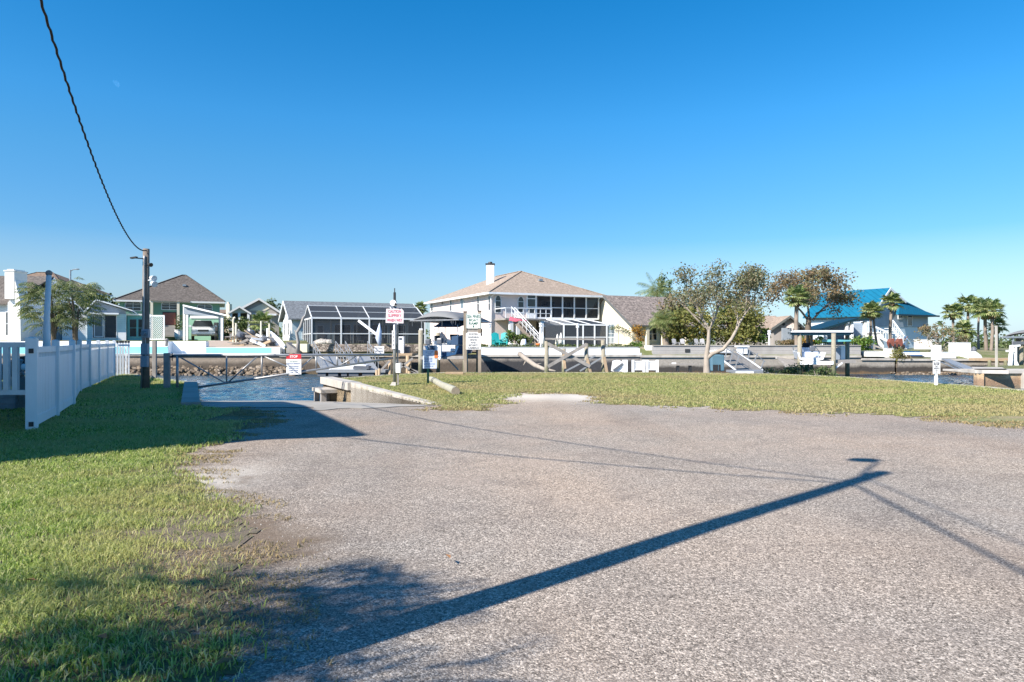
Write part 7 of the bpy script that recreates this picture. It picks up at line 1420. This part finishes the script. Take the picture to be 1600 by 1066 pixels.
# bungalow
loc = P(1186, 541, 70); loc.z = 1.1; h = T('bungalow', 'low grey bungalow with pinkish shingle roof and side gable', 'bungalow', loc); fr = frame(loc, 0); x = lambda px: xat(px, 70)-loc.x; z = lambda py, Y=70: E-(py-H0)/F*Y-loc.z
mb = MB(fr); mb.box((x(1150), 0, -.3), (x(1203), 7, z(512))); mb.box((x(1203), -1, -.3), (x(1243), 7, z(512))); mb.build('wall', mt['grey_wall'], h)
gable(h, fr, x(1140), x(1224), 0, 7, z(512), 1.2, 'shin_tan', .5, .14, 'x', 'fascia_d', .5, 'grey_wall'); gable(h, fr, x(1203), x(1246), -1, 7, z(512), 1.05, 'shin_tan', .35, .14, 'y', 'fascia_d', .55, 'grey_wall')
mb = MB(fr); mb.prism([(x(1223), -1.06, z(534)), (x(1241), -1.06, z(534)), (x(1241), -1.06, z(511)), (x(1232), -1.06, z(505)), (x(1223), -1.06, z(511))], (0, .05, 0)); mb.build('sunlit_wall_patch', mt['tan_wall'], h)  # paler tan panel stands for the sunlit part of the grey gable
window(h, fr, x(1190), x(1201), z(536), z(516), mull=1, glass='glass'); window(h, fr, x(1205), x(1213), z(534), z(513), mull=0, glass='glassl'); mb = MB(fr); mb.box((x(1213.5), -1.6, z(532)), (x(1227), -1.2, z(513))); mb.build('shutter', mt['boxblue'], h); mb = MB(fr); mb.tube([(x(1218), -1.05, z(507)), (x(1218), -.98, z(507))], .16, 10); mb.build('vent', mt['dark'], h)
bush('low_shrubs', 'low mixed shrubs in front of the bungalow gable', P(1233, 537, 60), (1.4, .6, .5), 700, .13, 'leafmix', 53)
bush('croton', 'bright yellow green shrub seen under the flat boat lift roof', P(1281, 533, 60), (.9, .6, .65), 700, .13, 'leafbright', 54)
bush('red_shrub', 'reddish shrub left of the yellow green one under the boat lift roof', P(1262, 534, 60), (.8, .6, .6), 600, .13, 'leaforange', 55)
# ------------------------------------------------------------------ E: blue roofed house
TB = R(30); loc = P(1362, 548, 80); loc.z = .7; h = T('house', 'light blue house with bright blue metal roof and outside stairs', 'house', loc); fr = frame(loc, TB); wl = Wall(loc, TB); W0 = wl.x(1449); D0 = 8.2; ze = wl.z(1362, 490); zm = wl.z(1400, 511)
mb = MB(fr); mb.box((0, 0, -.3), (W0, D0, zm)); mb.build('lower_wall', mt['bluehouse_lo'], h); mb = MB(fr); mb.box((-.05, -.05, zm), (W0+.05, D0, ze)); mb.build('upper_wall', mt['bluehouse_hi'], h)
xr = wl.x(1385); zr = wl.z(1385, 450.5); xe = W0+.7; zl = ze-.1
xk = wl.x(1409); zk = wl.z(1409, 473); prof = [(-.8, zl-.25), (xr, zr-.12), (xk, zk), (xe, zl-.1)]
mb = MB(fr); mb.prism([(a, -.5, b) for a, b in prof]+[(a, -.5, b+.14) for a, b in reversed(prof)], (0, D0+1, 0)); rf = mb.build('roof', mt['roof_teal'], h)
mb = MB(fr); mb.prism([(0, -.02, ze), (W0, -.02, ze), (xk, -.02, zk-.05), (xr, -.02, zr-.2)], (0, .1, 0)); mb.build('gable', mt['bluehouse_hi'], h)
mb = MB(fr)
for (a, b), (c, d) in ((prof[0], prof[1]), (prof[1], prof[2])): mb.prism([(a, -.56, b-.12), (c, -.56, d-.12), (c, -.56, d+.17), (a, -.56, b+.17)], (0, .05, 0))
mb.build('rake', mt['white'], rf)
mb = MB(fr); xa_ = wl.x(1392); xt_ = wl.x(1403); mb.prism([(xa_, -.9, ze-.12), (xe+.3, -.9, ze-.12), (xe+.3, -.4, ze-.02), (wl.x(1411), -.45, wl.z(1411, 476)), (wl.x(1401), -.45, wl.z(1401, 476))], (0, .3, .1)); mb.build('eave_roof', mt['roof_teal'], h)
mb = MB(fr); mb.box((xa_, -.97, ze-.22), (xe+.3, -.91, ze-.02)); mb.build('fascia', mt['teal_dark'], h)
wpx(h, wl, fr, 1416.5, 493, 1424, 510, mull=0, rows=0, y=-.07); wpx(h, wl, fr, 1402, 493, 1409.5, 499, mull=0, rows=0, y=-.07)
fl_ = fr @ Matrix.Rotation(R(-90), 4, 'Z'); ll = Wall(loc, TB-R(90))
for a, b in ((1284, 1296), (1345, 1356)): x0, x1 = sorted((ll.x(a), ll.x(b))); window(h, fl_, x0, x1, ze-1.9, ze-.9, mull=1, rows=0, y=-.06)
mb = MB(fl_); x0 = ll.x(1272) if abs(ll.x(1272)) < 30 else -D0; mb.box((-D0, -.04, -.3), (0, -.005, zm-.01)); mb.build('side_wall', mt['bluehouse_lo'], h); mb = MB(fl_); mb.box((-D0, -.07, zm+.02), (0, -.052, ze-.6)); mb.build('side_wall', mt['bluehouse_lo'], h)  # upper overlay repaints the sunward side pale, as the lit wall
# porch with dark teal roof on the left, built as its own frontal block
pc = T('porch', 'open porch with dark teal lean roof at the left side of the blue house', 'porch', P(1325, 545, 70)); Y = 70
mb = MB(); mb.prism([P(1284, 517, Y), P(1341, 500, Y), P(1358, 501, Y), P(1358, 498, Y), P(1341, 496.5, Y), P(1284, 513.5, Y)], (0, 5, 0)); mb.build('roof', mt['teal_dark'], pc)
for px, py in ((1325, 505), (1333, 503), (1354, 502), (1292, 515)): mb = MB(); mb.box((xat(px, Y)-.14, Y+.2, .6), (xat(px, Y)+.14, Y+.5, P(0, py, Y).z)); mb.build('post', mt['white'], pc)
mb = MB(); mb.box(P(1288, 546, Y+4.6), P(1356, 505, Y+4.6)+V(0,.2,0)); mb.build('back_wall', mt['bluehouse_hi'], pc); mb = MB(); mb.box(P(1338, 544, Y+3), P(1352, 525, Y+3)+V(0,.5,0)); mb.build('screen', mt['signb'], pc)
gg = T('garage', 'small white garage at the foot of the two leaning palms', 'garage', P(1370, 548, 73)); mb = MB(); mb.box(P(1361, 548, 73), P(1381, 521, 73)+V(0, 3, 0)); mb.build('wall', mt['whitew'], gg); mb = MB(); mb.box(P(1360, 521, 72.9), P(1383, 519, 72.9)+V(0, 3.2, 0)); mb.build('roof', mt['fascia'], gg)
stt = T('outside_stairs', 'white railed outside stairs descending in front of the blue house', 'stairs', P(1400, 548, 72)); mb = MB()
for (a, b, c, d, Y1, Y2) in ((1368, 511, 1397, 524, 74, 69), (1395, 501, 1418, 533, 76, 70)):
    p_, q_ = P(a, b, Y1), P(c, d, Y2); mb.beam(p_, q_, .1, .14); mb.beam(q_, V(q_.x, q_.y, .6), .16, .16); mb.beam(p_-V(0,0,.9), q_-V(0,0,.9), .1, .22)
    for i in range(7): r_ = p_.lerp(q_, i/7); mb.beam(r_, r_-V(0,0,.9), .05, .05)
mb.build('railing', mt['white'], stt); mb = MB()
for i in range(9): p_ = P(1395, 513, 76).lerp(P(1418, 545, 70), i/8); mb.box((p_.x-.3, p_.y, p_.z-.05), (p_.x+.5, p_.y+1.2, p_.z+.02))
mb.build('treads', mt['whitew'], stt)
for i, (px, py) in enumerate(((1394, 536), (1407, 536))):
    q = P(px, 545, 64.5+i); q.z = .75; t_ = T('garden_cart', ['rusty red garden cart left of the white stair post', 'rusty red garden cart right of the white stair post'][i], 'cart', q, 0, 'rusty red carts below the stairs'); mb = MB(); mb.prism([q+V(-.16,0,.3), q+V(.16,0,.3), q+V(.26,0,.62), q+V(.2,0,1.05), q+V(-.12,0,.98), q+V(-.26,0,.7)], (0,.5,0)); mb.build('tub', mt['redcart'], t_)
    for s in (-.22, .22): mb = MB(); mb.tube([q+V(s-.05,-.05,.25), q+V(s+.05,-.05,.25)], .25, 12); mb.build('wheel', mt['rubber'], t_)
    mb = MB(); mb.tube([q+V(.3,0,.8), q+V(.6,-.2,1.25)], .03, 6); mb.tube([q+V(-.3,0,.5), q+V(-.35,0,.1)], .03, 6); mb.build('handle', mt['redcart'], t_)
bush('round_bush', 'bright green rounded bush between boat lift and white garden wall', P(1344, 539, 58), (1.55, 1.0, .85), 2200, .15, 'leafbright', 61)
for i, (x0, y0, x1, y1, Y, lab, m_) in enumerate([(1353, 549.5, 1384, 557.5, 53.3, 'low white garden wall right of the green bush', 'whitew'), (1386, 545, 1397, 559, 53.0, 'white square gate pillar right of the low garden wall', 'whitew'), (1436, 531, 1457, 546, 62, 'white storage box against the pale blue wall', 'whitew'), (1492, 536, 1517, 558, 54.5, 'large white square box on the right far shore', 'white'), (1465, 551, 1494, 560, 53.3, 'low white wall left of the large white box', 'white')]):
    mb = MB(); mb.box(P(x0, y1, Y), P(x1, y0, Y)+V(0, .8 if i != 1 else .5, 0)); mb.box(P(x0-.4, y0, Y-.04), P(x1+.4, y0-.7, Y-.04)+V(0,.9 if i != 1 else .6,0)); tag(mb.build('white_wall' if 'wall' in lab else ('gate_pillar' if i == 1 else 'storage_box'), mt[m_], bevel=.01), lab, 'wall' if 'wall' in lab else ('pillar' if i == 1 else 'box'))
mb = MB(); mb.beam(P(1368, 541, 56), P(1394, 549, 54.5), .08, .12); mb.beam(P(1366, 546, 56), P(1366, 538, 56), .1, .1); tag(mb.build('timber_rail', mt['wood_grey']), 'grey sloping timber rail on the bank right of the green bush', 'rail')
bush('dry_plants', 'dry brown and green plants in the gap of the right far seawall', P(1403, 557, 52.6), (.5, .5, .85), 700, .12, 'leafgrape', 62)
bush('dry_grass_clump', 'straw coloured grass clump beside the dry plants on the far seawall', P(1412, 557, 52.6), (.5, .4, .4), 350, .12, 'leafmix', 63)
bt = T('blue_boat', 'low motor boat with blue windscreen moored on the bank right of the dry plants', 'boat', P(1435, 559, 53.6)); mb = MB(); mb.prism([P(1416, 559, 53.6), P(1419, 551, 53.6), P(1460, 551, 53.6), P(1466, 555, 53.6), P(1462, 559, 53.6)], (0, 1.7, 0)); mb.build('hull', mt['gel'], bt, bevel=.08); mb = MB(); mb.prism([P(1418, 556.5, 53.5), P(1420, 549, 53.9), P(1438, 549, 53.9), P(1443, 556.5, 53.5)], (0, 1.5, 0)); mb.build('windscreen', mt['gel_b'], bt, bevel=.06); mb = MB(); mb.beam(P(1419, 557.2, 53.45), P(1444, 557.2, 53.45), .05, .08); mb.build('rubbing_strip', mt['dark'], bt)
bt = T('white_boat', 'white boat hull on the shore right of the large white box', 'boat', P(1528, 562, 53.2)); mb = MB(); mb.prism([P(1516, 563, 53.2), P(1516, 551, 53.2), P(1526, 549, 53.2), P(1534, 555, 53.2), P(1538, 563, 53.2)], (0, 1.4, 0)); mb.build('hull', mt['gel'], bt, bevel=.1); mb = MB(); mb.ell(P(1521.5, 547, 53.6), (.2, .2, .28), 10, 6); mb.build('engine_cover', mt['engine'], bt)
# palms on the right
for i, (bx, by, tx, ty, Y, rr_, cr, lab) in enumerate([
    (1358.5, 541, 1360, 488, 66, .17, 1.2, 'left one of the two palms crossing in front of the blue house'), (1371, 541, 1364, 489, 66.8, .14, 1.15, 'right leaning palm with dark trunk in front of the blue house'), (1391, 545, 1393.5, 474, 67, .19, 1.2, 'palm in front of the white gable of the blue house'),
    (1491, 540, 1489, 490, 68, .17, 1.25, 'leftmost palm of the group right of the blue house'), (1509, 541, 1513, 478, 69, .19, 1.4, 'tallest palm in the middle of the right hand group'), (1506, 545, 1506, 517, 64, .26, 1.15, 'short stout palm low in the right hand group'),
    (1541, 556, 1539, 488, 62, .20, 1.35, 'palm with dark trunk right of the tallest one'), (1549, 560, 1550.5, 487, 60, .17, 1.2, 'palm with pale trunk directly right of the dark trunk palm'), (1557, 556, 1558, 511, 63, .14, 1.0, 'small palm at the right end of the palm group'),
    (1529, 545, 1530, 482, 72, .15, 1.2, 'far palm half hidden behind the dark trunk palm')]):
    palm(lab, V(xat(bx, Y), Y, gz(xat(bx, Y), Y)-.1), P(tx, ty-1, Y), rr_*.72, cr*1.05, 70+i, n=30, group='sabal palms on the right far shore')
b0 = V(xat(1468, 57), 57, .4); tree('wispy_shrub', 'wispy grey green shrub tree behind the right hand sign', b0, [(b0, (a, b, 1), .95, .05) for a, b in ((-.5, .1), (0, .3), (.5, -.1), (-.2, -.3), (.3, .3), (-.7, .2), (.7, 0))], 'leafmix', 'bark', n=13, ls=.13, cr=.28, seed=21, depth=3, spread=.38, up=.05, cat='shrub')
# tree beside the camera whose shadow falls on the lower left of the picture
rnd = random.Random(77); tb = V(-6.6, -1.2, 0); root = T('shade_tree', 'leafy tree left of the camera shading the lower left corner of the lot', 'tree', tb); mb = MB(); ml = MB()
mb.tube([tb, tb+V(.1, .1, 1.8), tb+V(.5, .5, 3.2)], [.16, .12, .08], 9)
for (spx, spy, zz, rx, ry, nn) in [(300, 1010, 3.9, 1.0, .42, 420), (120, 985, 4.0, .95, .30, 260), (470, 1030, 4.1, .6, .25, 90), (560, 890, 4.5, .30, .10, 90), (600, 930, 4.3, .32, .13, 120), (520, 925, 4.2, .45, .16, 190), (480, 975, 4.0, .5, .13, 110), (250, 905, 4.4, .75, .11, 130), (60, 915, 4.3, .7, .13, 120), (420, 1085, 3.6, .8, .25, 130), (150, 1070, 3.5, 1.0, .35, 330), (620, 1080, 3.8, .4, .2, 110), (545, 955, 4.1, .3, .09, 90), (400, 930, 4.2, .5, .16, 150)]:
    s_ = G(spx, spy); c = V(s_.x-SX*zz/TE, s_.y-SY*zz/TE, zz); mb.tube([tb+V(.45, .45, 3.0), (tb+V(.5,.5,3.2)).lerp(c, .6)+V(0,0,.1), c], [.05, .03, .012], 5, caps=False)
    for k in range(nn//8):
        a = rnd.random()*6.28; q_ = rnd.random()**.5; e_ = c+V(math.cos(a)*rx*q_, math.sin(a)*ry*q_*1.4, rnd.uniform(-.12, .12)); feather(ml, e_, V(rnd.gauss(.75, .4), rnd.gauss(.2, .4), rnd.uniform(-.2, .3)), .5, rnd, .7, 8, .45)
mb.build('trunk', mt['bark'], root, smooth=True); ml.build('crown', mt['leafdark'], root)
# mangrove at the near shore
for i, (px, py, Y, rx, rz, lab) in enumerate([(1222, 580, 36, .95, .32, 'low dark mangrove clump at the left of the roofed lift'), (1252, 580, 36, .8, .45, 'mangrove clump at the foot of the left piling'), (1282, 583, 35, .85, .42, 'mangrove clump between the pilings of the roofed lift')]):
    bush('mangrove_bush', lab, P(px, py, Y), (rx, .7, rz), 1100, .085, 'leafman', 81+i, group='mangrove bushes at the near water edge', bark='bark')
# distant vegetation
rnd = random.Random(99)
def belt(name, lab, x0, x1, Y, py, hh, n, ls, leafm, dens=70):
    ml = MB(); k = 0
    while k < n:
        px = x0+(x1-x0)*rnd.random(); Yk = Y+rnd.uniform(-4, 8); q = P(px, py, Yk); r_ = rnd.uniform(.6, 1.3)*hh; leaves(ml, V(q.x, Yk, rnd.uniform(.9, 1.0)*r_*.5), (r_*1.2, r_, r_*.75), dens, ls, rnd); k += 1
    return tag(ml.build(name, mt[leafm]), lab, 'trees', kind='stuff')
belt('tree_line', 'low distant tree line glimpsed between the far houses', -150, 1480, 150, 520, 4.5, 220, .9, 'leafdark', 55)
belt('mangroves', 'belt of mangroves behind the right hand palms', 1478, 1800, 88, 540, 2.0, 120, .35, 'leafman', 80)
# day moon
dm, t, b, o_ = newmat('pale_moon'); b.inputs['Base Color'].default_value = (.55,.55,.55,1); b.inputs['Roughness'].default_value = 1; tr = t.nodes.new('ShaderNodeBsdfTransparent'); ms = t.nodes.new('ShaderNodeAddShader'); b.inputs['Base Color'].default_value = (.10,.10,.10,1); b.inputs['Specular IOR Level'].default_value = 0
t.links.new(tr.outputs[0], ms.inputs[0]); t.links.new(b.outputs[0], ms.inputs[1]); t.links.new(ms.outputs[0], o_.inputs[0])
c = P(180.5, 131.5, 3000); r_ = 5.6/F*3000; vw = (Vector((0, 0, E))-c).normalized(); rt = vw.cross(V(0,0,1)).normalized(); u2 = rt.cross(vw); mb = MB(); n = 24; vs = []
for i in range(n+1):
    a = math.pi*i/n+R(48); lim = math.cos(math.pi*i/n); vs.append(c+(rt*-math.cos(a)*-1+u2*math.sin(a))*r_)
ax1 = (rt*math.cos(R(48))+u2*math.sin(R(48)))
for i in range(1, n): s_ = math.cos(math.pi*i/n); q = c-ax1*s_*r_*1.0 if False else c+ax1*(-s_)*r_; nn = (rt*-math.sin(R(48))+u2*math.cos(R(48))); vs.append(q-nn*math.sin(math.pi*i/n)*r_*.25)
mb.prism(vs, -vw*r_*.5); tag(mb.build('moon', dm), 'faint pale half moon in the blue sky left of centre', 'moon')
for o in list(bpy.data.objects):
    if o.type == 'MESH': o.data.validate()
